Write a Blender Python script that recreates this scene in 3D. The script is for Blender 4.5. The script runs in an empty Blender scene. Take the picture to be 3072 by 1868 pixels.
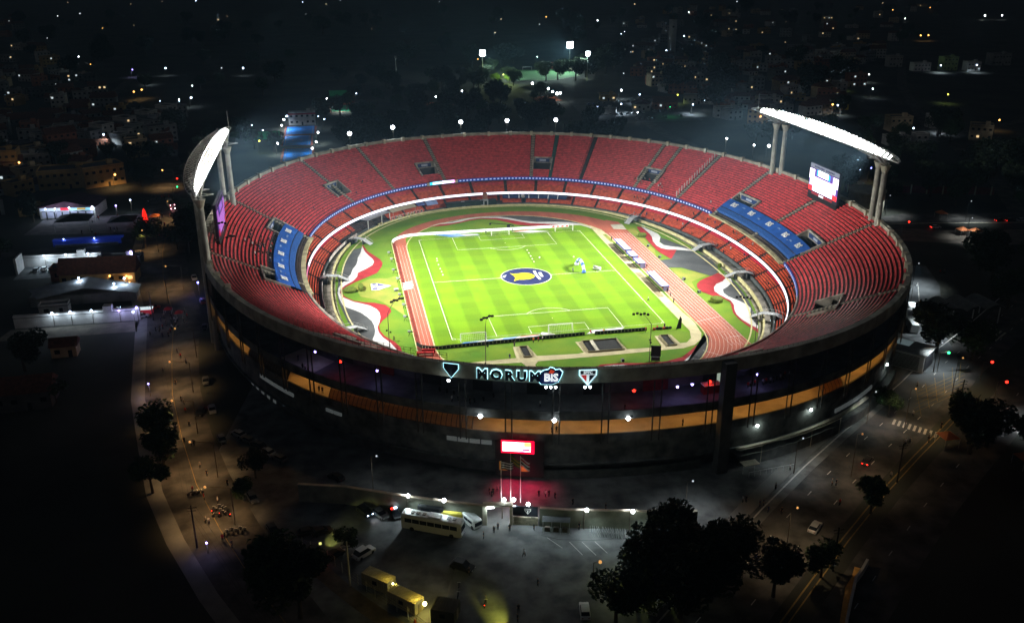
import bpy, bmesh, math, random
from mathutils import Vector, Matrix
random.seed(7)
S=bpy.context.scene; COL=S.collection
# ---------------------------------------------------------------- camera
cam=bpy.data.objects.new('camera',bpy.data.cameras.new('camera')); COL.objects.link(cam); S.camera=cam
yaw,pit,rol=.190507,.377107,-.00306288
F=Vector((math.sin(yaw)*math.cos(pit),math.cos(yaw)*math.cos(pit),-math.sin(pit)))
Rt=F.cross(Vector((0,0,1))).normalized(); Up=Rt.cross(F)
c,s=math.cos(rol),math.sin(rol); R2=Rt*c+Up*s; U2=Up*c-Rt*s
cam.matrix_world=Matrix(((R2.x,U2.x,-F.x,-64.587),(R2.y,U2.y,-F.y,-307.516),(R2.z,U2.z,-F.z,110.76),(0,0,0,1)))
cam.data.sensor_width=36; cam.data.lens=2740.88/3072*36; cam.data.clip_start=1; cam.data.clip_end=8000
# ---------------------------------------------------------------- world, exposure
W=bpy.data.worlds.new('World'); S.world=W; W.use_nodes=True
nt=W.node_tree; bg=nt.nodes['Background']; sky=nt.nodes.new('ShaderNodeTexSky'); sky.sky_type='NISHITA'; sky.sun_disc=False
sky.sun_elevation=math.radians(-2.1); sky.sun_rotation=math.radians(250); nt.links.new(sky.outputs[0],bg.inputs[0]); bg.inputs[1].default_value=.15
S.view_settings.view_transform='Standard'; S.view_settings.look='None'; S.view_settings.exposure=0; S.view_settings.gamma=1
S.cycles.use_denoising=True; S.cycles.max_bounces=4; S.cycles.diffuse_bounces=2; S.cycles.glossy_bounces=1; S.cycles.transmission_bounces=2; S.cycles.volume_bounces=0
S.cycles.sample_clamp_indirect=3; S.cycles.caustics_reflective=False; S.cycles.caustics_refractive=False; S.cycles.volume_step_rate=4
# ---------------------------------------------------------------- materials
MT={}
def mat(name,col,rough=.8,noise=0,scale=1.,em=None,es=0,metal=0,col2=None,stretch=None,nosample=False,bump=0):
    if name in MT: return MT[name]
    m=bpy.data.materials.new(name); m.use_nodes=True; n=m.node_tree; b=n.nodes['Principled BSDF']
    b.inputs['Base Color'].default_value=(*col,1); b.inputs['Roughness'].default_value=rough; b.inputs['Metallic'].default_value=metal
    b.inputs['Specular IOR Level'].default_value=.25
    if noise or col2:
        tc=n.nodes.new('ShaderNodeTexCoord'); mp=n.nodes.new('ShaderNodeMapping'); nz=n.nodes.new('ShaderNodeTexNoise'); nz.inputs['Scale'].default_value=scale; nz.inputs['Detail'].default_value=5
        if stretch: mp.inputs['Scale'].default_value=stretch
        n.links.new(tc.outputs['Object'],mp.inputs[0]); n.links.new(mp.outputs[0],nz.inputs[0])
        rp=n.nodes.new('ShaderNodeValToRGB'); c2=col2 or tuple(max(0,x*(1-noise)) for x in col); c1=col if col2 else tuple(min(1,x*(1+noise)) for x in col)
        rp.color_ramp.elements[0].position=.33; rp.color_ramp.elements[1].position=.67; rp.color_ramp.elements[0].color=(*c2,1); rp.color_ramp.elements[1].color=(*c1,1)
        n.links.new(nz.outputs[0],rp.inputs[0]); n.links.new(rp.outputs[0],b.inputs['Base Color'])
        if bump:
            bp=n.nodes.new('ShaderNodeBump'); bp.inputs['Strength'].default_value=bump; n.links.new(nz.outputs[0],bp.inputs['Height']); n.links.new(bp.outputs[0],b.inputs['Normal'])
    if em: b.inputs['Emission Color'].default_value=(*em,1); b.inputs['Emission Strength'].default_value=es
    if nosample: m.cycles.emission_sampling='NONE'
    MT[name]=m; return m
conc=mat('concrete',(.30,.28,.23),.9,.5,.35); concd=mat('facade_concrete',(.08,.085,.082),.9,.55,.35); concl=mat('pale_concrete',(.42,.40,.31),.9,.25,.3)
stepc=mat('terrace_concrete',(.045,.032,.028),.9,.5,.6); aisle_m=mat('aisle_concrete',(.33,.31,.23),.9,.3,1.)
seat_m=mat('red_seat',(.47,.046,.05),.55,.38,.7); seat_o=mat('orange_red_seat',(.46,.07,.03),.55,.38,.7); seat_l=mat('crimson_seat',(.46,.018,.04),.5,.3,2.)
dark_m=mat('dark_paint',(.012,.012,.014),.6); black=mat('black_rubber',(.006,.006,.006),.7); white=mat('white_paint',(.75,.75,.72),.5,.06,3.); whitem=mat('white_line',(.8,.82,.75),.8)
steel=mat('galvanised_steel',(.42,.44,.44),.45,.2,2.,metal=.4); steeld=mat('dark_steel',(.09,.075,.055),.6,.3,1.)
track_m=mat('track_red',(.36,.098,.058),.9,.16,.35,stretch=(1,.12,1)); trackd=mat('track_shade_red',(.15,.025,.015),.9,.2,.5); red_w=mat('painted_red_asphalt',(.27,.018,.022),.85,.16,.3)
white_w=mat('painted_white_asphalt',(.5,.5,.48),.85,.12,.35); gray_w=mat('gray_asphalt',(.062,.066,.066),.9,.28,.15); cream=mat('cream_concrete',(.52,.48,.24),.85,.2,.5); pathm=mat('path_concrete',(.46,.41,.24),.9,.16,.25)
blue_t=mat('blue_tarpaulin',(.016,.085,.34),.55,.22,.4); blue_d=mat('deep_blue_fabric',(.012,.05,.2),.6,.3,1.5)
asph=mat('asphalt',(.055,.052,.048),.92,.6,.22); pave=mat('pavement_concrete',(.15,.15,.14),.9,.3,.15); plaza=mat('plaza_asphalt',(.105,.108,.105),.9,.5,.25); earth=mat('ground_soil',(.03,.032,.025),.95,.5,.03)
glass=mat('dark_glass',(.012,.014,.018),.12); hedge=mat('hedge_green',(.09,.13,.012),.9,.4,3.,bump=.5)
leafA=mat('leaf_green',(.022,.045,.015),.8,.5,.6); leafB=mat('dark_leaf',(.013,.024,.011),.8,.5,.6); leafC=mat('lit_leaf',(.06,.1,.02),.8,.4,.6); bark=mat('bark',(.05,.04,.03),.9,.3,2.)  # palest leaf green stands in for lamplight on the foliage
skin=mat('skin',(.28,.16,.1),.6); hair=mat('dark_hair',(.012,.01,.009),.7)
def emi(name,col,st,ns=True): return mat(name,(0,0,0),.6,em=col,es=st,nosample=ns)
lampW=emi('lamp_white_glow',(.9,.95,1),26); lampC=emi('lamp_cool_glow',(.55,.7,1),16); lampA=emi('lamp_amber_glow',(1,.45,.1),9); lampV=emi('lamp_violet_glow',(.35,.25,1),14); lampR=emi('lamp_red_glow',(1,.02,.01),7); lampG=emi('lamp_green_glow',(.03,1,.25),5); lampY=emi('lamp_yellow_glow',(.8,.8,.1),6)
floodE=emi('floodlight_glow',(1,1,.96),60); ledW=mat('led_board_white',(.1,.1,.1),.5,em=(.92,.9,1),es=2.2); ledB=mat('led_board_blue',(0,.01,.05),.5,em=(.012,.07,.5),es=.45,nosample=True)
def grass(name,c1,c2,stripe=0,sc=.15,y0=1):
    m=mat(name,c1,.95,0,sc,col2=c2); 
    if stripe:
        n=m.node_tree; b=n.nodes['Principled BSDF']; tc=n.nodes.new('ShaderNodeTexCoord'); sp=n.nodes.new('ShaderNodeSeparateXYZ'); n.links.new(tc.outputs['Object'],sp.inputs[0])
        def band(out,w):
            a=n.nodes.new('ShaderNodeMath'); a.operation='MULTIPLY'; a.inputs[1].default_value=math.pi/w; n.links.new(sp.outputs[out],a.inputs[0])
            q=n.nodes.new('ShaderNodeMath'); q.operation='SINE'; n.links.new(a.outputs[0],q.inputs[0])
            r=n.nodes.new('ShaderNodeMapRange'); r.inputs[1].default_value=-.25; r.inputs[2].default_value=.25; n.links.new(q.outputs[0],r.inputs[0]); return r
        bx,by=band(0,5.5),band(1,5.5); ad=n.nodes.new('ShaderNodeMath'); ad.operation='MULTIPLY_ADD'; n.links.new(by.outputs[0],ad.inputs[0]); ad.inputs[1].default_value=.35; n.links.new(bx.outputs[0],ad.inputs[2])
        rp=[x for x in n.nodes if x.type=='VALTORGB'][0]
        mx=n.nodes.new('ShaderNodeMix'); mx.data_type='RGBA'; mx.blend_type='MULTIPLY'; mx.inputs[0].default_value=1
        mr=n.nodes.new('ShaderNodeMapRange'); mr.inputs[2].default_value=1.35; mr.inputs[3].default_value=.72; mr.inputs[4].default_value=1.0; n.links.new(ad.outputs[0],mr.inputs[0])
        n.links.new(rp.outputs[0],mx.inputs[6]); n.links.new(mr.outputs[0],mx.inputs[7]); n.links.new(mx.outputs[2],b.inputs['Base Color'])
    return m
grassP=grass('pitch_grass',(.152,.285,.0015),(.124,.262,.0015),1,.12); grassI=grass('infield_grass',(.14,.22,.012),(.075,.18,.01),0,.1); grassY=grass('dry_grass',(.26,.25,.045),(.15,.22,.025),0,.16)
# ---------------------------------------------------------------- mesh builder
class MB:
    def __init__(s): s.v=[]; s.f=[]; s.m=[]
    def add(s,vs,fs,mi=0):
        k=len(s.v); s.v+=[tuple(v) for v in vs]; s.f+=[tuple(i+k for i in f) for f in fs]; s.m+=[mi]*len(fs); return s
    def box(s,c,d,rz=0,mi=0):
        x,y,z=d[0]/2,d[1]/2,d[2]/2; cr,sr=math.cos(rz),math.sin(rz)
        P=[(a*x,b*y,e*z) for e in(-1,1) for b in(-1,1) for a in(-1,1)]
        return s.add([(c[0]+p[0]*cr-p[1]*sr,c[1]+p[0]*sr+p[1]*cr,c[2]+p[2]) for p in P],[(0,2,3,1),(4,5,7,6),(0,1,5,4),(2,6,7,3),(0,4,6,2),(1,3,7,5)],mi)
    def beam(s,a,b,w,h=None,mi=0):
        h=h or w; a=Vector(a); b=Vector(b); d=(b-a).normalized(); u=d.cross(Vector((0,0,1)))
        u=Vector((1,0,0)) if u.length<1e-3 else u.normalized(); v=u.cross(d)
        P=[p+u*(i*w/2)+v*(j*h/2) for p in(a,b) for j in(-1,1) for i in(-1,1)]
        return s.add(P,[(0,2,3,1),(4,5,7,6),(0,1,5,4),(2,6,7,3),(0,4,6,2),(1,3,7,5)],mi)
    def cone(s,a,b,r0,r1,n=8,mi=0,cap=True):
        a=Vector(a); b=Vector(b); d=(b-a).normalized(); u=d.cross(Vector((0,0,1))); u=Vector((1,0,0)) if u.length<1e-3 else u.normalized(); v=u.cross(d)
        P=[p+(u*math.cos(6.28319*i/n)+v*math.sin(6.28319*i/n))*r for p,r in((a,r0),(b,r1)) for i in range(n)]
        fs=[(i,(i+1)%n,n+(i+1)%n,n+i) for i in range(n)]
        if cap: fs+=[tuple(range(n-1,-1,-1)),tuple(range(n,2*n))]
        return s.add(P,fs,mi)
    def ball(s,c,r,n=8,mi=0,sc=(1,1,1)):
        m=n//2; P=[(c[0],c[1],c[2]-r*sc[2])]
        for j in range(1,m):
            q=math.pi*j/m
            P+=[(c[0]+r*sc[0]*math.sin(q)*math.cos(6.28319*i/n),c[1]+r*sc[1]*math.sin(q)*math.sin(6.28319*i/n),c[2]-r*sc[2]*math.cos(q)) for i in range(n)]
        P.append((c[0],c[1],c[2]+r*sc[2])); L=len(P)-1
        fs=[(0,1+(i+1)%n,1+i) for i in range(n)]+[(1+(m-2)*n+i,1+(m-2)*n+(i+1)%n,L) for i in range(n)]
        for j in range(m-2): fs+=[(1+j*n+i,1+j*n+(i+1)%n,1+(j+1)*n+(i+1)%n,1+(j+1)*n+i) for i in range(n)]
        return s.add(P,fs,mi)
    def strip(s,A,B,mi=0,closed=False):
        n=len(A); fs=[(i,(i+1)%n,n+(i+1)%n,n+i) for i in range(n if closed else n-1)]
        return s.add(list(A)+list(B),fs,mi)
    def loft(s,rings,mi=0,closed=False):
        for i in range(len(rings)-1): s.strip(rings[i],rings[i+1],mi,closed)
        return s
    def poly(s,pts,z=0,h=0,mi=0):
        P=[(p[0],p[1],z) for p in pts]; a=sum(P[i-1][0]*P[i][1]-P[i][0]*P[i-1][1] for i in range(len(P)))
        if a<0: P=P[::-1]
        n=len(P)
        if not h: return s.add(P,[tuple(range(n))],mi)
        s.add(P+[(p[0],p[1],z+h) for p in P],[tuple(range(n-1,-1,-1)),tuple(range(n,2*n))]+[(i,(i+1)%n,n+(i+1)%n,n+i) for i in range(n)],mi); return s
    def line(s,pts,w,z,h=0,mi=0,closed=False):
        n=len(pts); L=[];R=[]
        for i,p in enumerate(pts):
            a=pts[i-1] if (i or closed) else p; b=pts[(i+1)%n] if (i<n-1 or closed) else p
            d=Vector((b[0]-a[0],b[1]-a[1])).normalized(); L.append((p[0]-d.y*w/2,p[1]+d.x*w/2)); R.append((p[0]+d.y*w/2,p[1]-d.x*w/2))
        zz=z+h
        s.strip([(x,y,zz) for x,y in R],[(x,y,zz) for x,y in L],mi,closed)
        if h:
            s.strip([(x,y,z) for x,y in R],[(x,y,zz) for x,y in R],mi,closed); s.strip([(x,y,zz) for x,y in L],[(x,y,z) for x,y in L],mi,closed)
        return s
    def ob(s,name,mats,parent=None,loc=None,smooth=False,**kw):
        me=bpy.data.meshes.new(name); me.from_pydata([tuple(v) for v in s.v],[],s.f)
        for m in (mats if isinstance(mats,(list,tuple)) else [mats]): me.materials.append(m)
        if len(me.materials)>1: me.polygons.foreach_set('material_index',s.m)
        if smooth: me.polygons.foreach_set('use_smooth',[True]*len(me.polygons))
        me.update(); return link(name,me,parent,loc,**kw)
def link(name,data,parent=None,loc=None,rz=0,sc=None,label=None,cat=None,group=None,kind=None):
    o=bpy.data.objects.new(name,data); COL.objects.link(o)
    if parent: o.parent=parent
    if loc is not None: o.location=loc
    if rz: o.rotation_euler[2]=rz
    if sc: o.scale=(sc,)*3 if isinstance(sc,(int,float)) else sc
    tag(o,label,cat,group,kind); return o
def tag(o,label=None,cat=None,group=None,kind=None):
    for k,v in(('label',label),('category',cat),('group',group),('kind',kind)):
        if v: o[k]=v
    return o
def thing(name,label,cat,loc=(0,0,0),rz=0,group=None,sc=None): return link(name,None,None,loc,rz,sc,label,cat,group)
def copy(o,loc=None,rz=None,label=None,group=None,sc=None,par=None,mats=None):
    r=o.copy(); COL.objects.link(r)
    if par: r.parent=par
    if loc is not None: r.location=loc
    if rz is not None: r.rotation_euler=(0,0,rz)
    if sc: r.scale=(sc,)*3 if isinstance(sc,(int,float)) else sc
    if label: r['label']=label
    if group: r['group']=group
    for ch in o.children: 
        k=copy(ch,par=r); 
        if mats and ch.name.split('.')[0] in mats:
            k.material_slots[0].link='OBJECT'; k.material_slots[0].material=mats[ch.name.split('.')[0]]
    return r
def light(kind,loc,power,col,parent=None,size=.3,aim=None,cone=None,blend=.5):
    d=bpy.data.lights.new('light',kind); d.energy=power; d.color=col; d.shadow_soft_size=size
    if cone: d.spot_size=math.radians(cone); d.spot_blend=blend
    o=bpy.data.objects.new('lamp_light',d); COL.objects.link(o); o.location=loc
    if parent: o.parent=parent
    if aim is not None: o.rotation_euler=(Vector(aim)-Vector(loc)).to_track_quat('-Z','Y').to_euler()
    return o
def text(name,txt,size,m,parent,mw,ext=.05,bold=0):
    cu=bpy.data.curves.new(name,'FONT'); cu.body=txt; cu.size=size; cu.extrude=ext; cu.offset=bold; cu.align_x='CENTER'; cu.align_y='CENTER'; cu.resolution_u=2
    t=bpy.data.objects.new('t',cu); COL.objects.link(t); dg=bpy.context.evaluated_depsgraph_get(); me=bpy.data.meshes.new_from_object(t.evaluated_get(dg)); bpy.data.objects.remove(t)
    me.materials.clear(); me.materials.append(m); o=bpy.data.objects.new(name,me); COL.objects.link(o)
    if parent: o.parent=parent
    o.matrix_local=mw; return o
def frame(o,x,y,z=None):   # matrix with origin o, x axis, y axis
    x=Vector(x).normalized(); y=Vector(y); z=x.cross(y).normalized(); y=z.cross(x)
    return Matrix(((x.x,y.x,z.x,o[0]),(x.y,y.y,z.y,o[1]),(x.z,y.z,z.z,o[2]),(0,0,0,1)))
# bowl curve
def P(t,a,k=25.2,n=2.16,cx=3.5,cy=0):
    t=math.radians(t); c,s=math.cos(t),math.sin(t)
    return (cx+a*math.copysign(abs(c)**(2/n),c),cy+(a+k)*math.copysign(abs(s)**(2/n),s))
def P3(t,a,z,k=25.2): p=P(t,a,k); return (p[0],p[1],z)
def rg(a,b,n): return [a+(b-a)*i/n for i in range(n+1)]
def arc(t0,t1,a,z,k=25.2,step=1.5):
    n=max(1,int(abs(t1-t0)/step+.5)); return [P3(t,a,z,k) for t in rg(t0,t1,n)]
def tang(t,a,k=25.2):  # tangent (direction of increasing t) and outward normal
    p,q=Vector(P(t-.2,a,k)),Vector(P(t+.2,a,k)); d=(q-p).normalized(); return d,Vector((d.y,-d.x))
def band(mb,t0,t1,prof,k=25.2,step=1.5,mi=0,cap=True):  # sweep (a,z) profile along the bowl
    n=max(1,int(abs(t1-t0)/step+.5)); ts=rg(t0,t1,n)
    for (a0,z0),(a1,z1) in zip(prof,prof[1:]): mb.strip([P3(t,a0,z0,k) for t in ts],[P3(t,a1,z1,k) for t in ts],mi)
    if cap and prof[0]==prof[-1]:
        for t in(t0,t1): mb.add([P3(t,a,z,k) for a,z in prof[:-1]],[tuple(range(len(prof)-1))],mi)
def boxprof(a0,a1,z0,z1): return [(a0,z0),(a0,z1),(a1,z1),(a1,z0),(a0,z0)]
# ================================================================ GROUND AND FIELD (structure)
G0=-1.0
def ground(name,pts,z,m): return MB().poly(pts,z).ob(name,m,kind='structure')
MB().poly([(-1800,-420),(2400,-420),(3200,3600),(-2200,3600)],G0).ob('ground',earth,kind='structure')
def ell(a,b,cx,cy,n,N=160):
    r=[]
    for i in range(N):
        t=6.283185*i/N; c,s=math.cos(t),math.sin(t); r.append((cx+a*math.copysign(abs(c)**(2/n),c),cy+b*math.copysign(abs(s)**(2/n),s)))
    return r
INF=ell(70.8,100,2.4,0,2.3)
o=MB(); o.poly(INF,-.02); o.strip([(x,y,-.02) for x,y in INF],[(x,y,-.7) for x,y in INF],0,True); o.ob('infield_ground',grassI,kind='structure')
mo=MB(); n=len(INF); outer=[P3(360*i/n,77.3,-.55,24.7) for i in range(n)]; mo.strip([(x,y,-.5) for x,y in INF],outer,0,True); mo.ob('moat_floor',conc,kind='structure')
def ring_line(a,b,cx,cy,n,w,z,h,m,nm,i0=0,i1=160): 
    p=ell(a,b,cx,cy,n); MB().line([p[i%160] for i in range(i0,i1)],w,z,h,closed=(i1-i0>=160)).ob(nm,m,kind='structure')
ring_line(68.7,97.6,2.4,0,2.3,.45,-.02,.14,cream,'infield_kerb'); ring_line(72.6,98.9,2.9,0,2.3,.55,-.5,1.15,cream,'moat_kerb_wall')
def gs(name,pts,z,m): return ground(name,pts,z*.012,m)
# gray, white, red painted curves
LR=[(-56.8,51),(-55.4,42),(-52.8,35),(-51.1,30.8),(-50.4,26),(-50.9,22),(-53.1,14.7),(-57,10.5),(-61,6.5),(-64.5,1.9),(-66,-1),(-66.3,-4),(-65.4,-8),(-62.5,-12.6),(-59,-14.8),(-55.5,-16),(-52.1,-18.7),(-50.7,-22.5),(-50.7,-25.2),(-52,-29.2),(-54,-32.6),(-55.3,-36.5),(-55.2,-41),(-54,-45.5),(-51.5,-50.1),(-49.9,-55),(-49.7,-62),(-50.5,-70)]
LW=[(-57.1,49),(-56.3,41),(-55.1,36),(-53.8,31.3),(-53.5,28),(-54.3,24),(-57,20),(-60.1,16.1),(-60.4,12),(-62,7.5),(-64.9,3.4),(-66.6,-.5),(-66.9,-4),(-66.1,-8.3),(-62.8,-13.3),(-59.7,-16),(-57.2,-18.4),(-55.3,-21.8),(-54.5,-25.2),(-54.4,-29.5),(-55,-34),(-55.9,-38),(-55.7,-42),(-54.6,-46.5),(-52.6,-51),(-51.3,-56),(-51,-62),(-51.6,-70)]
LG=[(-57.4,47),(-58,41),(-59.4,34.2),(-59.7,30),(-60.3,25.8),(-61.7,21),(-62.6,15),(-64.5,10),(-66.2,5.5),(-67.4,1),(-67.7,-4),(-67.3,-9),(-66.3,-15.9),(-64.7,-19),(-62.6,-21.3),(-60.3,-24.6),(-58.6,-28.6),(-57.4,-32),(-56.8,-36),(-56.7,-40.5),(-57.1,-44),(-57.8,-47),(-58,-52),(-57.6,-62),(-57.4,-70)]
LO=[(-60.6,45),(-62.8,36),(-64.4,28),(-66,18),(-67.2,8),(-67.8,0),(-67.9,-6),(-67.4,-14),(-66.3,-22),(-65,-31),(-62.9,-40),(-60.6,-48),(-58.5,-54)]
gs('gray_asphalt_path',LG[:-3]+[(-58,-54)]+LO[::-1],1,gray_w); gs('white_painted_wave',LW+LG[::-1],2,white_w); gs('red_painted_wave',LR+LW[::-1],3,red_w)
R1R=[(59.4,53),(58.6,47),(58.2,40),(57.6,33),(57.2,25.7),(57,20),(57.3,16.2),(58.8,8.7),(65,19.3),(61.6,20.2),(59.6,22.5),(59,26),(59.5,32.2),(61,37.5),(61.6,42.2),(61.6,47),(61.5,53)]
R1W=[(61.5,53),(61.6,47),(61.6,42.2),(61,37.5),(59.5,32.2),(59,26),(59.6,22.5),(61.6,20.2),(65,19.3),(70.8,16),(71.3,17),(67.8,21.8),(64.2,24),(62,26.2),(61.7,30.4),(63,33.5),(64.6,37),(65,41.5),(63.9,46),(62.4,52)]
gs('red_painted_wave',R1R,3,red_w); gs('white_painted_wave',R1W,2,white_w)
gs('gray_asphalt_path',[(64,36),(62,30),(62.2,26.2),(64.2,24),(67.8,21.8),(71.3,17),(71.6,15.3),(71,18.8),(69.6,23),(67.9,27),(66.1,32.4)],1,gray_w)
gs('gray_asphalt_path',[(54,8.3),(58.8,8.7),(64.8,18.9),(68.4,18.7),(71.5,14.8),(73,9),(73.2,2.5),(72.4,-4),(70.6,-9),(67.7,-11.9),(65.9,-12.4),(58.9,-1.8),(54,-.9)],1.5,gray_w)
RW=[(70.1,-10),(70.6,-13),(70.3,-16.2),(68,-19),(64.6,-21.3),(62.4,-24.4),(61.2,-28),(61.5,-32),(62.9,-37.6),(62.4,-41.5),(60.8,-45.5),(59.6,-50),(59.5,-54.5),(60.2,-58.5),(61.2,-62.5)]
RR=[(66.5,-12.6),(63.5,-14.3),(60.2,-16.9),(57.8,-20),(56.6,-23.5),(56.6,-28),(58.6,-32.2),(61.4,-35.8),(62.1,-39),(60.9,-43),(59.2,-48),(58.6,-53.5),(58.9,-59),(59.9,-65.8)]
RG=[(71,-10.8),(71.8,-14),(71.9,-17.5),(70.7,-21),(67.6,-24.5),(64.7,-27),(63.6,-30),(63.7,-34),(65.4,-38),(66.8,-42),(66.6,-45.5),(65.1,-48.6),(63.6,-51.5),(62.7,-55),(62.2,-60.6)]
gs('gray_asphalt_path',RG+[(64.4,-55.7),(66.3,-48),(68.6,-39.8),(70.4,-31),(71.6,-22.5),(72.4,-15)],1,gray_w); gs('white_painted_wave',RW+RG[::-1],2,white_w); gs('red_painted_wave',RR+RW[::-1],3,red_w)
# dry grass patches
gs('dry_grass_patch',[(-50,8),(-46.6,10),(-46.5,-30),(-50.5,-20),(-55,-13),(-60,-9),(-62,2),(-56,9)],1.2,grassY); gs('dry_grass_patch',[(54.6,-2),(59,-3),(65,-12),(57,-17),(55.2,-26),(54.4,-20)],1.2,grassY); gs('dry_grass_patch',[(54.3,50),(58,52),(57.4,40),(56.2,20),(54.4,14)],1.2,grassY)
# running track
def cap(cx,cy,rx,ry,t0,t1,n=24): return [(cx+rx*math.cos(math.radians(t)),cy+ry*math.sin(math.radians(t))) for t in rg(t0,t1,n)]
inn=[(44,-57)]+cap(2.1,41,41.9,41.3,0,180)+[(-39.8,-60)]+cap(2.1,-57,41.9,38,184,360)
out=[(54,-57)]+cap(4.5,46,49.6,42.6,0,180)+[(-45.1,-60)]+cap(4.5,-60,49.6,45,180,360)
t=MB(); t.strip([(x,y,.045) for x,y in out],[(x,y,.045) for x,y in inn],0,True); t.ob('running_track',track_m,kind='structure')
gs('running_track',[(54.05,-40),(54.05,-73.6),(49.6,-72.4),(49.6,-60),(50,-40)],4.2,track_m); gs('running_track',[(54.05,62),(54.05,30),(48,30),(46,58),(49.5,66)],4.2,track_m)
gs('sand_pit',[(49.4,58.6),(54.6,58.4),(54,50),(48.9,52)],5,concl)
t=MB()
for i in range(9):
    f=i/8; x=44.15+9.8*f; t.line([(x,-56),(x,47)],.055,.06)
    t.line([(2.1+(41.9+9.7*f)*math.cos(q),(-57 if q<0 else 44)+(38+9*f if q<0 else 41+2.5*f)*math.sin(q)) for q in [math.radians(v) for v in rg(-100,0,26)]],.055,.06)
    if i>2: t.line([(x,-56),(x,-73.2)],.055,.06)
    if i<5: t.line([(-40-5*i/4.2,-56),(-40-5*i/4.2,46)],.045,.06)
t.line([(44,-53.5),(54,-50.5)],.12,.061); t.line([(44,46),(54,44)],.1,.061); t.line([(49.5,-67),(54,-66.6)],.1,.061); t.line([(38,-75),(44,-82)],.1,.061)
t.ob('track_lane_lines',whitem,kind='structure')
t=MB(); t.line(inn,.35,.05,.06,closed=True); t.line([(-45.3,50),(-45.3,-60)],.25,.05,.1); t.ob('track_kerb',cream,kind='structure')
gs('track_edge_shade',[(-44.9,50),(-43.9,50),(-43.9,-60),(-44.9,-60)],5,trackd)  # flat dark red strip stands in for the shaded wall along the track
gs('far_gray_path',[(-22,75.7),(-17.1,77.4),(-13,80.6),(-6.9,82.3),(2.1,82.2),(12,80.9),(22,77.5),(30,72),(36,64.5),(40.8,56),(41.5,50),(40.5,57.5),(37.5,62),(32,66),(26,67.8),(19,68.8),(14,72),(9.5,76.8),(5,80.3),(-2,81.6),(-7.5,81.2),(-13,79),(-17,76.2)],4.6,gray_w)
gs('far_white_wave',[(-28.3,71.2),(-22,75.7),(-17,76.2),(-13,79),(-7.5,81.2),(-2,81.6),(5,80.3),(9.5,76.8),(14,72),(19,68.8),(26,67.8),(32,66),(37.5,62),(40.5,57.5),(41.5,50),(40.4,54),(36,58.8),(30,62.5),(23,65.3),(16,67.6),(11.5,71.5),(7.5,75.5),(3,78.6),(-4,80.4),(-9,79),(-13,76.2),(-17.5,74.3),(-23,74)],4.7,white_w)
gs('far_red_wave',[(-28.6,70.2),(-23,74),(-17.5,74.3),(-13,76.2),(-9,79),(-4,80.4),(3,78.6),(7.5,75.5),(11.5,71.5),(16,67.6),(23,65.3),(29,63),(25,61.8),(16,63),(10,66.2),(6.5,71),(2.5,75.8),(-4,78.6),(-9,77),(-14,74),(-20,71.3)],4.8,red_w)
gs('near_gray_path',[(37.6,-70.8),(43.6,-66),(43.9,-62),(42.8,-68),(38.9,-76),(34,-81.5),(27,-86.5),(24,-86.5),(30.3,-82),(34.1,-77.4),(36.2,-73.8)],4.6,gray_w)
gs('near_white_wave',[(1,-84),(6.2,-79.6),(11.6,-79.8),(15.6,-82.3),(19.9,-84),(25,-83.4),(29.4,-81.2),(33.8,-76.7),(36.8,-72.4),(37.6,-70.8),(36.2,-73.8),(34.1,-77.4),(30.3,-82),(24,-87.5),(4,-88)],4.4,white_w)
gs('near_red_wave',[(0,-83.5),(5.4,-78.5),(11.9,-78.7),(18,-80),(24.5,-80.2),(30.1,-78.2),(34.3,-74.3),(37.6,-70.8),(37,-72.3),(33.8,-76.7),(29.4,-81.2),(25,-83.4),(19.9,-84),(15.6,-82.3),(11.6,-79.8),(6.2,-79.6),(1.5,-83.5)],4.5,red_w); gs('near_red_wave',[(-30,-77),(-22,-75.2),(-14,-77),(-13,-79),(-20,-82),(-30,-80)],4.5,red_w)
# inner field grass and pitch
IF=[(43.9,-57)]+cap(2.1,41,41.7,41,0,180)+[(-39.6,-60)]+cap(2.1,-57,41.7,37.8,184,360)
gs('inner_field_grass',IF,2.5,grassI)
gs('pitch',[(40,-62),(40,52),(39.2,56),(36.5,60.5),(30,61),(-34,60.5),(-37.5,58.5),(-39.3,55),(-39.5,-58.5),(36,-58.5)],5.6,grassP)
pa=MB()
pa.poly([(39.9,56.5),(42.8,48),(42.9,-28.9),(43.8,-33),(43.5,-54.7),(42.4,-62.7),(40.5,-67),(37.1,-70.6),(32.9,-72.3),(10,-72.9),(-11.7,-72.9),(-13,-75),(-13,-80),(-16,-80),(-15.9,-75),(-16.6,-72.8),(-36,-71.8),(-34.5,-70.1),(-17.5,-69.5),(-16.9,-61.4),(-12.3,-61.4),(-11.2,-69.2),(1,-70.1),(2.9,-69.5),(2.3,-61.5),(15.3,-61.5),(16.2,-69.8),(25.5,-70.2),(27,-69.3),(27.4,-61.9),(32.8,-62),(33.2,-68.6),(35.4,-68.4),(37.9,-65.5),(39.6,-60),(39.7,30)],.075)
pa.poly([(36.5,62),(39.9,56.5),(40.2,50),(44,44),(43.5,52),(40.6,58.5)],.078)
pa.ob('concrete_path',pathm,kind='structure')
t=MB(); 
for y0,y1 in((12.5,27.5),(1.8,6.5),(-9,-4),(-30,-14)): t.poly([(39.9,y0),(42.2,y0),(42.2,y1),(39.9,y1)],.09)
t.ob('dugout_pad',mat('pad',(.2,.17,.09),.9,.2,1.),kind='structure')
gs('technical_grass_patch',[(42.9,-28.5),(43.7,-30),(43.7,-52),(43,-45)],6.8,grassY); gs('technical_grass_patch',[(42,46),(43.8,42),(43.8,33),(42.2,34)],6.8,grassY)
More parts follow.
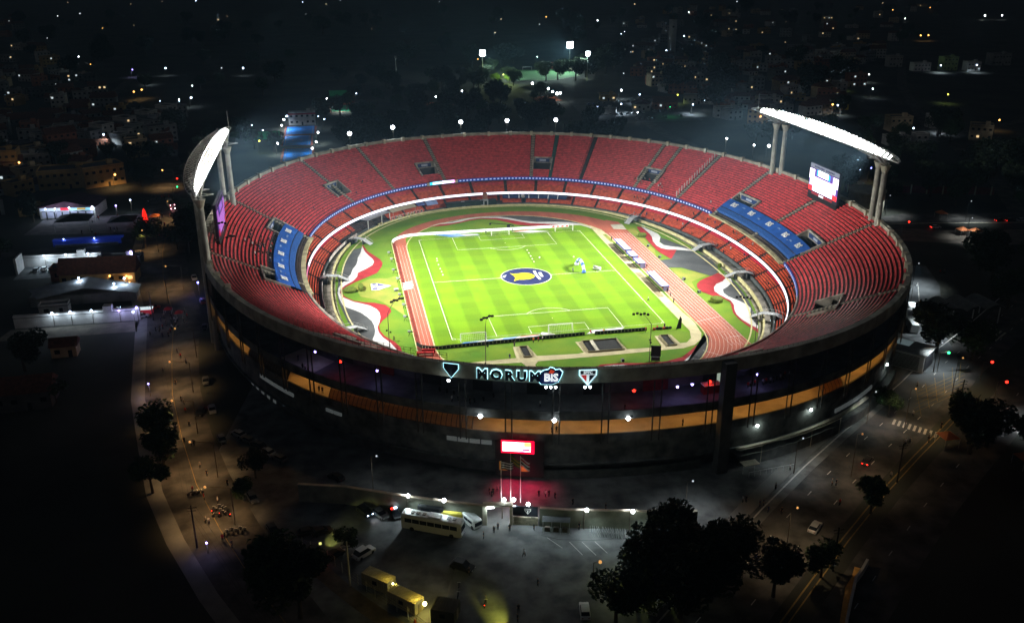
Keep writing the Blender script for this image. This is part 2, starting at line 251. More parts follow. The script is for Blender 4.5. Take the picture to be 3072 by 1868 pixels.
# pitch lines
L=MB(); z=.082; w=.16
def rect(x0,y0,x1,y1): L.line([(x0,y0),(x1,y0),(x1,y1),(x0,y1)],w,z,closed=True)
rect(-34,-52.5,34,52.5); L.line([(-34,0),(34,0)],w,z+.004)
for sg in(-1,1):
    for hw,dp in((20.16,16.5),(9.16,5.5)): L.line([(-hw,sg*52.5),(-hw,sg*(52.5-dp)),(hw,sg*(52.5-dp)),(hw,sg*52.5)],w,z+.002)
    A=[(9.15*math.cos(q),sg*(41.5-9.15*math.sin(q))) for q in rg(.643,math.pi-.643,14)]; L.line(A,w,z+.003); L.ball((0,sg*41.5,z),.14,6)
    for sx in(-1,1): L.line([(sx*34-sx*math.cos(q),sg*52.5-sg*math.sin(q)) for q in rg(0,1.57,5)],w*.7,z+.003)
L.line([(9.15*math.cos(q),9.15*math.sin(q)) for q in rg(0,6.2,40)],w*1.3,z+.012,closed=True)
L.ob('pitch_line_markings',whitem,kind='structure')
# centre emblem painted cloth
e=thing('centre_emblem_cloth','round blue cloth with a yellow ball emblem covering the centre circle','cloth',(0,0,.095))
navy=mat('navy_print',(.011,.017,.075),.8,.5,.35,stretch=(1,4,1)); yel=mat('yellow_print',(.6,.5,.01),.8,.2,.5); yeld=mat('olive_print',(.12,.12,.01),.8)
MB().poly([(8.9*math.cos(q),8.9*math.sin(q)) for q in rg(0,6.1,38)],.0).ob('blue_disc',navy,e)
MB().poly([(-5.2,4.4),(-3.9,3.4),(-2,3.6),(0,4.1),(2,3),(3,.9),(3.1,-.6),(2.3,-2.2),(.6,-3.3),(-1.4,-3.5),(-3.2,-3.1),(-5.3,-4.2),(-5,-3.2),(-4.2,-1),(-4.3,1.2)],.006).ob('yellow_ball',yel,e)
MB().poly([(-2.2,2.7),(0,3),(1.4,2.4),(0,2.3)],.012).poly([(-2,-2.4),(1.7,-1.2),(.6,-2.2),(-1,-2.7)],.012).ob('ball_seam',yeld,e)
MB().poly([(3.6,5.2),(4.6,5.3),(4.4,.2),(4.7,-4.3),(3.9,-4.3),(3.5,.2)],.006).poly([(5.2,3.2),(6.3,3.2),(6.1,-1.6),(5.1,-1.4)],.006).ob('white_lettering',white,e)
MB().poly([(-8.7,.9),(-8.1,2.4),(-6.6,3.1),(-7.4,1.1),(-8,-.5)],.006).ob('white_corner',mat('faded_white',(.3,.3,.4),.8,.3,1.),e)
# ================================================================ STADIUM
ST=thing('stadium','oval two tier concrete football stadium with red seats and floodlights','stadium',(0,0,0))
tiers={'upper':(82.8,10.8,1.128,.6,25,25.2),'middle':(82.0,5.35,.86,.44,11,22),'lower':(77.3,.35,.82,.45,10,24.7)}
VO=[(7.8,14.2),(-16,-9),(38.5,44),(71.5,76.5),(103,108),(134.5,139.5),(165.8,171.5),(-170,-164.4),(-137.5,-132),(-49,-42),(-105,-100),(-77,-72)]
def gaps(cuts):  # complement on -180..180
    c=sorted(cuts); out=[]; t=-180
    for a,b in c:
        if a>t: out.append((t,a))
        t=max(t,b)
    if t<180: out.append((t,180))
    return out
def terrace(name,key,m):
    a0,z0,dp,rs,n,k=tiers[key]; mb=MB(); prof=[(a0-.05,z0-1.0),(a0-.05,z0)]
    for i in range(n): prof+=[(a0+dp*(i+1),z0+rs*i),(a0+dp*(i+1),z0+rs*(i+1))]
    if key=='upper':
        for t0,t1 in gaps(VO): band(mb,t0,t1,prof,k,2.5,cap=False)
        for t0,t1 in VO: band(mb,t0,t1,[q for q in prof if q[0]<88.6],k,2.5,cap=False); band(mb,t0,t1,[q for q in prof if q[0]>95.2],k,2.5,cap=False)
    else:
        for t0 in range(-180,180,60): band(mb,t0,t0+60,prof,k,2.5,cap=False)
    return mb.ob(name,m,ST)
up=terrace('upper_stand','upper',stepc); mid=terrace('middle_stand','middle',stepc); low=terrace('lower_stand','lower',stepc)
AI=[102,137,166.4,-169,-136,-104,77,71.1,61.3,43.5,39,28.5,14.4,-.7,-16.2,-46.2,-75,120]
def rows(par,key,m_of,wid,cutf):
    a0,z0,dp,rs,n,k=tiers[key]
    for i in range(n):
        a=a0+dp*i; z=z0+rs*i; mb=MB()
        for t0,t1 in gaps(cutf(i,a)):
            if t1-t0<.6: continue
            band(mb,t0,t1,[(a+dp*.42,z),(a+dp*.42,z+.32),(a+dp*.66,z+.36),(a+dp*.72,z+wid),(a+dp*.84,z+wid),(a+dp*.84,z)],k,1.6,cap=False)
        mb.ob('seat_row',m_of(i),par)
def cut_up(i,a):
    c=[(t-.55,t+.55) for t in AI]
    if 88<a<95.6: c+=[(p-.4,q+.4) for p,q in VO]
    if a<91.4: c+=[(-16.3,15)]; 
    if a<92.2: c+=[(165.5,180),(-180,-164)]
    if a>108: c+=[(-6.3,3.4),(176.5,180),(-180,-177)]
    return c
rows(up,'upper',lambda i:seat_m,.66,cut_up)
rows(mid,'middle',lambda i:seat_o if i<5 else seat_m,.62,lambda i,a:[(t-.45,t+.45) for t in range(-176,180,9)])
def cut_low(i,a):
    c=[(t-.4,t+.4) for t in range(-177,180,8)]+[(126,141)]
    if i<2: c+=[(86,101),(141,150)]
    return c
rows(low,'lower',lambda i:seat_l if i>4 else seat_o,.6,cut_low)
for t in AI:
    mb=MB(); a0,z0,dp,rs,n,k=tiers['upper']
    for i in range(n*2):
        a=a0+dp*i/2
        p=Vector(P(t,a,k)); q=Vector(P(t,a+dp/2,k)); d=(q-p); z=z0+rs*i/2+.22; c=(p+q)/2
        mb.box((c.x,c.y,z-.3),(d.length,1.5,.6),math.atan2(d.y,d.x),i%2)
    if t==71.1: mm=[mat('teal_carpet',(.02,.1,.08),.8,.3,1.)]*2
    elif t==61.3: mm=[mat('netted_aisle',(.03,.032,.03),.8,.3,1.)]*2
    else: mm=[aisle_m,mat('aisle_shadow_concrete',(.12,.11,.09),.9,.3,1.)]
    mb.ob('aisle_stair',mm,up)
# vomitories
navyP=mat('navy_panel',(.02,.045,.14),.6,.3,1.)
for j,(p,q) in enumerate(VO):
    t=(p+q)/2; d,nn=tang(t,90); nrm=-nn if Vector(P(t,91)).dot(nn)<Vector(P(t,90)).dot(nn) else nn
    v=MB(); floor=12.9; aa=95.6
    band(v,p,q,boxprof(88.6,aa,floor-.6,floor),cap=True,mi=1)
    band(v,p,q,boxprof(aa-.4,aa,floor,18.3)); band(v,p-.35,p,[(88,floor-.5),(88,14.3),(aa,18.3),(aa,floor-.5),(88,floor-.5)]); band(v,q,q+.35,[(88,floor-.5),(88,14.3),(aa,18.3),(aa,floor-.5),(88,floor-.5)])
    vv=v.ob('vomitory',[conc,concd],up)
    m=MB(); band(m,p+.6,q-.6,boxprof(aa-.55,aa-.45,15.9,17.6)); m.ob('sector_sign',navyP,vv)
    m=MB(); band(m,t-.9,t+.9,boxprof(aa-.62,aa-.57,16.3,17.2)); m.ob('sector_sign_plate',mat('sign_plate',(.35,.4,.5),.6),vv)
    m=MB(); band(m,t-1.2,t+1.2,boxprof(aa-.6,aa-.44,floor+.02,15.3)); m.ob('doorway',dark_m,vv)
# rim parapet with buttresses
mb=MB()
for t0 in range(-180,180,60): band(mb,t0,t0+60,[(111,25.8),(111,27),(112.4,27),(112.4,23.8),(111.2,23.6)],cap=False,step=2.5)
mb.ob('rim_parapet',mat('rim_concrete',(.31,.3,.24),.9,.35,.3),ST)
for j in range(72):
    t=-180+5*j+2.5
    if not(-50<t<150 or t<-150 or t>150): continue
    d,nn=tang(t,111); p=P(t,111.1); MB().box((p[0],p[1],26.6),(1.6,1.3,1.9),math.atan2(nn.y,nn.x)).ob('parapet_buttress',concl,ST)
# LED board ring, ribbon
for i in range(60):
    t0=-180+6*i; m=MB(); band(m,t0+.05,t0+5.95,boxprof(81.2,81.5,4.5,5.45),22,2)
    m.ob('led_panel',ledW if (abs(t0)<172) else mat('led_pink',(0,0,0),.5,em=(1,.25,.5),es=.9),mid)
m=MB(); band(m,-164,-36,boxprof(82.45,82.75,9.9,11.5),step=2); m.ob('front_parapet',conc,up)
m=MB(); band(m,-180,180,boxprof(81.5,81.9,4.3,5.5),22,3); m.ob('board_backing',dark_m,mid)
for t0,t1 in((15,98.3),(108.2,165.5),(-36,-17)):
    m=MB(); band(m,t0,t1,boxprof(82.45,82.75,10.15,11.45)); m.ob('ribbon_board',ledB,up)
ribw=mat('ribbon_mark',(.5,.55,.7),.6,em=(.45,.6,1),es=.45,nosample=True)
m=MB()
for t0,t1 in((15.3,98),(108.4,165.3),(-36,-17.5)):
    n=int((t1-t0)/1.05)
    for i in range(n):
        t=t0+(i+.5)*(t1-t0)/n; band(m,t-.27,t+.27,boxprof(82.38,82.44,10.55,11.1),cap=False,step=1)
m.ob('ribbon_lettering',ribw,up,kind='stuff')
sb=thing('strip_screen','long thin glowing blue and pink screen on the far balcony front','screen')
for i,(t0,t1,c,s_) in enumerate(((107.6,106.6,(.02,.5,.9),2.2),(106.6,103.4,(.45,.8,1),2.6),(103.4,101.2,(.95,.75,1),3),(101.2,99.4,(1,.5,1),3),(99.4,99.2,(1,.1,.4),2))):
    m=MB(); band(m,t1,t0,boxprof(82.3,82.42,10.3,11.5),cap=True,step=1); m.ob('screen_panel',mat('strip%d'%i,(0,0,0),.5,em=c,es=s_),sb)
m=MB(); band(m,99.1,107.7,boxprof(82.43,82.8,9.9,11.9),step=1); m.ob('screen_housing',mat('housing_blue',(.01,.02,.1),.5),sb)
for t in(98.7,108): 
    d,nn=tang(t,82); p=P(t,82.3); MB().box((p[0],p[1],10.8),(.4,1.4,1.4),math.atan2(nn.y,nn.x)).ob('end_plate',concl,sb)
# light slab ledges in front of the blue covers
for t0,t1 in((-16.4,15),(165.5,196)):
    m=MB(); band(m,t0,t1,boxprof(81.2,84.6,10.1,10.7),step=1.5); m.ob('balcony_ledge',mat('ledge',(.33,.3,.17),.9,.35,.35),up)
# blue covers
for j,(t0,t1,lb) in enumerate(((-16.2,14.7,'long blue tarpaulin with five white word marks covering right hand front rows'),(165.9,195.7,'long blue tarpaulin with five white word marks covering left hand front rows'))):
    tp=thing('tarpaulin',lb,'tarpaulin',group='blue tarpaulins over the front rows')
    m=MB(); band(m,t0,t1,[(84.7,10.8),(84.7,12.4),(86.4,13.3),(86.5,13.3)],cap=False); m.ob('lower_cover',mat('blue_tarp_low',(.02,.08,.27),.6,.3,2.),tp)
    m=MB(); band(m,t0,t1,[(86.5,13.5),(91.2,16.0),(91.6,15.0)],cap=False); m.ob('upper_cover',blue_t,tp)
    m=MB(); band(m,t0,t1,boxprof(86.38,86.52,13.28,13.56),step=1.5); m.ob('cover_seam',dark_m,tp)
    for i in range(5):
        t=t0+(t1-t0)*(i+.5)/5; p=P(t,88.9); d,nn=tang(t,89)
        outv=Vector((p[0]-3.5,p[1])).normalized(); 
        if nn.dot(outv)<0: nn=-nn
        xx=Vector((nn.y,-nn.x,0)); yy=Vector((nn.x,nn.y,.53))
        text('word_mark','BiS',3.0,white,tp,frame((p[0],p[1],15.02),xx,yy),.03,.09)
        if i<4:
            t2=t+(t1-t0)/10; p=P(t2,88.6+(i%2)); text('faint_mark','~',3.4,mat('faint_mark',(.2,.3,.5),.6),tp,frame((p[0],p[1],14.9+(i%2)*.5),xx,yy),.02,.12)
# ---- facade
gal=thing('x','','x'); bpy.data.objects.remove(gal)
def bandob(nm,t0,t1,prof,m,par=ST,step=2.2,k=25.2): mb=MB(); band(mb,t0,t1,prof,k,step,cap=False); return mb.ob(nm,m,par)
for t0 in(-180,-90,0,90):
    bandob('gallery_floor',t0,t0+90,boxprof(98,111.8,15.2,15.5),mat('gallery_floor_concrete',(.12,.125,.13),.9,.3,.3))
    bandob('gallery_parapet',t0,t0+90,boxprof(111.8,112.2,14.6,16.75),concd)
    bandob('ramp_floor',t0,t0+90,boxprof(101,111,9.3,9.7),mat('ramp_floor_concrete',(.34,.3,.24),.9,.16,.3))
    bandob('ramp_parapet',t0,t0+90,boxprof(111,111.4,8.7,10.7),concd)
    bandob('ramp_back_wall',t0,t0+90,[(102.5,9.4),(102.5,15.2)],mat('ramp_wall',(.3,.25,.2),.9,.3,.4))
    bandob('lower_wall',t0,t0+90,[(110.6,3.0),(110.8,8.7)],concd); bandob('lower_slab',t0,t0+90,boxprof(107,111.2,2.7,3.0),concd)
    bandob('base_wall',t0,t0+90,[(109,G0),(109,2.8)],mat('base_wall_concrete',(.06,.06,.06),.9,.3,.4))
bandob('gallery_back_wall',-180,180,[(100.8,15.3),(101.2,19.8)],mat('gallery_wall',(.1,.105,.12),.9,.35,.3))
bandob('inner_back_wall',-180,180,[(92,6),(93,15.9)],dark_m)
mo=MB()
for t0 in range(-180,180,60): band(mo,t0,t0+60,boxprof(76.6,77.1,-.7,.75),24.7,2)
mo.ob('front_barrier_wall',mat('barrier_gray',(.075,.085,.082),.9,.3,.4),ST)
# gallery openings / dark panels on back wall
gdk=mat('gallery_recess',(.02,.021,.024),.7); grd=mat('gallery_red_panel',(.12,.012,.01),.8,.3,1)
for i,t in enumerate(range(-168,-10,7)):
    bandob('gallery_recess',t,t+2.6,boxprof(101.3,101.5,15.5,19.2),grd if i%5==1 else gdk)
# structural columns (pairs)
cg=MB().cone((0,0,8.8),(0,0,23.6),.17,.17,6)
cme=cg.ob('stadium_column',mat('column_concrete',(.045,.045,.043),.9,.2,.5),ST,(0,0,-50)); cd=cme.data; bpy.data.objects.remove(cme)
for i in range(-34,-3):
    t=i*5.15+1.6
    for dt in(-.35,.35): p=P(t+dt,112.45); link('stadium_column',cd,ST,(p[0],p[1],0))
for t,w in((-84.4,2.7),):
    p=P(t,113.4); d,nn=tang(t,116); MB().box((0,0,0),(2.2,w,27.6)).ob('tower_pier',mat('pier_concrete',(.075,.078,.075),.9,.25,.3),ST,(p[0],p[1],12.9)).rotation_euler[2]=math.atan2(nn.y,nn.x)
# windows
win=mat('pale_window',(.3,.32,.32),.5,em=(.75,.85,.85),es=.055,nosample=True)
for t0,t1,n,z0,z1 in((-144.7,-136.9,7,6.6,7.5),(-131,-128.3,2,6.8,7.6),(-114,-108.5,4,7.2,8.2),(-150.2,-142,5,-.5,.3),(-66,-56,7,3.9,4.9)):
    for i in range(n):
        a=t0+(t1-t0)*i/n; bandob('facade_window',a+.06*(t1-t0)/n,a+(.93 if z0>1 else .45)*(t1-t0)/n,boxprof(110.9,111.2,z0,z1) if z0>1 else boxprof(109.1,109.3,z0,z1),win,step=1)
# pale lit sills and recesses on the right part of the facade
bandob('facade_ledge',-82,-58,boxprof(111.2,112,2.8,3.2),concl); bandob('podium_wall',-82,-46,boxprof(112.4,112.8,G0,1.6),mat('podium_concrete',(.07,.075,.07),.9,.3,.6)); bandob('podium_deck',-82,-46,boxprof(109,112.6,1.2,1.4),concd)
bandob('podium_wall',-103,-86,boxprof(110.4,110.8,G0,1.2),mat('podium_concrete',(.07,.075,.07)))
m=MB(); 
for t in(-79.2,-71.6,-66.2): 
    p=P(t,113.2); m.cone((p[0],p[1],G0),(p[0],p[1],3.6),.1,.1,6)
m.line([P(t,113.2) for t in rg(-82,-79,5)],.14,3.5,.14).line([P(t,113.2) for t in rg(-76.5,-66,8)],.14,3.5,.14).ob('white_pipe_rail',concl,ST)
# lamps on the lower facade (warm white pools)
def wall_lamp(t,a,z,col,pw,em,lb,cat='wall lamp',grp=None,size=.5):
    p=P(t,a); d,nn=tang(t,a); 
    if nn.dot(Vector((p[0]-3.5,p[1])))<0: nn=-nn
    o=thing('wall_lamp',lb,cat,(p[0],p[1],z),math.atan2(nn.y,nn.x),grp)
    MB().box((-.25,0,0),(.5,.12,.12)).ob('bracket',steel,o); MB().box((.1,0,0),(.3,size*1.6,.25)).ob('housing',steel,o)
    MB().ball((.22,0,-.16),size*.5,8).ob('bulb',em,o)
    light('POINT',(.8,0,-.3),pw,col,o,.15); return o
for i,(t,z) in enumerate(((-79.3,7.9),(-71,8),(-49.8,6.2))): wall_lamp(t,110.9,z,(.85,1,.9),260,lampW,('white wall lamp on lower facade beside the tall pier','white wall lamp on lower facade above the dark tree','white wall lamp on facade nearest the white gate building')[i],grp='white lamps on the lower facade',size=.7)
for i,(t,z,lb) in enumerate(((-109.7,15.1,'bright white lamp at the end of the ribbed tunnel'),(-101.6,15,'bright white lamp on gallery slab above the entrance screen'),(-93.9,15,'bright white lamp on gallery slab under the red light'))): wall_lamp(t,112.3,z,(.8,.92,1),130,lampW,lb,grp='white lamps on the gallery slab',size=.95)
for i,(t,z,lb) in enumerate(((-133.8,19.8,'violet lamp over the pale gallery floor patch'),(-123.7,19.8,'violet lamp on dark gallery between red light and crest'),(-113.2,23.2,'white lamp under the left blue crest'),(-88.6,19.3,'violet lamp left of the red stall on the gallery'),(-87,19.5,'violet lamp beside the tall pier on the gallery'),(-78.7,19.4,'violet lamp above the queue of people'))): wall_lamp(t,107.6 if i!=2 else 112.6,z,(.5,.45,1) if i!=2 else (.8,.95,1),90,lampV if i!=2 else lampW,lb,grp='small gallery lamps',size=.55)
for t,a,z,lb in((-129.2,108,19.8,'red beacon on dark gallery left side'),(-92.9,108,19.5,'red beacon on gallery under the white crest'),(-84.6,106.4,19.0,'red beacon over red stall beside tall pier')): wall_lamp(t,a,z,(1,.05,.03),60,lampR,lb,'beacon','red beacons on the gallery',size=.7)
for i,t in enumerate((-102.52,-102.02,-101.52,-98.5,-97.98)): wall_lamp(t,113.2,23.5,(.75,.95,1),30,lampW,'small white spotlight under the blue word sign' if i<3 else 'small white spotlight under the white crest',grp='spotlights under the signs',size=.5)
# sodium ramp lights
pr=None
for i,t in enumerate(list(rg(-170,-112,16))+list(rg(-108,-42,19))):
    p=P(t,107); r=link('ramp_light',pr.data if pr else None,ST,(p[0],p[1],14.9)) if pr else MB().box((0,0,0),(.5,.5,.12)).ob('ramp_light',lampA,ST,(p[0],p[1],14.9)); pr=pr or r
    light('POINT',(0,0,-.35),(330,480,240,420)[i%4],(1,.46,.1),r,.25)
# ribbed tunnel roofs
tm=bpy.data.materials.new('translucent_sheet'); tm.use_nodes=True; nn_=tm.node_tree; b=nn_.nodes['Principled BSDF']; b.inputs['Base Color'].default_value=(.22,.15,.08,1); tr=nn_.nodes.new('ShaderNodeBsdfTranslucent'); tr.inputs[0].default_value=(.5,.3,.12,1); mx=nn_.nodes.new('ShaderNodeMixShader'); mx.inputs[0].default_value=.5
nn_.links.new(b.outputs[0],mx.inputs[1]); nn_.links.new(tr.outputs[0],mx.inputs[2]); nn_.links.new(mx.outputs[0],nn_.nodes['Material Output'].inputs[0])
def vault(t0,t1,m):
    pf=[(107.2-3.6*math.cos(q),10+3.4*math.sin(q)) for q in rg(0,math.pi,8)]
    v=bandob('tunnel_roof',t0,t1,pf,m,step=.8); n=int(abs(t1-t0)/.62)
    for i in range(n+1):
        mb=MB(); t=t0+(t1-t0)*i/n; band(mb,t-.05,t+.05,[(107.2-3.7*math.cos(q),10+3.5*math.sin(q)) for q in rg(0,math.pi,8)],step=1); mb.ob('roof_rib',steeld,v)
vault(-148,-138,mat('dark_sheet',(.05,.038,.025),.8,.3,1)); vault(-130.4,-110.9,tm); vault(-69,-64.7,tm); vault(-44.5,-42,mat('red_dark_sheet',(.08,.02,.015),.8))
# pale gallery floor patch & stall
bandob('gallery_floor_patch',-139.5,-133,boxprof(103,110.5,15.52,15.56),concl)
stl=thing('snack_stall','red stall with white top beside the pier on the gallery','stall',(*P(-84.2,105.5),15.5),math.radians(-84.7))
MB().box((0,0,1.1),(1.6,4,2.2)).ob('body',mat('stall_red',(.2,.01,.01),.6),stl); MB().box((.3,0,2.35),(2.2,4.4,.15)).ob('roof',white,stl)
for t in(-81.9,-80.8): bandob('lit_doorway',t-.22,t+.22,boxprof(101.6,101.7,15.5,18),mat('lit_door',(.2,.2,.2),.6,em=(.8,1,.8),es=.35,nosample=True),step=1)
# ---- signs on the rim
def sign_at(t,a=112.75):
    p=P(t,a); d,nn=tang(t,a)
    if nn.dot(Vector((p[0]-3.5,p[1])))<0: nn=-nn
    return p,Vector((-nn.y,nn.x,0)),nn
halo=emi('sign_halo',(.4,.85,1),3.0,False); navyL=mat('navy_letter',(.006,.008,.035),.4)
sg=thing('stadium_name_sign','large dark blue word sign with cyan glow on outer rim wall','sign')
for ch,t,sz in(('M',-109.4,3.0),('O',-107.85,3.0),('R',-106.45,3.0),('U',-105.1,3.0),('M',-103.7,3.0)):
    p,x,nn=sign_at(t,112.55); q,_,_=sign_at(t,112.75)
    h=text('letter_halo',ch,sz*1.09,halo,sg,frame((p[0],p[1],25.38),x,(0,0,1)),.02,.19 if ch!='R' else .13); text('letter',ch,sz,navyL,sg,frame((q[0],q[1],25.3),x,(0,0,1)),.12,.16)
p,x,nn=sign_at(-102.05,112.6); mw=frame((p[0],p[1],25.4),x,(0,0,1))
cl=[(-2,-1.7),(.3,-1.7),(1.6,-1.1),(2.2,.2),(2.5,1.2),(1.9,1.9),(1,1.7),(.6,2.1),(-.1,2.3),(-.5,1.8),(-1.4,1.6),(-2.1,1.1),(-2.5,-.2),(-2.4,-1.2)]
for s_,z_,m_,nm in((1.06,0,halo,'badge_halo'),(1,.12,mat('badge_blue',(.01,.03,.2),.4),'badge')):
    o=MB().poly([(a*s_,b_*s_) for a,b_ in cl],z_,.06).ob(nm,m_,sg); o.matrix_local=mw
text('badge_word','BiS',2.5,mat('sign_white',(.8,.8,.8),.5,em=(.9,.95,1),es=.9),sg,mw@Matrix.Translation((.1,-.1,.26)),.05,.08)
o=MB().poly([(-.5,1.0),(.4,.9),(.9,1.5),(0,1.9)],.25,.03).ob('badge_red_mark',mat('sign_red',(.5,.05,.02),.5,em=(1,.08,.03),es=.4),sg); o.matrix_local=mw
def crest(parent,mw,s,edge,whitem_,red,blk,writing=True,lit=True):
    out=[(-1.9,1.6),(1.9,1.6),(1.9,.3),(0,-2.2),(-1.9,.3)]
    def pl(pts,z,m,nm,k=1): o=MB().poly([(a*s*k,b*s*k) for a,b in pts],z,.03*s).ob(nm,m,parent); o.matrix_local=mw
    pl(out,0,edge,'crest_outline',1.06); pl(out,.05*s,whitem_,'crest_field'); pl([(-1.7,1.45),(1.7,1.45),(1.7,.62),(-1.7,.62)],.1*s,blk,'crest_top_panel')
    pl([(-1.65,.4),(-.3,.4),(-.3,-1.35)],.1*s,red,'crest_red_field'); pl([(1.65,.4),(.3,.4),(.3,-1.35)],.1*s,blk,'crest_black_field')
    if writing: text('crest_letters','SPFC',.95*s,whitem_,parent,mw@Matrix.Translation((0,1.03*s,.15*s)),.02,.04)
cr=thing('crest_sign','white shield crest with red and black triangles glowing on rim wall','crest'); p,x,nn=sign_at(-98.2,112.6)
crest(cr,frame((p[0],p[1],25.5),x,(0,0,1)),.95,halo,mat('crest_white',(.8,.8,.8),.5,em=(.8,.95,1),es=.55),mat('crest_red',(.5,.02,.02),.5,em=(1,.05,.05),es=.25),mat('crest_black',(.01,.012,.03),.5))
cr=thing('crest_sign','dark shield crest outlined in blue light left of word sign','crest'); p,x,nn=sign_at(-112.9,112.6)
crest(cr,frame((p[0],p[1],25.7),x,(0,0,1)),.88,halo,mat('crest_dim',(.02,.05,.08),.5),mat('crest_dim2',(.01,.015,.03),.5),navyL)
p,x,nn=sign_at(-98.2,114); light('POINT',(p[0],p[1],23.2),60,(.6,.95,1),cr,.2); 
# ---- railing on the rim near left, rim masts
m=MB()
for t in rg(-136,-113.5,26): p=P(t,111.6); m.cone((p[0],p[1],27),(p[0],p[1],29.2),.05,.05,4)
for z in(27.9,28.5,29.1): m.line([P(t,111.6) for t in rg(-136,-113.5,20)],.05,z,.05)
m.ob('rim_railing',steeld,ST)
m=MB()
for t in rg(-113,-70,60): p=P(t,111.8); m.cone((p[0],p[1],27),(p[0],p[1],27.5),.05,.05,4)
m.line([P(t,111.8) for t in rg(-113,-70,40)],.05,27.45,.05).ob('rim_railing',steeld,ST)
def mast(x,y,z,h,dx,dy,lb,heads=5,g='curved masts with dark lamp clusters'):
    o=thing('lamp_mast',lb,'mast',(x,y,z),0,g); m=MB(); m.cone((0,0,0),(0,0,h*.8),.13,.09,6)
    pts=[(dx*f,dy*f,h*(.8+.2*math.sin(f*1.57))) for f in rg(0,1,5)]
    for a,b in zip(pts,pts[1:]): m.cone(a,b,.08,.07,5)
    m.ob('pole',steeld,o); L_=math.hypot(dx,dy); ux,uy=dx/L_,dy/L_
    for i in range(heads):
        e=(i-(heads-1)/2)*1.0; MB().box((dx+ux*e,dy+uy*e,h-.1+.25*(i%2)),(.7,.6,.5),math.atan2(uy,ux)).ob('lamp_head',black,o)
    for e in(-.9,.9): MB().box((e*uy,-e*ux,h*.45),(.5,.5,.35)).ob('speaker_box',black,o)
mast(-53.4,-59,0,16,3,2,'tall mast with dark lamp cluster over left painted wave'); mast(-27.1,-73.5,0,15,.5,.3,'straight mast with dark lamps behind near advertising boards'); mast(19.5,-80,0,15,-3,.8,'curved mast with dark lamps beside black screen trailer'); mast(55.8,-72,0,14,-4,2,'curved mast with dark lamps at track corner on right')
mast(-107.5,-16,27,4,6,-1.5,'curved lamp mast on left rim between the aisles',3); mast(-103,-38,27,4.5,5.5,3.2,'curved lamp mast on left rim above the orange ramp',3)
# ---- floodlight gantries
fl=MB(); fl.box((-.22,0,0),(.45,.9,.9)); fl.add([(.03,.55*math.cos(q),.55*math.sin(q)) for q in rg(0,5.4977,7)],[tuple(range(8))],1)
fo=fl.ob('floodlight',[steeld,floodE],ST,(0,0,0)); fd=fo.data; bpy.data.objects.remove(fo)
def gantry(sx,lb):
    X=103 if sx>0 else -102.2; g=thing('floodlight_gantry',lb,'floodlight gantry',group='floodlight gantries over the side stands')
    def pts(s):
        y=44-104*s; b=max(0,1-((y+8)/52.5)**2)**.62; return Vector((X,y,50)),Vector((X+sx*3.0*b,y,50+3.1*b)),Vector((X+sx*7.2*b,y,50.3+1.0*b))
    N=40; Q=[pts(i/N) for i in range(N+1)]; m=MB(); mb=MB()
    for i in range(N):
        a,b=Q[i],Q[i+1]
        for j in range(3): m.beam(a[j],b[j],.34 if j==0 else .2)
        for j,k in((0,1),(1,2),(2,0)):
            if (a[j]-a[k]).length>.3: m.beam(a[j],a[k],.11)
            mb.beam(a[j],b[k],.1) if i%2 else mb.beam(b[j],a[k],.1)
    m.ob('chord_truss',steel,g); mb.ob('bracing',steel if sx>0 else mat('lattice_bronze',(.045,.036,.025),.8,.2,1.),g,kind='stuff')
    # catwalk ribs behind
    m=MB()
    for i in range(2,N*2-1,2):
        a=pts(i/N/2); m.beam(a[1],a[2]+(a[2]-a[1])*.1,.09); 
        if i%4: m.beam(a[2],a[2]+Vector((sx*.5,0,1.1)),.07)
    m.ob('catwalk_rib',mat('lattice_bronze',(.045,.036,.025)),g,kind='stuff')
    n=0
    for r in range(4):
        for c_ in range(37):
            s=.085+.865*c_/36; a=pts(s); w=(a[1]-a[0]).length
            if w<1.2 or (r==3 and c_%9==4 and c_<20): continue
            f=.16+.84*(r+.5)/4; p=a[0].lerp(a[1],f)
            o=link('floodlight',fd,g,p+Vector((-sx*.35,0,0))); o.rotation_euler=(0,math.radians(24),0 if sx<0 else math.pi)
            sc=min(1.2,w/3.7); o.scale=(sc,sc*1.5,sc); n+=1
    for y0,yy in((34.9,31.3),(-37.2,-43.4)):
        for j,y in enumerate((y0,yy)):
            x=((112.4 if j else 110.2) if y0>0 else (109.8 if j else 111.4)) if sx>0 else ((-103 if j else -106.4) if y0>0 else (-103.6 if j else -105.4))
            MB().cone((x,y,G0),(x,y,43),1.15,.9,14).ob('column',mat('pylon_concrete',(.36,.35,.3),.85,.25,.3),g,smooth=True)
            MB().cone((x,y,43),(x,y,45.4),.9,1.7,14).ob('column_head',mat('pylon_concrete',(.36,.35,.3)),g)
            m=MB(); 
            for dy,dz,dx in((-3,4,0),(3,4,0),(-2.5,5,4),(2.5,5,4)): m.beam((x,y,45.4),(X+sx*dx,y+dy,46.3+dz-.3),.5)
            m.beam((x,y-2,46.5),(x-sx*4,y,46.6),.25).beam((x,y+2,46.5),(x-sx*4,y,46.6),.25).ob('support_strut',steel,g)
    m=MB().cone((X,38,51),(X,38,57),.08,.05,5); m.ob('lightning_rod',steel,g)
    for i in range(8):
        y=34-11.5*i; ax=(-8 if sx<0 else 10)*(1); 
        light('SPOT',(X-sx*1.5,y,51.5),335000,(1,1,.95),g,1.6,aim=(2+sx*20*(1 if i%2 else -1),y*1.12+6,0),cone=64,blend=1)
    for y in(30,-8,-46): light('SPOT',(X-sx*1.5,y,52),75000 if y>0 else 130000,(1,.96,.97),g,2,aim=(-sx*70,y*1.1,6),cone=125,blend=.8)
    return g
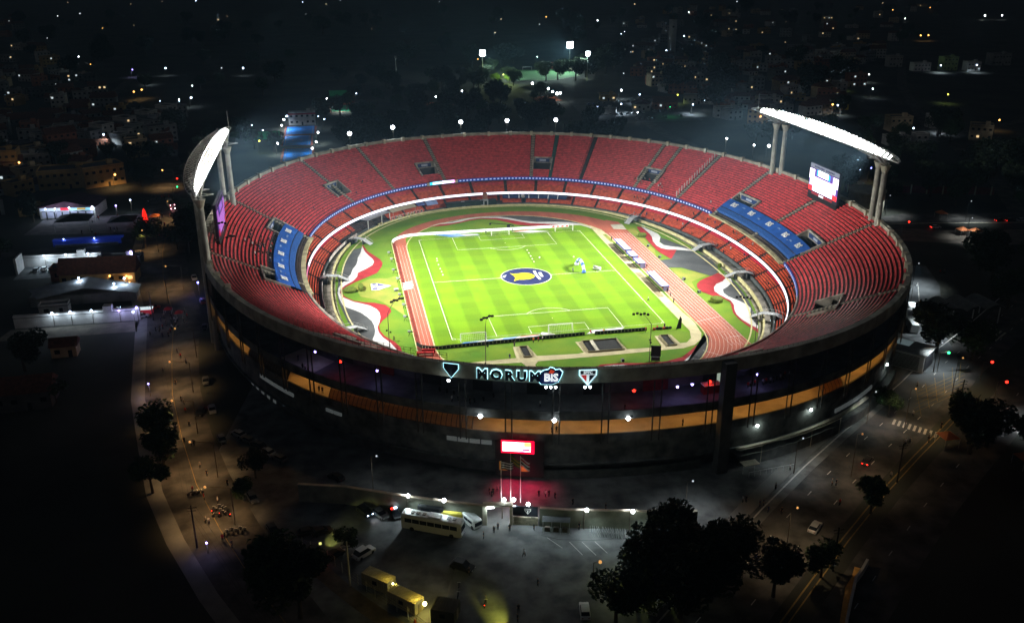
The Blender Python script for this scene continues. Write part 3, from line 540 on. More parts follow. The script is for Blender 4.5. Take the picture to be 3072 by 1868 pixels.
gantry(1,'right hand curved floodlight gantry with blazing white lamps on four columns'); gantry(-1,'left hand curved floodlight gantry seen edge on beside the street')
# ---- scoreboards
def board(sx,lb):
    x=109.6 if sx>0 else -102.9; o=thing('scoreboard',lb,'scoreboard',(x,-7,30.8),0 if sx<0 else math.pi,'stadium scoreboards')
    # local: +x faces pitch, y across (20 m), z up
    MB().box((-.55,0,0),(.9,20.8,11.6)).ob('housing',mat('board_housing',(.03,.03,.05),.5),o); MB().box((-.6,0,-6.6),(1.2,20.8,1.8)).ob('base',dark_m,o)
    def pan(nm,u0,u1,v0,v1,c,e,x=0):
        MB().box((x+.05,-10.2+20.4*(u0+u1)/2,-5.7+11.4*(v0+v1)/2),(.1,20.4*(u1-u0),11.4*(v1-v0))).ob(nm,mat('sb_%s%.2f%.1f'%(nm,c[1],e),(.02,.02,.02),.5,em=c,es=e),o)
    # u runs from near to far end mirrored on the other side
    f=(lambda a,b:(a,b)) if sx>0 else (lambda a,b:(1-b,1-a))
    def pn(nm,u0,u1,v0,v1,c,e,x=0): a,b=f(u0,u1); pan(nm,a,b,v0,v1,c,e,x)
    K=1 if sx>0 else .28
    _pn=pn
    pn=(lambda nm,u0,u1,v0,v1,c,e,x=0:_pn(nm,u0,u1,v0,v1,c if sx>0 else (c[0]*.45,c[1]*.15,c[2]*.6),e*K if c[1]>.1 else e*.5,x)) if sx<0 else _pn
    pn('backdrop',0,1,.12,.84,(.16,.08,.45),1.2)
    pn('top_banner',0,1,.86,1,(.45,.47,.6),.6); pn('white_panel',.15,.84,.14,.57,(1,1,1),4,.06); pn('pink_line',.15,.84,.575,.6,(1,.6,.9),3,.06)
    pn('score_panel',.0,.17,.5,.82,(1,.9,1),3.5,.06); pn('score_panel',.83,1,.5,.82,(1,.9,1),3.5,.06)
    pn('light_panel',.3,.66,.66,.84,(.75,.95,1),4,.06); pn('cyan_panel',.25,.3,.66,.84,(.02,.4,1),2,.06); pn('cyan_panel',.66,.72,.64,.82,(.02,.4,1),2,.06)
    pn('side_light',.04,.11,.3,.47,(1,1,1),3.5,.06); pn('side_light',.87,.94,.3,.47,(1,1,1),3.5,.06); pn('red_panel',0,.13,.12,.27,(1,.03,.03),2.2,.06); pn('red_panel',.86,1,.12,.27,(1,.03,.03),2.2,.06); pn('lower_strip',.13,.86,.02,.1,(.5,.02,.04),.8,.03); pn('white_plate',.4,.56,.02,.09,(1,.9,.95),1.5,.08)
    for i in range(14): pn('banner_mark',.16+.05*i,.19+.05*i,.9,.955,(.08,.1,.3),.3,.12) if i!=7 else 0
    for y in(-8,8): MB().beam((-1.5,y,-5.5),(-3,y,-12),.5).ob('strut',steeld,o)
board(1,'large bright scoreboard above right hand stand with white and purple panels'); board(-1,'scoreboard seen edge on above left hand stand with purple and pink glow')
# ---- white post divider in the upper stand
for i in range(16):
    a=84.5+1.62*i; z=10.8+(a-82.8)*.532; p=P(29.2,a); MB().box((p[0],p[1],z+1.1),(.35,.35,2.4)).ob('divider_post',mat('post_white',(.55,.5,.48),.6),up)
dm=MB(); band(dm,61.9,62.0,[(84,11.5),(110,25.4),(110,27),(84,13.2)],cap=False); dm.ob('divider_net',mat('net_dark',(.01,.01,.012),.9),up)
# ---- far end pieces between lower stand and track
def lowbox(nm,t0,t1,a0,a1,z0,z1,m,par): mb=MB(); band(mb,t0,t1,boxprof(a0,a1,z0,z1),24.7,2); return mb.ob(nm,m,par)
tb=thing('technical_platform','long dark green platform wall beyond the far track bend','platform')
lowbox('wall',88,104,75.4,76,-.5,2.4,mat('platform_green',(.014,.03,.024),.7,.3,.5),tb); lowbox('deck',88,104,75.4,79,2.2,2.4,mat('deck_dark',(.03,.04,.04),.8,.2,1),tb)
for t in(98,92): d,nn=tang(t,75); p=P(t,75,24.7); MB().beam((p[0],p[1],-.2),(p[0]+nn.x*2,p[1]+nn.y*2,2.6),1.6,.3).ob('steps',steel,tb)
cn=thing('canopy','long beige sloping canopy under the white board on left','canopy'); mb=MB(); band(mb,114.5,124.5,[(77.6,3.1),(81.0,4.3)],24.7,1.5,cap=False); band(mb,114.5,124.5,[(77.6,2.95),(81.0,4.15)],24.7,1.5,cap=False); mb.ob('roof_sheet',mat('beige_sheet',(.33,.29,.2),.8,.15,.6),cn)
for t in(115,119.5,124): p=P(t,77.8,24.7); MB().cone((p[0],p[1],.3),(p[0],p[1],3.1),.08,.08,6).ob('post',steel,cn)
cn=thing('canopy','grey steel canopy on white posts over camera seats on left','canopy'); mb=MB()
band(mb,126,137,boxprof(76.4,81.0,4.05,4.2),24.7,1.5); mb.ob('roof_sheet',mat('gray_sheet',(.3,.3,.32),.6,.15,1),cn)
for t in(126.3,130,136.7): p=P(t,76.6,24.7); MB().box((p[0],p[1],2),(.35,.35,4.2)).ob('post',white,cn)
for t in(128,133): mb=MB(); band(mb,t-1.2,t+1.2,boxprof(77.6,79.4,4.21,4.24),24.7,1); mb.ob('roof_panel',mat('panel_light',(.36,.38,.38),.6),cn)
cn=thing('canopy','dark blue curved canopy under the white board at far end','canopy'); mb=MB(); band(mb,65,86,[(77.6,2.6),(78.4,3.4),(80.9,4.2)],24.7,1.5,cap=False); mb.ob('roof_sheet',mat('navy_sheet',(.02,.035,.09),.35,.3,.5),cn)
for i in range(6): mb=MB(); t=68+3.2*i; band(mb,t-.12,t+.12,[(77.5,2.65),(78.35,3.5),(80.9,4.3)],24.7,1,cap=False); mb.ob('white_rib',white,cn)
cn=thing('canopy','pale blue small curved canopy beside the dark blue canopy','canopy'); mb=MB(); band(mb,106.5,110.5,[(77.2,2.6),(78.4,3.6),(80.9,4.2)],24.7,1.5,cap=False); mb.ob('roof_sheet',mat('paleblue_sheet',(.22,.3,.5),.4,.2,.5),cn)
cn=thing('canopy','deep blue box canopy between beige canopy and pale blue one','canopy'); mb=MB(); band(mb,110.9,114,[(77.2,3.2),(80.9,4.1)],24.7,1.5,cap=False); mb.ob('roof_sheet',mat('deepblue_sheet',(.05,.07,.2),.5,.2,.5),cn)
# fan banners with lettering
def banner(t0,t1,a,z,h,txt,lb,cols,k=24.7,edge=None):
    o=thing('fan_banner',lb,'banner'); mb=MB(); band(mb,t0,t1,boxprof(a,a+.08,z,z+h),k,1.5); mb.ob('cloth',mat('banner_white',(.62,.58,.52),.9,.1,1),o)
    n=len(txt)
    for i,ch in enumerate(txt):
        if ch==' ': continue
        t=t1-(t1-t0)*(i+.5)/n; p=P(t,a-.06,k); d,nn=tang(t,a,k); ou=Vector((p[0]-3.5,p[1]))
        if nn.dot(ou)<0: nn=-nn
        text('letter',ch,h*1.05,cols[i%len(cols)],o,frame((p[0],p[1],z+h/2),Vector((nn.y,-nn.x,0)),(0,0,1)),.01,.05)
rL=mat('letter_red',(.5,.04,.03),.8); kL=mat('letter_black',(.03,.03,.03),.8)
banner(112.5,126.3,76.45,.3,1.35,'DENTRE OS GRANDES ÉS O PRIMEIRO','long white fan banner with red and black capitals at far left',(rL,rL,kL))
banner(143,164,76.45,.1,1.2,'TU ÉS FORTE TU ÉS GRANDE','long pale fan banner with faded pink letters on left moat wall',(mat('letter_pink',(.5,.25,.25),.8),mat('letter_gray',(.35,.32,.33),.8)))
o=thing('fan_banner','blank pale banner hung along left moat wall behind concrete steps','banner'); mb=MB(); band(mb,171,190,boxprof(76.4,76.5,.0,1.1),24.7,1.5); mb.ob('cloth',mat('banner_pale',(.5,.45,.43),.9,.15,1),o)
# ================================================================ FIELD THINGS
def goal(x,y,sg,lb,w=7.4,rz=0):
    o=thing('football_goal',lb,'goal',(x,y,.09),rz,'football goals'); f=MB()
    for e in(-w/2,w/2): f.cone((e,0,0),(e,0,2.5),.11,.11,7)
    f.cone((-w/2,0,2.5),(w/2,0,2.5),.11,.11,7).ob('goal_frame',white,o)
    m=MB(); D=sg*2.3
    for i in range(15):
        e=-w/2+w*i/14; m.beam((e,0,2.45),(e,D*.45,2.4),.03).beam((e,D*.45,2.4),(e,D,.05),.03)
    for j in range(6): z=2.4-2.35*j/5; yy=D*.45+D*.55*j/5; m.beam((-w/2,yy,z),(w/2,yy,z),.03); m.beam((-w/2,0,z),(-w/2,yy,z),.03); m.beam((w/2,0,z),(w/2,yy,z),.03)
    m.ob('net',mat('net_white',(.6,.62,.6),.9),o)
goal(0,52.5,1,'football goal at far end with white board behind'); goal(27.5,53.2,1,'spare football goal at far right corner of pitch',7.6); goal(-.1,-52.5,-1,'near football goal on goal line beside white banner',7.6); goal(-27.8,-54.3,-1,'spare football goal at near left above painted banner',7.8)
ADV=mat('board_glow',(.3,.3,.3),.5,em=(.95,1,.95),es=1.5)
def wallboard(pts,z0,h,lb,nm,m,par=None,th=.5,group=None,seg=None,backm=None):
    o=thing(nm,lb,'advertising board',group=group)
    for i,(a,b) in enumerate(zip(pts,pts[1:])): 
        q=MB(); q.line([a,b],th,z0,h); q.ob('board_panel',m,o)
        if backm: q=MB(); q.line([(a[0],a[1]+.3),(b[0],b[1]+.3)],.1,z0,h*.96); q.ob('board_back',backm,o)
    return o
far=[(-44.9,50.4),(-44.2,52.8),(-43,54.6),(-41.3,56.3),(-39.2,57.6),(-36.5,58.5),(-33,59)]+[(x,59.05) for x in rg(-27,23.4,10)]
wallboard(far,.07,1.0,'long glowing white board curving along far touchline from left corner','led_board',ADV)
o=wallboard([(23.6,59.05),(27,59.1),(31,59.1)],.07,1.0,'short white board with red patches behind spare far goal','led_board',mat('board_white_dim',(.6,.6,.6),.5,em=(.95,.95,1),es=.7))
for x in(24.2,26.2,28.2,30.2): MB().box((x,58.77,.62),(1.0,.04,.7)).ob('red_patch',mat('red_patch',(.6,.04,.04),.6,em=(1,.1,.1),es=.4),o)
near=[(-45,-54.5),(-44,-56.8),(-41.5,-58.3),(-38.5,-58.9)]+[(x,-58.6+1.7*(x+36)/42.5) for x in rg(-36,6.5,12)]
bk=mat('board_dark',(.015,.018,.016),.7)
for pts,lb in((near,'long black board row with pale stripes behind near goal'),([(x,-57.2) for x in rg(9.8,26.5,5)],'short black board row with pale stripes at near right')):
    o=wallboard(pts,.07,1.05,lb,'perimeter_board',bk,th=.35); st=MB()
    L_=0
    for a,b in zip(pts,pts[1:]):
        d=math.hypot(b[0]-a[0],b[1]-a[1]); n=max(1,int(d/.95))
        for i in range(n):
            f=(i+.5)/n; st.box((a[0]+(b[0]-a[0])*f,a[1]+(b[1]-a[1])*f-.2,.62),(.22,.05,.62),math.atan2(b[1]-a[1],b[0]-a[0]))
    st.ob('pale_stripe',mat('stripe_pale',(.42,.42,.3),.7),o)
# ground banners
def cloth(nm,pts,lb,base,bits=()):
    o=thing(nm,lb,'ground banner'); MB().poly(pts,.1,.02).ob('cloth',base,o)
    for p_,m_,n_ in bits: MB().poly(p_,.125,.01).ob(n_,m_,o)
bB=mat('banner_blue',(.05,.2,.5),.7,.2,.6); bL=mat('banner_lightblue',(.22,.35,.55),.7,.2,.6); bW=mat('banner_bright',(.55,.55,.55),.7,.1,.5); bR=mat('banner_red',(.5,.1,.08),.7,.2,.6)
cloth('ground_banner',[(-32.3,-57.4),(-31,-55.2),(-13.7,-53.9),(-16.6,-56.6)],'blue and white printed cloth lying behind near left goal',bL,[([(-32,-57.2),(-31,-55.4),(-29,-55.2),(-29.6,-57)],bB,'blue_stripe'),([(-28,-56.9),(-26,-55),(-23,-54.7),(-24.8,-56.6)],bW,'white_stripe'),([(-22.5,-56.7),(-21,-54.6),(-18.4,-54.4),(-19.6,-56.5)],bW,'white_stripe')])
cloth('ground_banner',[(-16.4,-56.6),(-13.5,-53.9),(-6.4,-53.5),(-9.3,-57)],'white cloth with red edge lying left of near goal',bW,[([(-16.2,-56.5),(-15.4,-55.8),(-9,-56),(-9.4,-56.8)],bR,'red_edge'),([(-13.6,-54.6),(-13,-54),(-7,-53.7),(-7.6,-54.2)],bR,'red_edge')])
cloth('ground_banner',[(7.4,-56.2),(9.8,-53.7),(13.6,-53.5),(12.9,-57.8),(11,-56)],'white cloth with red side lying right of near goal',bW,[([(12.3,-57.2),(13.3,-53.7),(13.6,-53.6),(13,-57.8)],bR,'red_edge')])
cloth('ground_banner',[(14,-53.6),(20.6,-53.4),(17.1,-56.4),(13.8,-56.2)],'plain white cloth lying at near right of goal line',bW)
cloth('ground_banner',[(-27.4,58.4),(-18,58.2),(-9,56),(-8.4,54.2),(-20.6,53.8)],'blue and white cloth lying behind far goal on left side',bL,[([(-27,58.2),(-23,58),(-18.5,54.2),(-20.4,54)],bB,'blue_stripe'),([(-17,57.8),(-9.5,56),(-8.6,54.4),(-14,54)],bW,'white_stripe')])
cloth('ground_banner',[(5.3,56.6),(12.3,58),(21.4,53.9),(12.6,53.3)],'white and red cloth lying behind far goal on right side',bW,[([(6,56.8),(12.3,57.9),(13.5,57.2),(7,56)],bR,'red_edge')])
o=thing('inflatable_tube','white inflatable tube lying beside the near goal post','inflatable',(-4.6,-55.2,.5),-.5); MB().cone((-1.9,0,0),(1.9,0,0),.45,.45,12).ball((-1.9,0,0),.45,10).ball((1.9,0,0),.45,10).ob('tube',white,o,smooth=True)
# dugouts
dw=mat('dugout_white',(.55,.55,.6),.5,.1,1); db=mat('dugout_blue',(.05,.08,.4),.4)
for y0,y1,lb in((17.2,31.4,'long white dugout shelter with blue frame farthest along touchline'),(9.2,15.2,'short white dugout shelter second from far end'),(.2,6.4,'short white dugout shelter third from far end'),(-24.9,-9.2,'long white dugout shelter with blue frame nearest camera')):
    o=thing('dugout',lb,'dugout',(44.3,(y0+y1)/2,.1),0,'dugout shelters by the track'); l=y1-y0
    n=max(2,int(l/5)); 
    for i in range(n): 
        a=-l/2+l*i/n+.12; b=-l/2+l*(i+1)/n-.12; m=MB(); m.add([(-1.5,a,2.0),(1.2,a,1.9),(1.2,b,1.9),(-1.5,b,2.0),(-1.5,a,1.88),(1.2,a,1.78),(1.2,b,1.78),(-1.5,b,1.88)],[(0,1,2,3),(7,6,5,4),(0,4,5,1),(1,5,6,2),(2,6,7,3),(3,7,4,0)]); m.ob('roof_panel',dw,o)
    m=MB(); 
    for yy in(-l/2,l/2): m.beam((-1.55,yy,1.98),(1.25,yy,1.88),.18).beam((1.1,yy,0),(1.1,yy,1.8),.14)
    m.beam((-1.58,-l/2,1.95),(-1.58,l/2,1.95),.26).beam((1.28,-l/2,1.85),(1.28,l/2,1.85),.14).ob('frame',db,o)
    m=MB(); m.add([(1.0,-l/2,0),(1.0,l/2,0),(1.0,l/2,1.78),(1.0,-l/2,1.78)],[(0,1,2,3)]); m.ob('rear_wall',mat('dugout_back',(.2,.2,.35),.4),o)
    for yy in(-l/2,l/2): MB().add([(-.7,yy,0),(1,yy,0),(1,yy,1.78),(-.9,yy,1.85)],[(0,1,2,3)]).ob('side_wall',mat('dugout_side',(.2,.22,.4),.4),o)
    MB().box((.5,0,.35),(.6,l-.6,.5)).ob('bench',black,o)
    MB().box((-2.0,0,.04),(.16,l,.12)).ob('floor_edge',black,o)
# emblem cloth on the left grass, lettering on track
o=thing('crest_cloth','white shield crest cloth lying on left grass strip','cloth',(-53,-.5,.1)); mw=Matrix.Translation((0,0,0))@Matrix.Rotation(math.pi/2,4,'Z'); crest(o,mw,1.75,white,white,mat('cloth_lilac',(.4,.38,.5),.8),mat('cloth_navy',(.06,.06,.2),.8))
o=thing('painted_word','white lettering painted on the left track lanes','lettering',(-42.95,-1.3,.075)); text('word','VISA',4.4,white,o,Matrix.Rotation(math.radians(88),4,'Z')@Matrix.Scale(.95,4,(1,0,0)),.005,.22)
# hedges
def bush(x,y,rx,ry,h,lb,rz=0):
    o=thing('clipped_hedge',lb,'hedge',(x,y,0),rz,'clipped hedges beside the track'); m=MB(); rng=random.Random(int(x*10)); rings=[]
    for z,f in((0,.92),(h*.35,1.0),(h*.8,.98),(h,.86),(h*1.03,.4)): rings.append([(rx*f*(1+.03*rng.uniform(-1,1))*math.cos(q),ry*f*(1+.03*rng.uniform(-1,1))*math.sin(q),z+.05*rng.uniform(-1,1)) for q in rg(0,6.0,22)])
    m.loft(rings,0,True); m.add(rings[-1],[tuple(range(len(rings[-1])))]); m.ob('foliage',hedge,o); 
    m=MB()
    for i in range(260): 
        q=rng.uniform(0,6.28); z=rng.uniform(0,h*1.05); f=1.0 if z<h*.85 else rng.uniform(.2,.95); c_=Vector((rx*f*math.cos(q),ry*f*math.sin(q),z)); u=Vector((rng.uniform(-1,1),rng.uniform(-1,1),rng.uniform(-1,1)))*.16; v=Vector((rng.uniform(-1,1),rng.uniform(-1,1),rng.uniform(-1,1)))*.16; m.add([c_-u,c_+v,c_+u],[(0,1,2)])
    m.ob('sprigs',hedge,o,kind='stuff')
bush(57.9,-37.6,2.1,2.1,1.4,'round clipped hedge beside right track at the near red wave'); bush(57.3,39.2,1.7,1.7,1.3,'round clipped hedge beside right track near far red wave'); bush(73.3,-3.8,.7,.7,1.3,'small clipped bush at edge of grey asphalt on right'); bush(-63.4,-3.1,2.3,2.2,1.0,'wide low hedge at the neck of left painted wave'); bush(-59.6,-1.2,.95,3.0,1.3,'long narrow hedge beside the crest cloth')
# speaker boxes on grass, cameras
for x,y,lb in((55.2,25.4,'farthest speaker box on right grass strip'),(54.9,10.8,'speaker box at corner of grey asphalt on right'),(54.9,-14.9,'speaker box on dry grass beside right track'),(55.3,-28.5,'speaker box on grass strip before the hedge'),(12.2,-77.8,'lone speaker box at the near painted wave')):
    o=thing('speaker_box',lb,'speaker',(x,y,.02),random.uniform(0,3),'speaker boxes around the track'); MB().box((0,0,.45),(.9,.8,.9)).ob('cabinet',mat('box_gray',(.16,.17,.16),.7),o); MB().box((-.5,0,.5),(.12,.7,.7)).ob('grille',black,o)
for i,(x,y) in enumerate(((-47.3,33.8),(-46.8,25.7),(-47,12.8),(-46.2,2.9),(-46.8,-13.5),(-46.2,-23.3),(-46.7,-34.2),(-46.4,-47))):
    o=thing('camera_tripod','covered broadcast camera on tripod by left touchline, %s'%('farthest one','second from far end','third from far end','above the painted word','just below the painted word','third from the near end','second from near end','nearest one')[i],'camera',(x,y,.05),random.uniform(-.4,.4),'cameras along left touchline')
    MB().beam((0,0,1.2),(-.4,.4,0),.07).beam((0,0,1.2),(-.4,-.4,0),.07).beam((0,0,1.2),(.5,0,0),.07).ob('tripod',black,o); MB().box((-.2,0,1.5),(.9,.55,.6)).ob('cover',mat('cover_gray',(.3,.33,.33),.7),o); MB().cone((.25,0,1.45),(.95,0,1.35),.2,.15,7).ob('lens',black,o)
o=thing('equipment_table','white topped table beside left camera row','table',(-47.6,-6,.05)); MB().box((0,0,.75),(1.5,1.1,.1)).ob('top',white,o); MB().box((0,0,.35),(1.3,.9,.7)).ob('skirt',mat('skirt_gray',(.15,.17,.16),.8),o)
# stair pits
def pit(x0,y0,x1,y1,lb,split=None):
    o=thing('stair_pit',lb,'stairwell',((x0+x1)/2,(y0+y1)/2,.1),0,'sunken stairwells behind near goal'); w=x1-x0; d=y1-y0
    MB().poly([(-w/2,-d/2),(w/2,-d/2),(w/2,d/2),(-w/2,d/2)],.0).ob('opening',mat('pit_dark',(.018,.019,.018),.9,.3,1),o)
    m=MB()
    for a,b,c_,e in((-w/2,-d/2,w/2,-d/2),(-w/2,d/2,w/2,d/2),(-w/2,-d/2,-w/2,d/2),(w/2,-d/2,w/2,d/2)): m.line([(a,b),(c_,e)],.25,0,.45)
    m.ob('kerb_wall',mat('pit_kerb',(.2,.18,.1),.9,.2,1),o)
    for i in range(int(d/.75)): y=-d/2+.5+.75*i; MB().box((0 if not split else w*.15,y,.05),(w-.5 if not split else w*.66,.2,.08)).ob('tread',mat('tread',(.09,.095,.09),.8),o)
    if split: MB().box((-w/2+w*.27,0,.25),(.9,d,.4)).ob('middle_wall',concl,o)
pit(-15.2,-69.7,-12.7,-62.3,'narrow sunken stairwell at left behind near boards'); pit(4.2,-70,15.2,-61.9,'wide double sunken stairwell in the middle behind boards',1); pit(28.8,-70,31.6,-62.4,'narrow sunken stairwell at right behind near boards')
o=thing('screen_trailer','black folded screen on stand at near edge of infield','screen',(21.5,-79.6,0),-.3,None,.62); MB().box((0,0,5.4),(4.6,.5,5.2)).ob('screen',black,o); MB().box((0,.3,1.5),(4,1.8,1.6)).ob('base_unit',dark_m,o)
for e in(-1.8,1.8): MB().beam((e,0,0),(e,0,3),.25).ob('leg',steeld,o)
o=thing('advert_stand','red and white advertising boxes on near left track corner','advert stand',(-43.3,-62.6,.06),-.12); MB().box((0,0,.6),(5,1.0,1.2)).ob('front_box',mat('ad_red',(.4,.03,.03),.6),o); MB().box((1,1.2,.9),(4,.4,1.4)).ob('rear_box',mat('ad_red',(.4,.03,.03)),o); MB().box((.2,-.53,.6),(4,.04,.5)).ob('white_mark',white,o)
o=thing('camera_crane','black television crane behind the far goal','camera crane',(5.2,61.5,0)); MB().beam((0,0,1.8),(-8,-.3,3.0),.2).beam((0,0,1.8),(2.2,0,1.2),.4).ob('arm',black,o); MB().box((0,0,.9),(1.2,1.2,1.8)).ob('pedestal',black,o); MB().box((-8,-.3,2.6),(.7,.6,.7)).ob('camera_head',black,o)
# footbridges over the moat
def bridge(x,y,lb):
    ang=math.atan2(y*.8,x-3.5); o=thing('footbridge',lb,'footbridge',(x,y,-.4),ang,'footbridges over the moat')
    m=MB(); pts=[(-5,0,.55),(-1.5,0,2.3),(2.5,0,2.5),(5,0,1.7)]
    for a,b in zip(pts,pts[1:]): m.beam(a,b,2.4,.2)
    m.ob('deck',mat('bridge_white',(.4,.42,.42),.6,.15,1),o)
    for e in(-1.2,1.2):
        r=MB(); 
        for a,b in zip(pts,pts[1:]): r.beam((a[0],e,a[2]+1),(b[0],e,b[2]+1),.1)
        for a in pts: r.beam((a[0],e,a[2]),(a[0],e,a[2]+1),.08)
        r.ob('railing',steel,o)
    for a in(-1.5,2.5): MB().box((a,0,1.1),(.3,2.2,2.4)).ob('support',mat('support_gray',(.12,.13,.13),.8),o)
    MB().box((3.5,2,1.0),(2.2,1.6,1.8)).ob('equipment_cover',black,o)
for x,y,lb in((60.5,61.5,'white arched footbridge at far right end of moat'),(75.6,17.5,'white arched footbridge beside the grey asphalt on right'),(75.6,-16,'white arched footbridge with dark cover on right side'),(67.6,-55.6,'white arched footbridge at near right of moat'),(-68.6,9,'white arched footbridge on left at the fan banner end'),(-64,-41,'white arched footbridge at near left of moat'),(-57.5,53,'white arched footbridge under the grey canopy on left')): bridge(x,y,lb)
# white cabinets below far banner
for i,(t) in enumerate((117,118.3,119.6,122.3,123.3,131,132.2)):
    p=P(t,75.6,24.7); d,nn=tang(t,75); o=thing('white_cabinet','tall cream cabinet standing below the %s, %s'%('lettered fan banner' if i<5 else 'grey canopy','one of a short row'),'cabinet',(p[0],p[1],-.4),math.atan2(nn.y,nn.x),'cream cabinets by the far moat'); MB().box((0,0,.85),(.8,.9,1.7)).ob('body',cream,o); MB().box((-.42,0,.9),(.04,.6,1.3)).ob('door',mat('cab_door',(.35,.35,.25),.8),o)
# inflatable arch in the far stand tunnel, ball-like mascot left as plain ball
o=thing('inflatable_tunnel','white player tunnel mouth at far end below dark canopy','tunnel',(*P(91,75.6,24.7),-.4)); MB().box((-.9,0,1.6),(.5,1.6,3.2)).box((.9,0,1.6),(.5,1.6,3.2)).box((0,0,3.2),(2.4,1.6,.5)).ob('arch',mat('tunnel_white',(.3,.34,.34),.7),o); MB().cone((0,1.6,3.4),(0,1.6,6),1.1,1.1,12).ob('chimney_column',mat('tan_column',(.25,.12,.08),.7),o)
o=thing('football_inflatable','large black and white inflatable football on dark pillar at far end','inflatable',(*P(79.5,78.2,24.7),0)); MB().ball((0,0,3.5),1.0,14).ob('ball',mat('ball_white',(.6,.6,.6),.5,col2=(.02,.02,.02),scale=1.6),o,smooth=True); MB().cone((0,0,0),(0,0,2.6),.9,.8,10).ob('pillar',black,o)
for i,(x,y) in enumerate(((-29.6,26.6),(-29.7,24),(-29.8,19.2),(-29.7,14.5),(-29.6,11),(-29.6,7.5))): tag(MB().cone((0,0,0),(0,0,.3),.3,.08,8).ob('training_cone',white,None,(x,y,.09)),'small white training cone in the row on left half of pitch','cone','left row of training cones')
for i,(x,y) in enumerate(((6.7,30.2),(6.6,26.5),(6.5,22.5),(6.4,19),(6.3,15.6))): tag(MB().cone((0,0,0),(0,0,.3),.3,.08,8).ob('training_cone',white,None,(x,y,.09)),'small white training cone in the row above centre emblem','cone','central row of training cones')
for x,y,lb in((9.4,19.8,'white football lying alone above the centre emblem'),(22.5,17.9,'white football nearest the right touchline')): tag(MB().ball((0,0,.2),.3,8).ob('football',white,None,(x,y,.09)),lb,'football')
arch=thing('inflatable_arch','blue and white inflatable arch standing on right half of pitch','inflatable arch',(21.5,4.2,.09),math.radians(-88)); m=MB(); m2=MB()
A=[(4.6*math.cos(q),0,3.3*math.sin(q)) for q in rg(0,math.pi,12)]
for i,(a,b) in enumerate(zip(A,A[1:])): (m if i%3 else m2).cone(a,b,.85 if i in(0,11) else .6,.6 if i in(0,) else (.85 if i==11 else .6),9)
m.ob('white_tube',mat('arch_white',(.4,.42,.5),.5),arch,smooth=True); m2.ob('blue_tube',mat('arch_blue',(.04,.12,.4),.5),arch,smooth=True)
o=thing('stretcher_board','white tilted board lying right of the inflatable arch','board',(27.3,2.0,.1),-.9); MB().box((0,0,.7),(3.4,.25,1.2)).ob('panel',white,o); MB().beam((-1,0,.6),(-1,-1.2,0),.1).beam((1,0,.6),(1,-1.2,0),.1).ob('prop',black,o)
# ---- people
def person_mesh(pose,top,bottom):
    me=bpy.data.meshes.new('person'); bm=bmesh.new(); sk={}
    st={'stand':(.0,.12,.0),'walk':(.28,.12,.2),'sit':(0,.12,.0)}[pose]
    hip=.95 if pose!='sit' else .52
    V=[((0,0,hip),.15),((0,0,hip+.25),.14),((0,.0,hip+.5),.16),((0,0,hip+.62),.065),((0,.02,hip+.72),.1),((0,.02,hip+.83),.095)]
    E_=[(0,1),(1,2),(2,3),(3,4),(4,5)]
    for s_ in(-1,1):
        k=len(V); fw=st[0]*s_
        if pose=='sit': V+=[((s_*.1,.03,hip-.02),.1),((s_*.13,.42,hip),.075),((s_*.13,.45,.08),.05),((s_*.13,.6,.04),.045)]
        else: V+=[((s_*.1,0,hip-.1),.1),((s_*.12,fw*.6,.5),.07),((s_*.13,fw*.8,.08),.05),((s_*.14,fw*.8+.15,.04),.045)]
        E_+=[(0,k),(k,k+1),(k+1,k+2),(k+2,k+3)]; k=len(V)
        V+=[((s_*.19,0,hip+.5),.07),((s_*.25,-fw*.4,hip+.22),.05),((s_*.25,-fw*.5+.1,hip-.02),.04),((s_*.25,-fw*.5+.13,hip-.1),.04)]; E_+=[(2,k),(k,k+1),(k+1,k+2),(k+2,k+3)]
    me.from_pydata([v for v,_ in V],E_,[]); o=bpy.data.objects.new('p',me); COL.objects.link(o); sm=o.modifiers.new('s','SKIN'); sm.use_smooth_shade=True
    for i,(v,r) in enumerate(V): me.skin_vertices[0].data[i].radius=(r,r*.85)
    me.skin_vertices[0].data[0].use_root=True
    dg=bpy.context.evaluated_depsgraph_get(); r=bpy.data.meshes.new_from_object(o.evaluated_get(dg)); r.name='person'; bpy.data.objects.remove(o)
    r.materials.clear()
    for m in(top,bottom,skin,hair,black): r.materials.append(m)
    for p in r.polygons:
        z=p.center.z-hip; x=abs(p.center.x); p.material_index=3 if z>.8 else 2 if z>.6 else (2 if x>.18 and z<.25 and z>-.25 else (0 if z>-.02 else (4 if p.center.z<.12 else 1)))
    return r
cl_=[('black and dark clothes',(.012,.012,.014),(.012,.014,.02)),('white shirt',(.55,.55,.55),(.015,.016,.025)),('red shirt',(.35,.015,.015),(.02,.02,.02)),('blue jacket',(.02,.03,.09),(.03,.04,.08)),('grey top',(.16,.16,.16),(.01,.01,.01)),('orange vest',(.5,.13,.02),(.02,.02,.02))]
PM={}
def pmesh(pose,i):
    if (pose,i) not in PM: 
        n_,a,b=cl_[i]; PM[(pose,i)]=person_mesh(pose,mat('top%d'%i,a,.8),mat('bottom%d'%i,b,.8))
    return PM[(pose,i)]
def person(x,y,z,where,group,i=None,pose='stand',rz=None,sc=1.0,lb=None):
    i=random.choice((0,0,1,2,3,4)) if i is None else i
    lb=lb or 'person in %s %s'%(cl_[i][0],where)
    o=link('person',pmesh(pose,i),None,(x,y,z),random.uniform(-3.1,3.1) if rz is None else rz,sc*random.uniform(.95,1.05),lb,'person',group); return o
PS='people on and around the pitch'
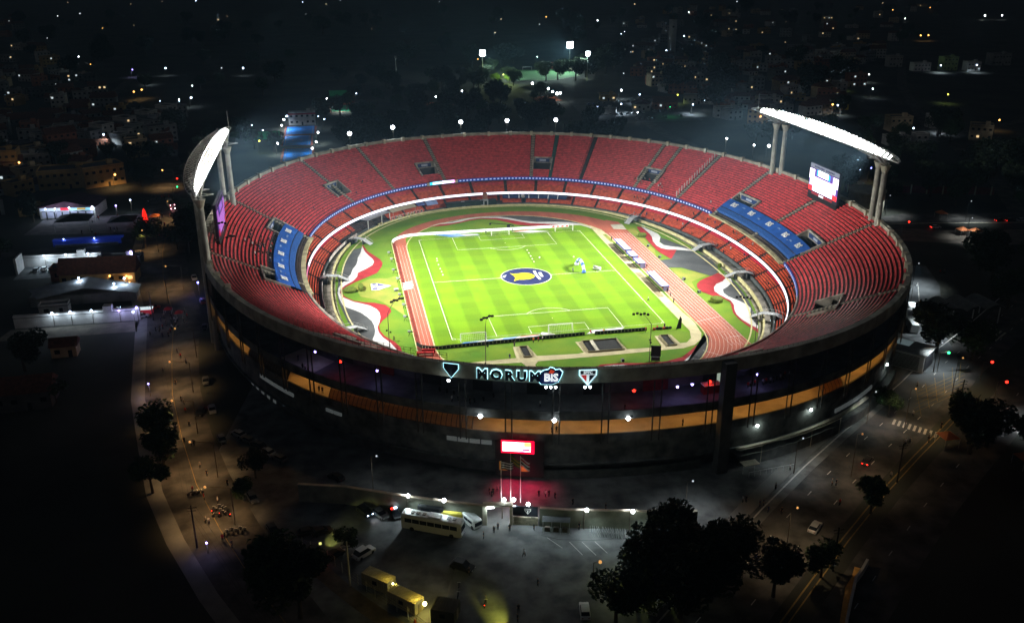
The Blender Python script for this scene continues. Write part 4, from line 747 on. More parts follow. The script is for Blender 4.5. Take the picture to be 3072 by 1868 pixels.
for x,y,i,po,w in((17.9,1.3,3,'walk','walking left of the inflatable arch'),(35.3,-32.9,1,'walk','near the right touchline with long shadow'),(45.9,-.1,0,'walk','walking on the track behind third dugout'),(44.4,-26.5,0,'stand','standing at near end of longest dugout'),(43.2,-36,0,'stand','at the technical grass patch'),(44.2,-30,4,'stand','beside the touchline path end'),(-5.6,55.6,3,'walk','just left of far goal'),(6,57,4,'stand','beside the television crane'),(43.3,36.5,0,'stand','at far end of dugouts'),(-10.2,-59.6,5,'stand','behind the near black boards, left of goal'),(-8.6,-59.2,2,'stand','behind the near black boards, taller of two'),(-7.2,-58.8,1,'stand','beside the people in bright vests'),(-19.5,-69.9,3,'walk','on the concrete path left of narrow stairwell'),(-16.4,-61.3,0,'stand','at corner of narrow left stairwell'),(8.6,-56.3,2,'sit','sitting at gap in near boards'),(25.8,-58.3,5,'stand','at the right end of near boards'),(30,-57,2,'sit','among equipment right of near boards'),(32.5,-56.7,0,'stand','at equipment near black flag'),(-51.5,-50,0,'walk','walking on left white painted wave'),(-27.5,-74.5,0,'stand','at mast foot on near grass'),(62.6,-57.4,0,'walk','walking to the near right footbridge')): person(x,y,.1,w,PS,i,po)
o=thing('equipment_cases','row of dark equipment cases right of near boards','equipment',(31.5,-57.2,.08)); 
for i in range(6): MB().box((-2.6+1.05*i,random.uniform(-.4,.4),.35),(.8,.6,.7),random.uniform(-.4,.4)).ob('case',bk if i%3 else mat('case_red',(.3,.03,.02),.6),o)
o=thing('feather_flag','tall black leaning flag banner at near right corner of pitch','flag',(36,-57.9,.08)); MB().add([(0,0,0),(1.6,.1,.1),(1.7,.15,3.2),(1.1,.1,4.1),(.6,0,2.4),(0,.3,0),(1.6,.4,.1),(1.7,.45,3.2),(1.1,.4,4.1),(.6,.3,2.4)],[(0,1,2,3,4),(9,8,7,6,5),(0,5,6,1),(1,6,7,2),(2,7,8,3),(3,8,9,4),(4,9,5,0)]).ob('cloth',bk,o)
# spectators in left stand block
rr=random.Random(3)
def seatpt(t,i): a=82.8+1.128*i; z=10.8+.6*i; p=P(t,a+.5); return p[0],p[1],z+.05
for j in range(30):
    t=180+rr.gauss(1,2.2); i=min(22,max(8,int(rr.gauss(12,2.6)))); x,y,z=seatpt(t,i); person(x,y,z,'in the cluster of fans beside the left blue cover','fans gathered in left upper stand',pose='sit' if j%3 else 'stand',sc=1.1)
for j in range(20):
    t=rr.choice((rr.uniform(-14,80),rr.uniform(35,45),rr.uniform(95,160))); i=rr.randrange(1,8); x,y,z=seatpt(t,i+9 if -16<t<15 else i); person(x,y,z,'sitting scattered low in the upper stand','scattered fans in far upper stand',pose='sit',sc=1.1)
for j in range(26):
    t=rr.choice((rr.uniform(-34,-15),rr.uniform(-12,35),rr.uniform(5,45))); i=rr.randrange(2,5); a=82+.86*i; p=P(t,a+.3,22); person(p[0],p[1],5.4+.44*i,'sitting in the right hand middle stand','fans in right middle stand',pose='sit',sc=1.1)
for j in range(16):
    t=rr.uniform(-36,60); i=rr.randrange(0,5); a=77.3+.82*i; p=P(t,a+.3,24.7); person(p[0],p[1],.4+.45*i,'sitting in the right hand lower stand','fans in right lower stand',pose='sit',sc=1.1)
for j in range(16): t=-79.5+j*.55; p=P(t,106.5+rr.uniform(-.5,.5)); person(p[0],p[1],15.52,'in the queue on gallery right of the tall pier','queue of people on the gallery')
for t,a,w in((-137,109,'alone at edge of the pale gallery floor'),(-134.8,110.6,'in the row of three above the ramp'),(-134.3,110.6,'in the middle of three above ramp'),(-133.8,110.6,'at right of three above the ramp'),(-103.2,108,'left one of two on gallery floor'),(-101.8,108,'right one of two on gallery floor'),(-94,110,'standing alone under the red beacon'),(-113.6,109,'sitting among chairs under left crest'),(-111.4,109,'standing near chairs under left crest')): p=P(t,min(a,110.8)-.5*(a<110)); person(p[0],p[1],15.52,w,'people on the dark gallery')
for t,w in((-155,'standing on amber ramp at far left'),(-133,'left one of a pair on amber ramp'),(-132.4,'right one of a pair on the amber ramp'),(-101.8,'one of two on the amber ramp above entrance screen'),(-101.3,'smaller of two on the amber ramp above entrance screen'),(-88,'standing by the amber ramp rail left of pier')): p=P(t,109); person(p[0],p[1],9.75,w,'people on the amber ramp',0)
for i in range(26):
    t=-116+i*.5; p=P(t,106+rr.uniform(-2,2))
    if i%2==0 and t<-108: tag(MB().box((0,0,.45),(.5,.5,.08)).box((0,.2,.7),(.5,.06,.5)).box((0,0,.2),(.4,.4,.4)).ob('plastic_chair',dark_m,None,(p[0],p[1],15.52)),'dark plastic chair in the cluster below the left crest','chair','dark chairs on the gallery')
# ================================================================ OUTSIDE: roads and plazas
def path_poly(c,w):
    L=[];R=[]
    for i,p in enumerate(c):
        a=c[max(0,i-1)]; b=c[min(len(c)-1,i+1)]; d=Vector((b[0]-a[0],b[1]-a[1])).normalized(); ww=w[i] if isinstance(w,(list,tuple)) else w; L.append((p[0]-d.y*ww/2,p[1]+d.x*ww/2)); R.append((p[0]+d.y*ww/2,p[1]-d.x*ww/2))
    return L+R[::-1],L,R
def road(nm,c,w,z=.02,m=asph): pts,L,R=path_poly(c,w); MB().strip([(x,y,G0+z) for x,y in L],[(x,y,G0+z) for x,y in R]).ob(nm,m,kind='structure'); return L,R
SL=[(-190,330),(-168,275),(-157,225),(-151,185),(-144,140),(-139,100),(-135.5,60),(-130,25),(-121,-12),(-117,-45),(-113,-72),(-107,-98),(-101,-120),(-94,-139),(-86,-158),(-76,-178)]
L_,R_=road('left_street',SL,[14,14,14,16,19,18,17,18,17,15,14.5,14,15,15,14,13])
road('left_pavement',[(x-1.5,y) for x,y in R_[5:]],3.5,.05,pave)
AV=[(-20,-212),(0,-194),(16,-180),(31,-167),(48,-153),(65,-140),(80,-129),(96,-117),(112,-104),(135,-88),(170,-62)]
road('right_avenue',[(x-5.5,y+6.5) for x,y in AV],13.5,.02); road('right_avenue',[(x+6,y-7.5) for x,y in AV],11,.02)
def mk(nm,c,w,m,z=.04,dash=None):
    q=MB()
    if not dash: q.line(c,w,G0+z)
    else:
        for a,b in zip(c,c[1:]):
            l=math.hypot(b[0]-a[0],b[1]-a[1]); n=max(1,int(l/dash[1]))
            for i in range(n): f=i/n; g=f+dash[0]/l; q.line([(a[0]+(b[0]-a[0])*f,a[1]+(b[1]-a[1])*f),(a[0]+(b[0]-a[0])*g,a[1]+(b[1]-a[1])*g)],w,G0+z)
    return q.ob(nm,m,kind='structure')
wl=mat('road_white',(.4,.4,.38),.8,.2,1.); yl=mat('road_yellow',(.2,.14,.04),.8,.2,1.)
mk('avenue_kerb_line',[(x-11.5,y+13) for x,y in AV],.35,wl); mk('avenue_yellow_line',AV[:8],.3,yl); mk('avenue_yellow_line',[(x+.8,y-.9) for x,y in AV[:8]],.25,yl); mk('lane_dashes',[(x-4,y+4.6) for x,y in AV],.18,wl,dash=(2,9)); mk('lane_dashes',[(x-7.8,y+9) for x,y in AV],.18,wl,dash=(2,9)); mk('lane_dashes',[(x+6,y-7) for x,y in AV],.18,wl,dash=(2,9))
mk('street_centre_line',SL[5:],.14,yl); mk('street_edge_line',R_[5:],.12,yl)
for i in range(9):
    f=i/8; x=69.3+4.8*f+1.5*f; y=-125-8*f+.6; MB().line([(x-.9,y-1.1),(x+1.2,y+1.2)],.6,G0+.045).ob('crosswalk_stripe',wl,kind='structure')
for i in range(7): x=86.5+1.0*i; y=-131.8-.55*i+.6; MB().line([(x-1.2,y-1.8),(x+1.2,y+1.2)],.5,G0+.045).ob('crosswalk_stripe',wl,kind='structure')
q=MB()
for i in range(6): q.line([(78+4.6*i,-123+3.4*i),(86+4.6*i,-108.5+2.6*i)],.14,G0+.05); q.line([(77+1.7*i,-121+2.2*i),(98+1.7*i,-112+2.2*i)],.14,G0+.054)
q.ob('box_junction_marking',yl,kind='structure')
road('ring_road',[(74,-118),(92,-103),(104,-88),(112,-72),(119,-58),(127,-46),(135,-32),(142,-12)],[16,18,15,13,14,16,18,20],.03,mat('ring_road_asphalt',(.075,.08,.082),.9,.3,.15))
mk('ring_road_line',[(110,-78),(118,-62),(127,-48),(137,-32)],.25,wl,.05); mk('lane_dashes',[(115,-74),(122,-60),(131,-46)],.2,wl,.05,(1.5,5))
gp=MB(); fr=[P(t,109) for t in rg(-150,-40,40)]; gp.poly(fr+[(98,-100),(84,-112),(66,-126),(48,-139.5),(30,-152.5),(14,-166),(-4,-183),(-60,-190),(-76,-168),(-88,-140),(-98,-108)],G0+.01).ob('stadium_forecourt',plaza,kind='structure')
MB().line([(x-13.4,y+15) for x,y in AV[1:9]],3.4,G0+.015,.12).ob('avenue_pavement',pave,kind='structure')
road('cross_avenue',[(150,34),(185,44),(235,36),(320,22)],17,.02); road('cross_avenue',[(150,30),(190,14),(240,6),(330,-6)],[18,20,22,22],.02,mat('plaza_tan',(.12,.1,.08),.9,.3,.2)); mk('cross_avenue_line',[(155,40),(190,36),(240,27),(320,14)],.8,concl)
for c,w in (([(170,60),(165,110),(150,180),(146,260),(150,330),(190,420)],9),([(-60,190),(0,175),(70,180),(150,190)],10),([(230,30),(280,120),(330,250),(420,420),(560,640)],8),([(-168,275),(-215,330),(-240,430),(-250,640)],8),([(-240,60),(-190,70),(-150,78)],7),([(300,200),(420,260),(600,300)],8)): road('side_street',c,w,.015,asph)
MB().poly([(108,300),(190,300),(196,415),(120,415)],G0+.02).ob('car_park',mat('car_park_asphalt',(.07,.075,.075),.9,.3,.1),kind='structure')
MB().poly([(97,531),(136,529),(168,552),(172,607),(104,610)],G0+.03).ob('practice_pitch',mat('practice_grass',(.05,.13,.05),.95,.15,.03),kind='structure')
MB().line([(98,532),(136,530),(167,553),(171,606),(105,609)],.4,G0+.05,closed=True).ob('practice_pitch_lines',whitem,kind='structure')
cb=mat('court_blue',(.008,.2,.7),.8,.1,.2); co=mat('court_orange',(.45,.1,.03),.85,.15,.2); cgm=mat('court_green',(.02,.2,.1),.8,.2,.2)
for x0,y0,x1,y1,m in((-96,305,-78,334,cb),(-96.5,268,-80,300,cb),(-95,222,-79,258,cb),(-68,424,-49,440,co),(-66,390,-50,420,cgm),(-2,405,26,420,co),(28,430,46,442,co),(95,408,113,430,co)):
    MB().poly([(x0-1.5,y0-1.5),(x1+1.5,y0-1.5),(x1+1.5,y1+1.5),(x0-1.5,y1+1.5)],G0+.03).ob('court_apron',mat('court_red_apron',(.2,.05,.035),.85,.2,.3),kind='structure'); MB().poly([(x0,y0),(x1,y0),(x1,y1),(x0,y1)],G0+.05).ob('sports_court',m,kind='structure')
    q=MB(); cx=(x0+x1)/2; q.line([(x0+1,y0+1),(x1-1,y0+1),(x1-1,y1-1),(x0+1,y1-1)],.18,G0+.07,closed=True); q.line([(x0+1,(y0+y1)/2),(x1-1,(y0+y1)/2)],.18,G0+.08); q.line([(cx+3*math.cos(k),(y0+y1)/2+3*math.sin(k)) for k in rg(0,6,16)],.18,G0+.09,closed=True); q.ob('court_lines',mat('court_line',(.5,.4,.35),.8),kind='structure')
# parking bay lines on the plaza
for a,b in(((-23.9,-157.3),(-22.4,-162)),((-21.4,-157.8),(-19.8,-162.6)),((-18.8,-158.2),(-17.4,-162.4)),((-28,-155),(-25.8,-159))): MB().line([a,b],.14,G0+.03).ob('parking_bay_line',wl,kind='structure')
MB().line([(-29,-154),(-26,-156),(-20,-157.6),(-12,-158.4)],.12,G0+.02).ob('plaza_seam',black,kind='structure'); MB().line([(-47,-158),(-50,-168),(-53,-176)],.4,G0+.02).ob('plaza_seam',pave,kind='structure')
# ---- cars
def car(nm,lb,x,y,rz,col,kind='car',lights=None,group=None,cat='car'):
    o=thing(nm,lb,cat,(x,y,G0+.03),rz,group); cm=mat('car_paint_%s'%col,{'white':(.6,.62,.6),'black':(.012,.013,.015),'silver':(.32,.34,.35),'red':(.25,.015,.012),'blue':(.02,.05,.16),'gray':(.1,.11,.11),'yellow':(.5,.4,.03)}[col],.3)
    l,w,h=(4.5,1.8,1.45) if kind=='car' else (4.9,2.0,1.8)
    if 'body%s'%kind not in DM:
        b=MB(); sec=[(-l/2,.35,.75,.8),(-l/2+.15,.25,.92,1),(-l*.18,.22,.95,1),(l*.18,.22,.92,1),(l/2-.25,.25,.8,.96),(l/2,.35,.62,.82)]
        b.loft([[(x_,-w/2*k,z0),(x_,-w/2*k,z1),(x_,w/2*k,z1),(x_,w/2*k,z0)] for x_,z0,z1,k in sec],0,True); b.add([(sec[0][0],-w/2*.8,.35),(sec[0][0],-w/2*.8,.75),(sec[0][0],w/2*.8,.75),(sec[0][0],w/2*.8,.35)],[(0,1,2,3)]); b.add([(l/2,-w/2*.82,.35),(l/2,w/2*.82,.35),(l/2,w/2*.82,.62),(l/2,-w/2*.82,.62)],[(0,1,2,3)])
        g=MB(); x0,x1,x2,x3=(-l*.42,-l*.3,l*.08,l*.26); g.loft([[(x0,-w*.44,.93),(x0,w*.44,.93)],[(x1,-w*.38,h-.04),(x1,w*.38,h-.04)],[(x2,-w*.38,h-.04),(x2,w*.38,h-.04)],[(x3,-w*.44,.93),(x3,w*.44,.93)]]); 
        for s_ in(-1,1): g.add([(x0,s_*w*.44,.93),(x1,s_*w*.38,h-.04),(x2,s_*w*.38,h-.04),(x3,s_*w*.44,.93)],[(0,1,2,3)])
        r=MB(); r.box(((x1+x2)/2,0,h-.02),(x2-x1+.1,w*.78,.05)); wh=MB().cone((0,-.11,0),(0,.11,0),.33,.33,10); ll=MB().box((0,0,0),(.06,.32,.14))
        DM['body%s'%kind]=[m_.ob('t',white).data for m_ in(b,g,r,wh,ll)]
        for q_ in [k for k in COL.objects if k.name.startswith('t') and k.name.split('.')[0]=='t']: bpy.data.objects.remove(q_)
    B,Gl,Rf,Wh,Ll=DM['body%s'%kind]
    def pt(n_,d,m_,loc=None): k=link(n_,d,o,loc); k.material_slots[0].link='OBJECT'; k.material_slots[0].material=m_; return k
    pt('body',B,cm); pt('windows',Gl,glass); pt('roof',Rf,cm)
    for sx in(-1,1):
        for sy in(-1,1): pt('wheel',Wh,black,(sx*l*.3,sy*(w/2-.1),.33))
    for sy in(-1,1):
        pt('headlight',Ll,lampC if lights and 'h' in lights else steel,(l/2,sy*w*.33,.6)); pt('taillight',Ll,lampR if lights and 't' in lights else mat('tail_red',(.2,.01,.01),.4),(-l/2,sy*w*.33,.68))
    if lights and 'h' in lights: light('SPOT',(l/2+.1,0,.7),450,(.9,.9,.6) if 'y' in lights else (.9,.95,1),o,.1,cone=75).rotation_euler=(math.radians(80),0,-math.pi/2)
    if lights and 't' in lights: light('POINT',(-l/2-.3,0,.7),14,(1,.05,.03),o,.1)
    return o
DM={}
def big(nm,lb,x,y,rz,l,w,h,bm,cat,cab=None,group=None,zoff=0,glassband=True,extra=None):
    o=thing(nm,lb,cat,(x,y,G0+.03),rz,group); m=MB()
    m.loft([[(x_,-w/2*k,z0),(x_,-w/2*k,z1-.25),(x_,-w/2*k+.25,z1),(x_,w/2*k-.25,z1),(x_,w/2*k,z1-.25),(x_,w/2*k,z0)] for x_,z0,z1,k in((-l/2,.5,h-.15,.94),(-l/2+.3,.4,h,1),(l/2-.5,.4,h,1),(l/2,.5,h-.25,.94))],0,True)
    for x_ in(-l/2,l/2): m.add([(x_,-w/2*.94,.5),(x_,w/2*.94,.5),(x_,w/2*.94,h-.3),(x_,-w/2*.94,h-.3)],[(0,1,2,3)])
    m.ob('body',bm,o)
    if glassband:
        n=7 if l>8 else 2
        for s_ in(-1,1):
            for i in range(n): MB().box((-l/2+.8+(l-1.6)*(i+.5)/n,s_*w/2,h*.66),((l-1.6)/n*.93,.06,h*.26)).ob('side_window',glass,o)
        MB().box((l/2,0,h*.6),(.08,w*.84,h*.36)).ob('windscreen',glass,o)
    for sx in((-.32,.34) if l>8 else (-.3,.33)):
        for s_ in(-1,1): MB().cone((sx*l,s_*(w/2-.3),.5),(sx*l,s_*(w/2+.02),.5),.5,.5,12).ob('wheel',black,o)
    if l>8:
        for x_ in(-4.4,-3.2,-1.8,3.6,4.8): MB().box((x_,0,h+.06),(.7,.8,.14)).ob('roof_hatch',steeld,o)
        MB().box((.6,0,h+.14),(2.6,1.7,.3)).ob('air_conditioner',steel,o)
    for s_ in(-1,1): MB().box((l/2+.03,s_*w*.36,.8),(.08,.35,.2)).ob('headlight',steel,o)
    return o
bw=mat('bus_white',(.45,.47,.46),.4,.06,.6); bdk=mat('bus_dark',(.03,.033,.035),.4,.2,.6)
big('coach','white touring coach with dark window band parked before the entrance wall',-50.6,-148.2,math.radians(-28),13.2,2.6,3.7,bw,'bus')
big('team_coach','dark coach with pale roof parked behind the white coach',-50.2,-142.6,math.radians(-24),5.6,2.5,3.0,bdk,'bus'); MB().box((-50.2,-142.6,G0+3.1),(5.2,2.2,.1),math.radians(-24)).ob('roof_tarpaulin',bw,None,label='pale tarpaulin over the dark vehicle behind the coach',cat='tarpaulin') if 0 else None
big('tipper_truck','yellow open skip truck beside the white minibus',-45.9,-144.6,math.radians(-22),4.8,2.3,2.2,mat('skip_yellow',(.45,.38,.05),.6,.15,1),'truck',glassband=False); big('minibus','small white minibus parked at the gate end of coach',-42.4,-147.6,math.radians(-63),4.6,2.1,2.4,bw,'van'); big('van','white van parked behind the rear end of the coach',-53.6,-139.9,math.radians(-20),4.0,2.0,2.3,bw,'van')
car('police_car','dark patrol car with red and blue light bar beside the coach',-58,-141,math.radians(-75),'black',lights='x',cat='police car'); MB().box((-58.1,-140.3,G0+1.62),(.3,1.2,.16),math.radians(-75)).ob('light_bar',lampR,None) if 0 else None
lb_=thing('beacon_bar','glowing red light bar on the dark patrol car roof','light bar',(-58.1,-140.6,G0+1.6),math.radians(-75)); MB().box((0,-.35,0),(.35,.6,.16)).ob('red_half',lampR,lb_); MB().box((0,.35,0),(.35,.6,.16)).ob('blue_half',lampC,lb_)
car('parked_car','white estate car standing alone on the dark plaza',-65,-153.5,math.radians(38),'white','suv'); car('parked_car','black car parked left of the patrol car',-61,-140.6,math.radians(-60),'gray'); car('parked_car','dark car with lit headlamps second left of patrol car',-64.2,-138.8,math.radians(-60),'black',lights='h')
car('parked_car','dark car with yellowish headlamps near left plaza fence',-76,-144.2,math.radians(10),'black',lights='hy'); car('parked_car','dark car behind the one with headlamps by the fence',-73.2,-144.6,math.radians(20),'black'); car('parked_car','dark car with red tail lamps beside the small plaza tree',-70.8,-153,math.radians(40),'black',lights='t')
car('sports_utility_car','large black car at head of the queue on plaza',-46.4,-161.6,math.radians(-35),'black','suv',cat='large car')
car('moving_car','dark car with red tail lamps driving on left street',-104.1,-85.1,math.radians(-100),'black',lights='t')
car('parked_car','white car at bottom edge beneath the large tree',-26.5,-178.6,math.radians(80),'white'); car('parked_car','silver car under the green lit branches at bottom',-13.8,-180,math.radians(60),'silver')
for x,y,c,lb in((-93.5,-99,'silver','upper left of the dim group'),(-91,-102.5,'gray','second of the dim group'),(-88.3,-105.5,'black','third of the dim group'),(-86,-109.5,'silver','fourth of the dim group'),(-83,-113,'gray','lowest of the dim group'),(-70,-124,'black','alone near the stadium base')): car('parked_car','%s car parked in shadow left of stadium, %s'%('grey' if c=='gray' else c,lb),x,y,2.3,c,group='cars parked in the shadow of stadium')
for i in range(13):
    k=2+i; q_=L_[5:]; f=i/13*9; a_=int(f); g_=f-a_; x_=q_[a_][0]*(1-g_)+q_[a_+1][0]*g_; y_=q_[a_][1]*(1-g_)+q_[a_+1][1]*g_; c_=('black','silver','gray','white','red','black','blue','gray','silver','black','white','gray','black')[i]
    if i%4==2: continue
    car('parked_car','%s car parked along left kerb of left street, %s'%(c_,'far part' if y_>30 else 'middle part' if y_>-60 else 'lower part'),L_[5:][min(a_,9)][0]*0+(x_+ (1.6 if True else 0)),y_,math.atan2(q_[a_+1][1]-q_[a_][1],q_[a_+1][0]-q_[a_][0]),c_,group='cars parked along the left kerb')
for x,y,r,c,lt,lb in((97.5,-128.5,.6,'silver','h','silver car first in the lit queue at far right'),(102,-131,.6,'black','t','black car second in the lit queue at far right'),(104,-139,-.6,'white','h','white car at lit far right street, lower'),(110,-134,.5,'red','t','red car at lit far right street'),(52,-141,.75,'black','t','dark car driving up the right avenue'),(27,-163,.75,'silver',None,'silver car driving up the right avenue, lower')): car('moving_car',lb,x,y,r,c,lights=lt)
Gq='motorcycles and riders'
def moto(x,y,rz,lb,lit=False):
    o=thing('motorcycle',lb,'motorcycle',(x,y,G0+.03),rz,Gq); 
    for e in(-.65,.65): MB().cone((e,-.06,.32),(e,.06,.32),.32,.32,10).ob('wheel',black,o)
    MB().beam((-.6,0,.75),(.5,0,.85),.3,.25).beam((.5,0,.9),(.7,0,.4),.1).ob('frame_body',dark_m,o); MB().beam((.45,-.35,1.05),(.45,.35,1.05),.06).ob('handlebar',steel,o); MB().box((-.85,0,.75),(.06,.15,.1)).ob('taillight',lampR if lit else black,o)
for x,y,r,lb in((-43.8,-173.1,1.2,'lone motorcycle with red tail lamp on plaza'),(-47.9,-167.4,1.4,'motorcycle in the queue behind black car'),(-48.4,-170,1.3,'last motorcycle in plaza queue')): moto(x,y,r,lb,'red' in lb)
for i in range(9): moto(-96+1.0*(i%3)+.4*i/3,-132-1.2*(i//3)+.5*(i%2),random.uniform(0,3),'motorcycle in the group parked at foot of left street',i%4==0)
for i in range(5): moto(-92.6+.9*i,-141.2+.5*(i%2),1.2,'motorcycle in lower group beside the left street',False)
for i in range(3): moto(-101.5+.9*i,-124.4,.4,'motorcycle near the left kerb of street',False)
GC='cars in the lit left yard'
for i,((x,y),c) in enumerate(zip(((-178.2,45),(-175.6,45.8),(-172.8,44.8),(-170,44.4),(-167.2,44.2),(-164.6,44.2),(-162,43.4),(-159.6,43.2)),('silver','white','white','white','red','yellow','white','silver'))): car('parked_car','%s car in lit yard row, %s'%(c,('leftmost','second from left','third from left','fourth from left','between white and yellow cars','between red and white cars','right of yellow car','rightmost')[i]),x,y,math.radians(88),c,group=GC)
GF='cars in the far car park'; rc=random.Random(9)
for i in range(64):
    r_,k=divmod(i,16); x=114+k*4.4+rc.uniform(-.3,.3)+r_*5; y=305+r_*26+rc.uniform(-.5,.5)+k*.9
    if rc.random()<.15: continue
    car('parked_car','%s car in the far car park %s'%('{c}',('front row','second row','third row','back row')[r_]),x,y,math.radians(85+rc.uniform(-6,6)),'gray',group=GF); o=COL.objects[-1]
for o in [o for o in COL.objects if o.get('group')==GF]:
    c=rc.choice(('white','silver','black','gray','blue','silver')); o['label']=o['label'].format(c=c)
    for ch in o.children:
        if ch.name.split('.')[0] in('body','roof'): car_m=MT.get('car_paint_'+c) or mat('car_paint_'+c,(.02,.05,.16),.3); ch.material_slots[0].material=car_m
for x,y,r,c,lt,lb in((95.8,-124.9,.6,'black','t','dark car with red lamps waiting at right junction'),(89.7,-128.9,.7,'black','th','dark car with white and red lamps at lower right crosswalk'),(93.7,-133.4,-.6,'white','h','white car in the queue of vehicles at far right'),(99.5,-137.5,-.6,'silver','h','silver car behind white one at far right'),(132,-51,.2,'black',None,'dark car on the road by the vaulted canopy'),(219.5,32.6,0,'black','t','dark car with red lamps on cross avenue left'),(224,31.6,0,'black','t','dark car with red lamps on cross avenue middle'),(229,30.8,0,'silver','h','pale car with lit lamps on cross avenue right'),(185.5,28.8,0,'white','t','white pickup with red lamps beside orange tents'),(-131,-11.5,.1,'silver',None,'silver car in the walled left yard'),(-141.7,-2.8,.2,'black','h','dark car with headlamp on below pale roof'),(-167,11.2,.2,'silver',None,'pale car under the edge of the large left roof'),(-128.6,-4.5,.2,'red',None,'red and white stand car at left street edge')): car('parked_car' if not lt else 'moving_car',lb,x,y,r,c,lights=lt)
for x,y,r,lb in((117.2,-58.6,1.1,'white truck with lamps beside stadium on right, farthest'),(113.3,-63.6,1.1,'white truck beside stadium on right, middle one'),(109,-71.4,1.2,'white truck beside stadium on right, nearest')): 
    o=big('truck',lb,x,y,r,6,2.5,3.2,bw,'truck',glassband=False,group='white trucks beside the stadium'); 
o=big('city_bus','city bus with lit tail lamps on the crowded left street',-142.5,131,math.radians(107),13,2.6,3.3,bdk,'bus'); MB().box((-2,1.32,1.9),(9,.04,1.5)).ob('side_panel',mat('bus_cream',(.4,.3,.15),.6),o)
for s_ in(-1,1): MB().box((-6.6,s_*.9,.9),(.1,.5,.4)).ob('taillight',emi('lamp_pink_glow',(1,.4,.5),12),o); MB().box((-6.6,s_*.9,2.6),(.1,.3,.3)).ob('upper_lamp',emi('lamp_pink_glow',(1,.4,.5),12),o)
light('POINT',(-8,0,1),120,(1,.4,.4),o,.2)
# ---- trees
rt=random.Random(11)
def tree_mesh(R_,H,n,seed,ls=.55):
    g=random.Random(seed); m=MB(); cl=[(Vector((g.uniform(-.55,.55)*R_,g.uniform(-.55,.55)*R_,g.uniform(.45,.9)*H)),g.uniform(.32,.6)*R_) for _ in range(9)]
    for i in range(n):
        c_,r_=cl[g.randrange(9)]; d=Vector((g.gauss(0,1),g.gauss(0,1),g.gauss(0,.8))).normalized(); p=c_+d*r_*(g.random()**.35); s_=ls*g.uniform(.6,1.3)
        u=Vector((g.uniform(-1,1),g.uniform(-1,1),g.uniform(-.6,.6))).normalized()*s_; v=Vector((g.uniform(-1,1),g.uniform(-1,1),g.uniform(-.3,1))).normalized()*s_*.7; m.add([p-u,p+v,p+u,p-v],[(0,1,2,3)])
    t=MB(); t.cone((0,0,0),(.1,.1,H*.45),R_*.07,R_*.045,7)
    for c_,r_ in cl[:6]: t.cone((.1,.1,H*.38),c_,R_*.035,R_*.012,5)
    return m,t
TT=[]
for i,(R_,H,n,ls,m_) in enumerate(((5,9,2600,.42,leafA),(6.5,11,3200,.5,leafB),(3.5,7,1600,.36,leafA),(8,13,4200,.55,leafB),(5,8,2200,.42,leafC))):
    a,b=tree_mesh(R_,H,n,i,ls); oo=a.ob('t',m_); pp=b.ob('t',bark); TT.append((oo.data,pp.data)); bpy.data.objects.remove(oo); bpy.data.objects.remove(pp)
def tree(k,x,y,lb,sc=1,group=None,z=G0): o=thing('tree',lb,'tree',(x,y,z),rt.uniform(0,6),group,sc); link('crown',TT[k][0],o); link('trunk',TT[k][1],o); return o
for k,x,y,s_,lb in((3,-13,-174,.85,'large dark broad tree at bottom of plaza, left half'),(3,-5.5,-168.5,.85,'large dark broad tree at the plaza beside the avenue'),(3,3,-173.5,.85,'large dark broad tree next to avenue at the bottom'),(3,-3,-180,.9,'dark tree below the broad ones at bottom edge'),(3,-10,-183,.9,'dark tree at bottom edge right of the lit branches'),(1,9,-181,.85,'dark tree at bottom edge beside the avenue'),(4,-17,-180,.9,'tree with yellow green lit branches at bottom edge'),(1,-22,-183,.9,'dark tree at the bottom edge left of lit branches'),(0,-82,-163,1.4,'large round black tree at lower left beside the street'),(1,-77,-170,1.1,'dark tree below the round one at lower left'),(0,-109,-112,1.1,'leafy tree on left kerb of the street, lower'),(2,-110,-122,1.3,'leafy tree on the left kerb below the lower one'),(0,-112,-101,1.1,'leafy tree on left kerb of the street, upper'),(2,-68.3,-151.6,.75,'small tree beside dark car on the plaza'),(1,-124.5,56,1.25,'large black tree between left street and stadium'),(1,-125,72,1.2,'large black tree next above on left street'),(0,-126,88,1.2,'large black tree farthest of three by the street'),(0,-143,67,1.2,'dark tree on the left side of the left street'),(1,-88,-120,.55,'dark tree in the shadow of stadium at left street'),(0,-90,-129,.6,'dark tree right of the motorcycle group'),(0,69.6,-121.4,.75,'small dark tree on the right forecourt by the avenue'),(1,106,-88,1.35,'large dark tree right of the white gate building'),(0,113,-95,1.3,'dark tree right of the gate building, lower one'),(0,83.5,-131.6,1.0,'dark tree at lower right crosswalk'),(1,78,-142,1.3,'large dark tree below right hand crosswalk'),(1,88,-150,1.3,'large dark tree at far lower right'),(2,41.4,-160,1.2,'small tree on the avenue median, upper'),(2,20.5,-177.5,1.15,'small tree on the avenue median, lower'),(0,150,-62,1.5,'large dark tree behind vaulted canopy'),(1,162,-38,1.6,'large dark tree on right slope'),(1,176,-52,1.5,'large dark tree at far right edge'),(0,186,-30,1.5,'dark tree right of the long wall'),(0,217,60,1.4,'green tinted tree on the bank above cross avenue'),(1,200,92,1.1,'dark tree left of green tinted one'),(1,240,80,1.5,'dark tree right of green tinted one'),(0,-113,262,1.3,'dark round tree beside the green practice wall'),(0,-101,250,1.2,'dark round tree nearest blue court'),(1,-70,350,1.4,'dark tree right of white court building'),(1,-60,372,1.2,'large dark tree before orange tennis court')): tree(k,x,y,lb,s_)
GT='trees in the dark park behind the stadium'
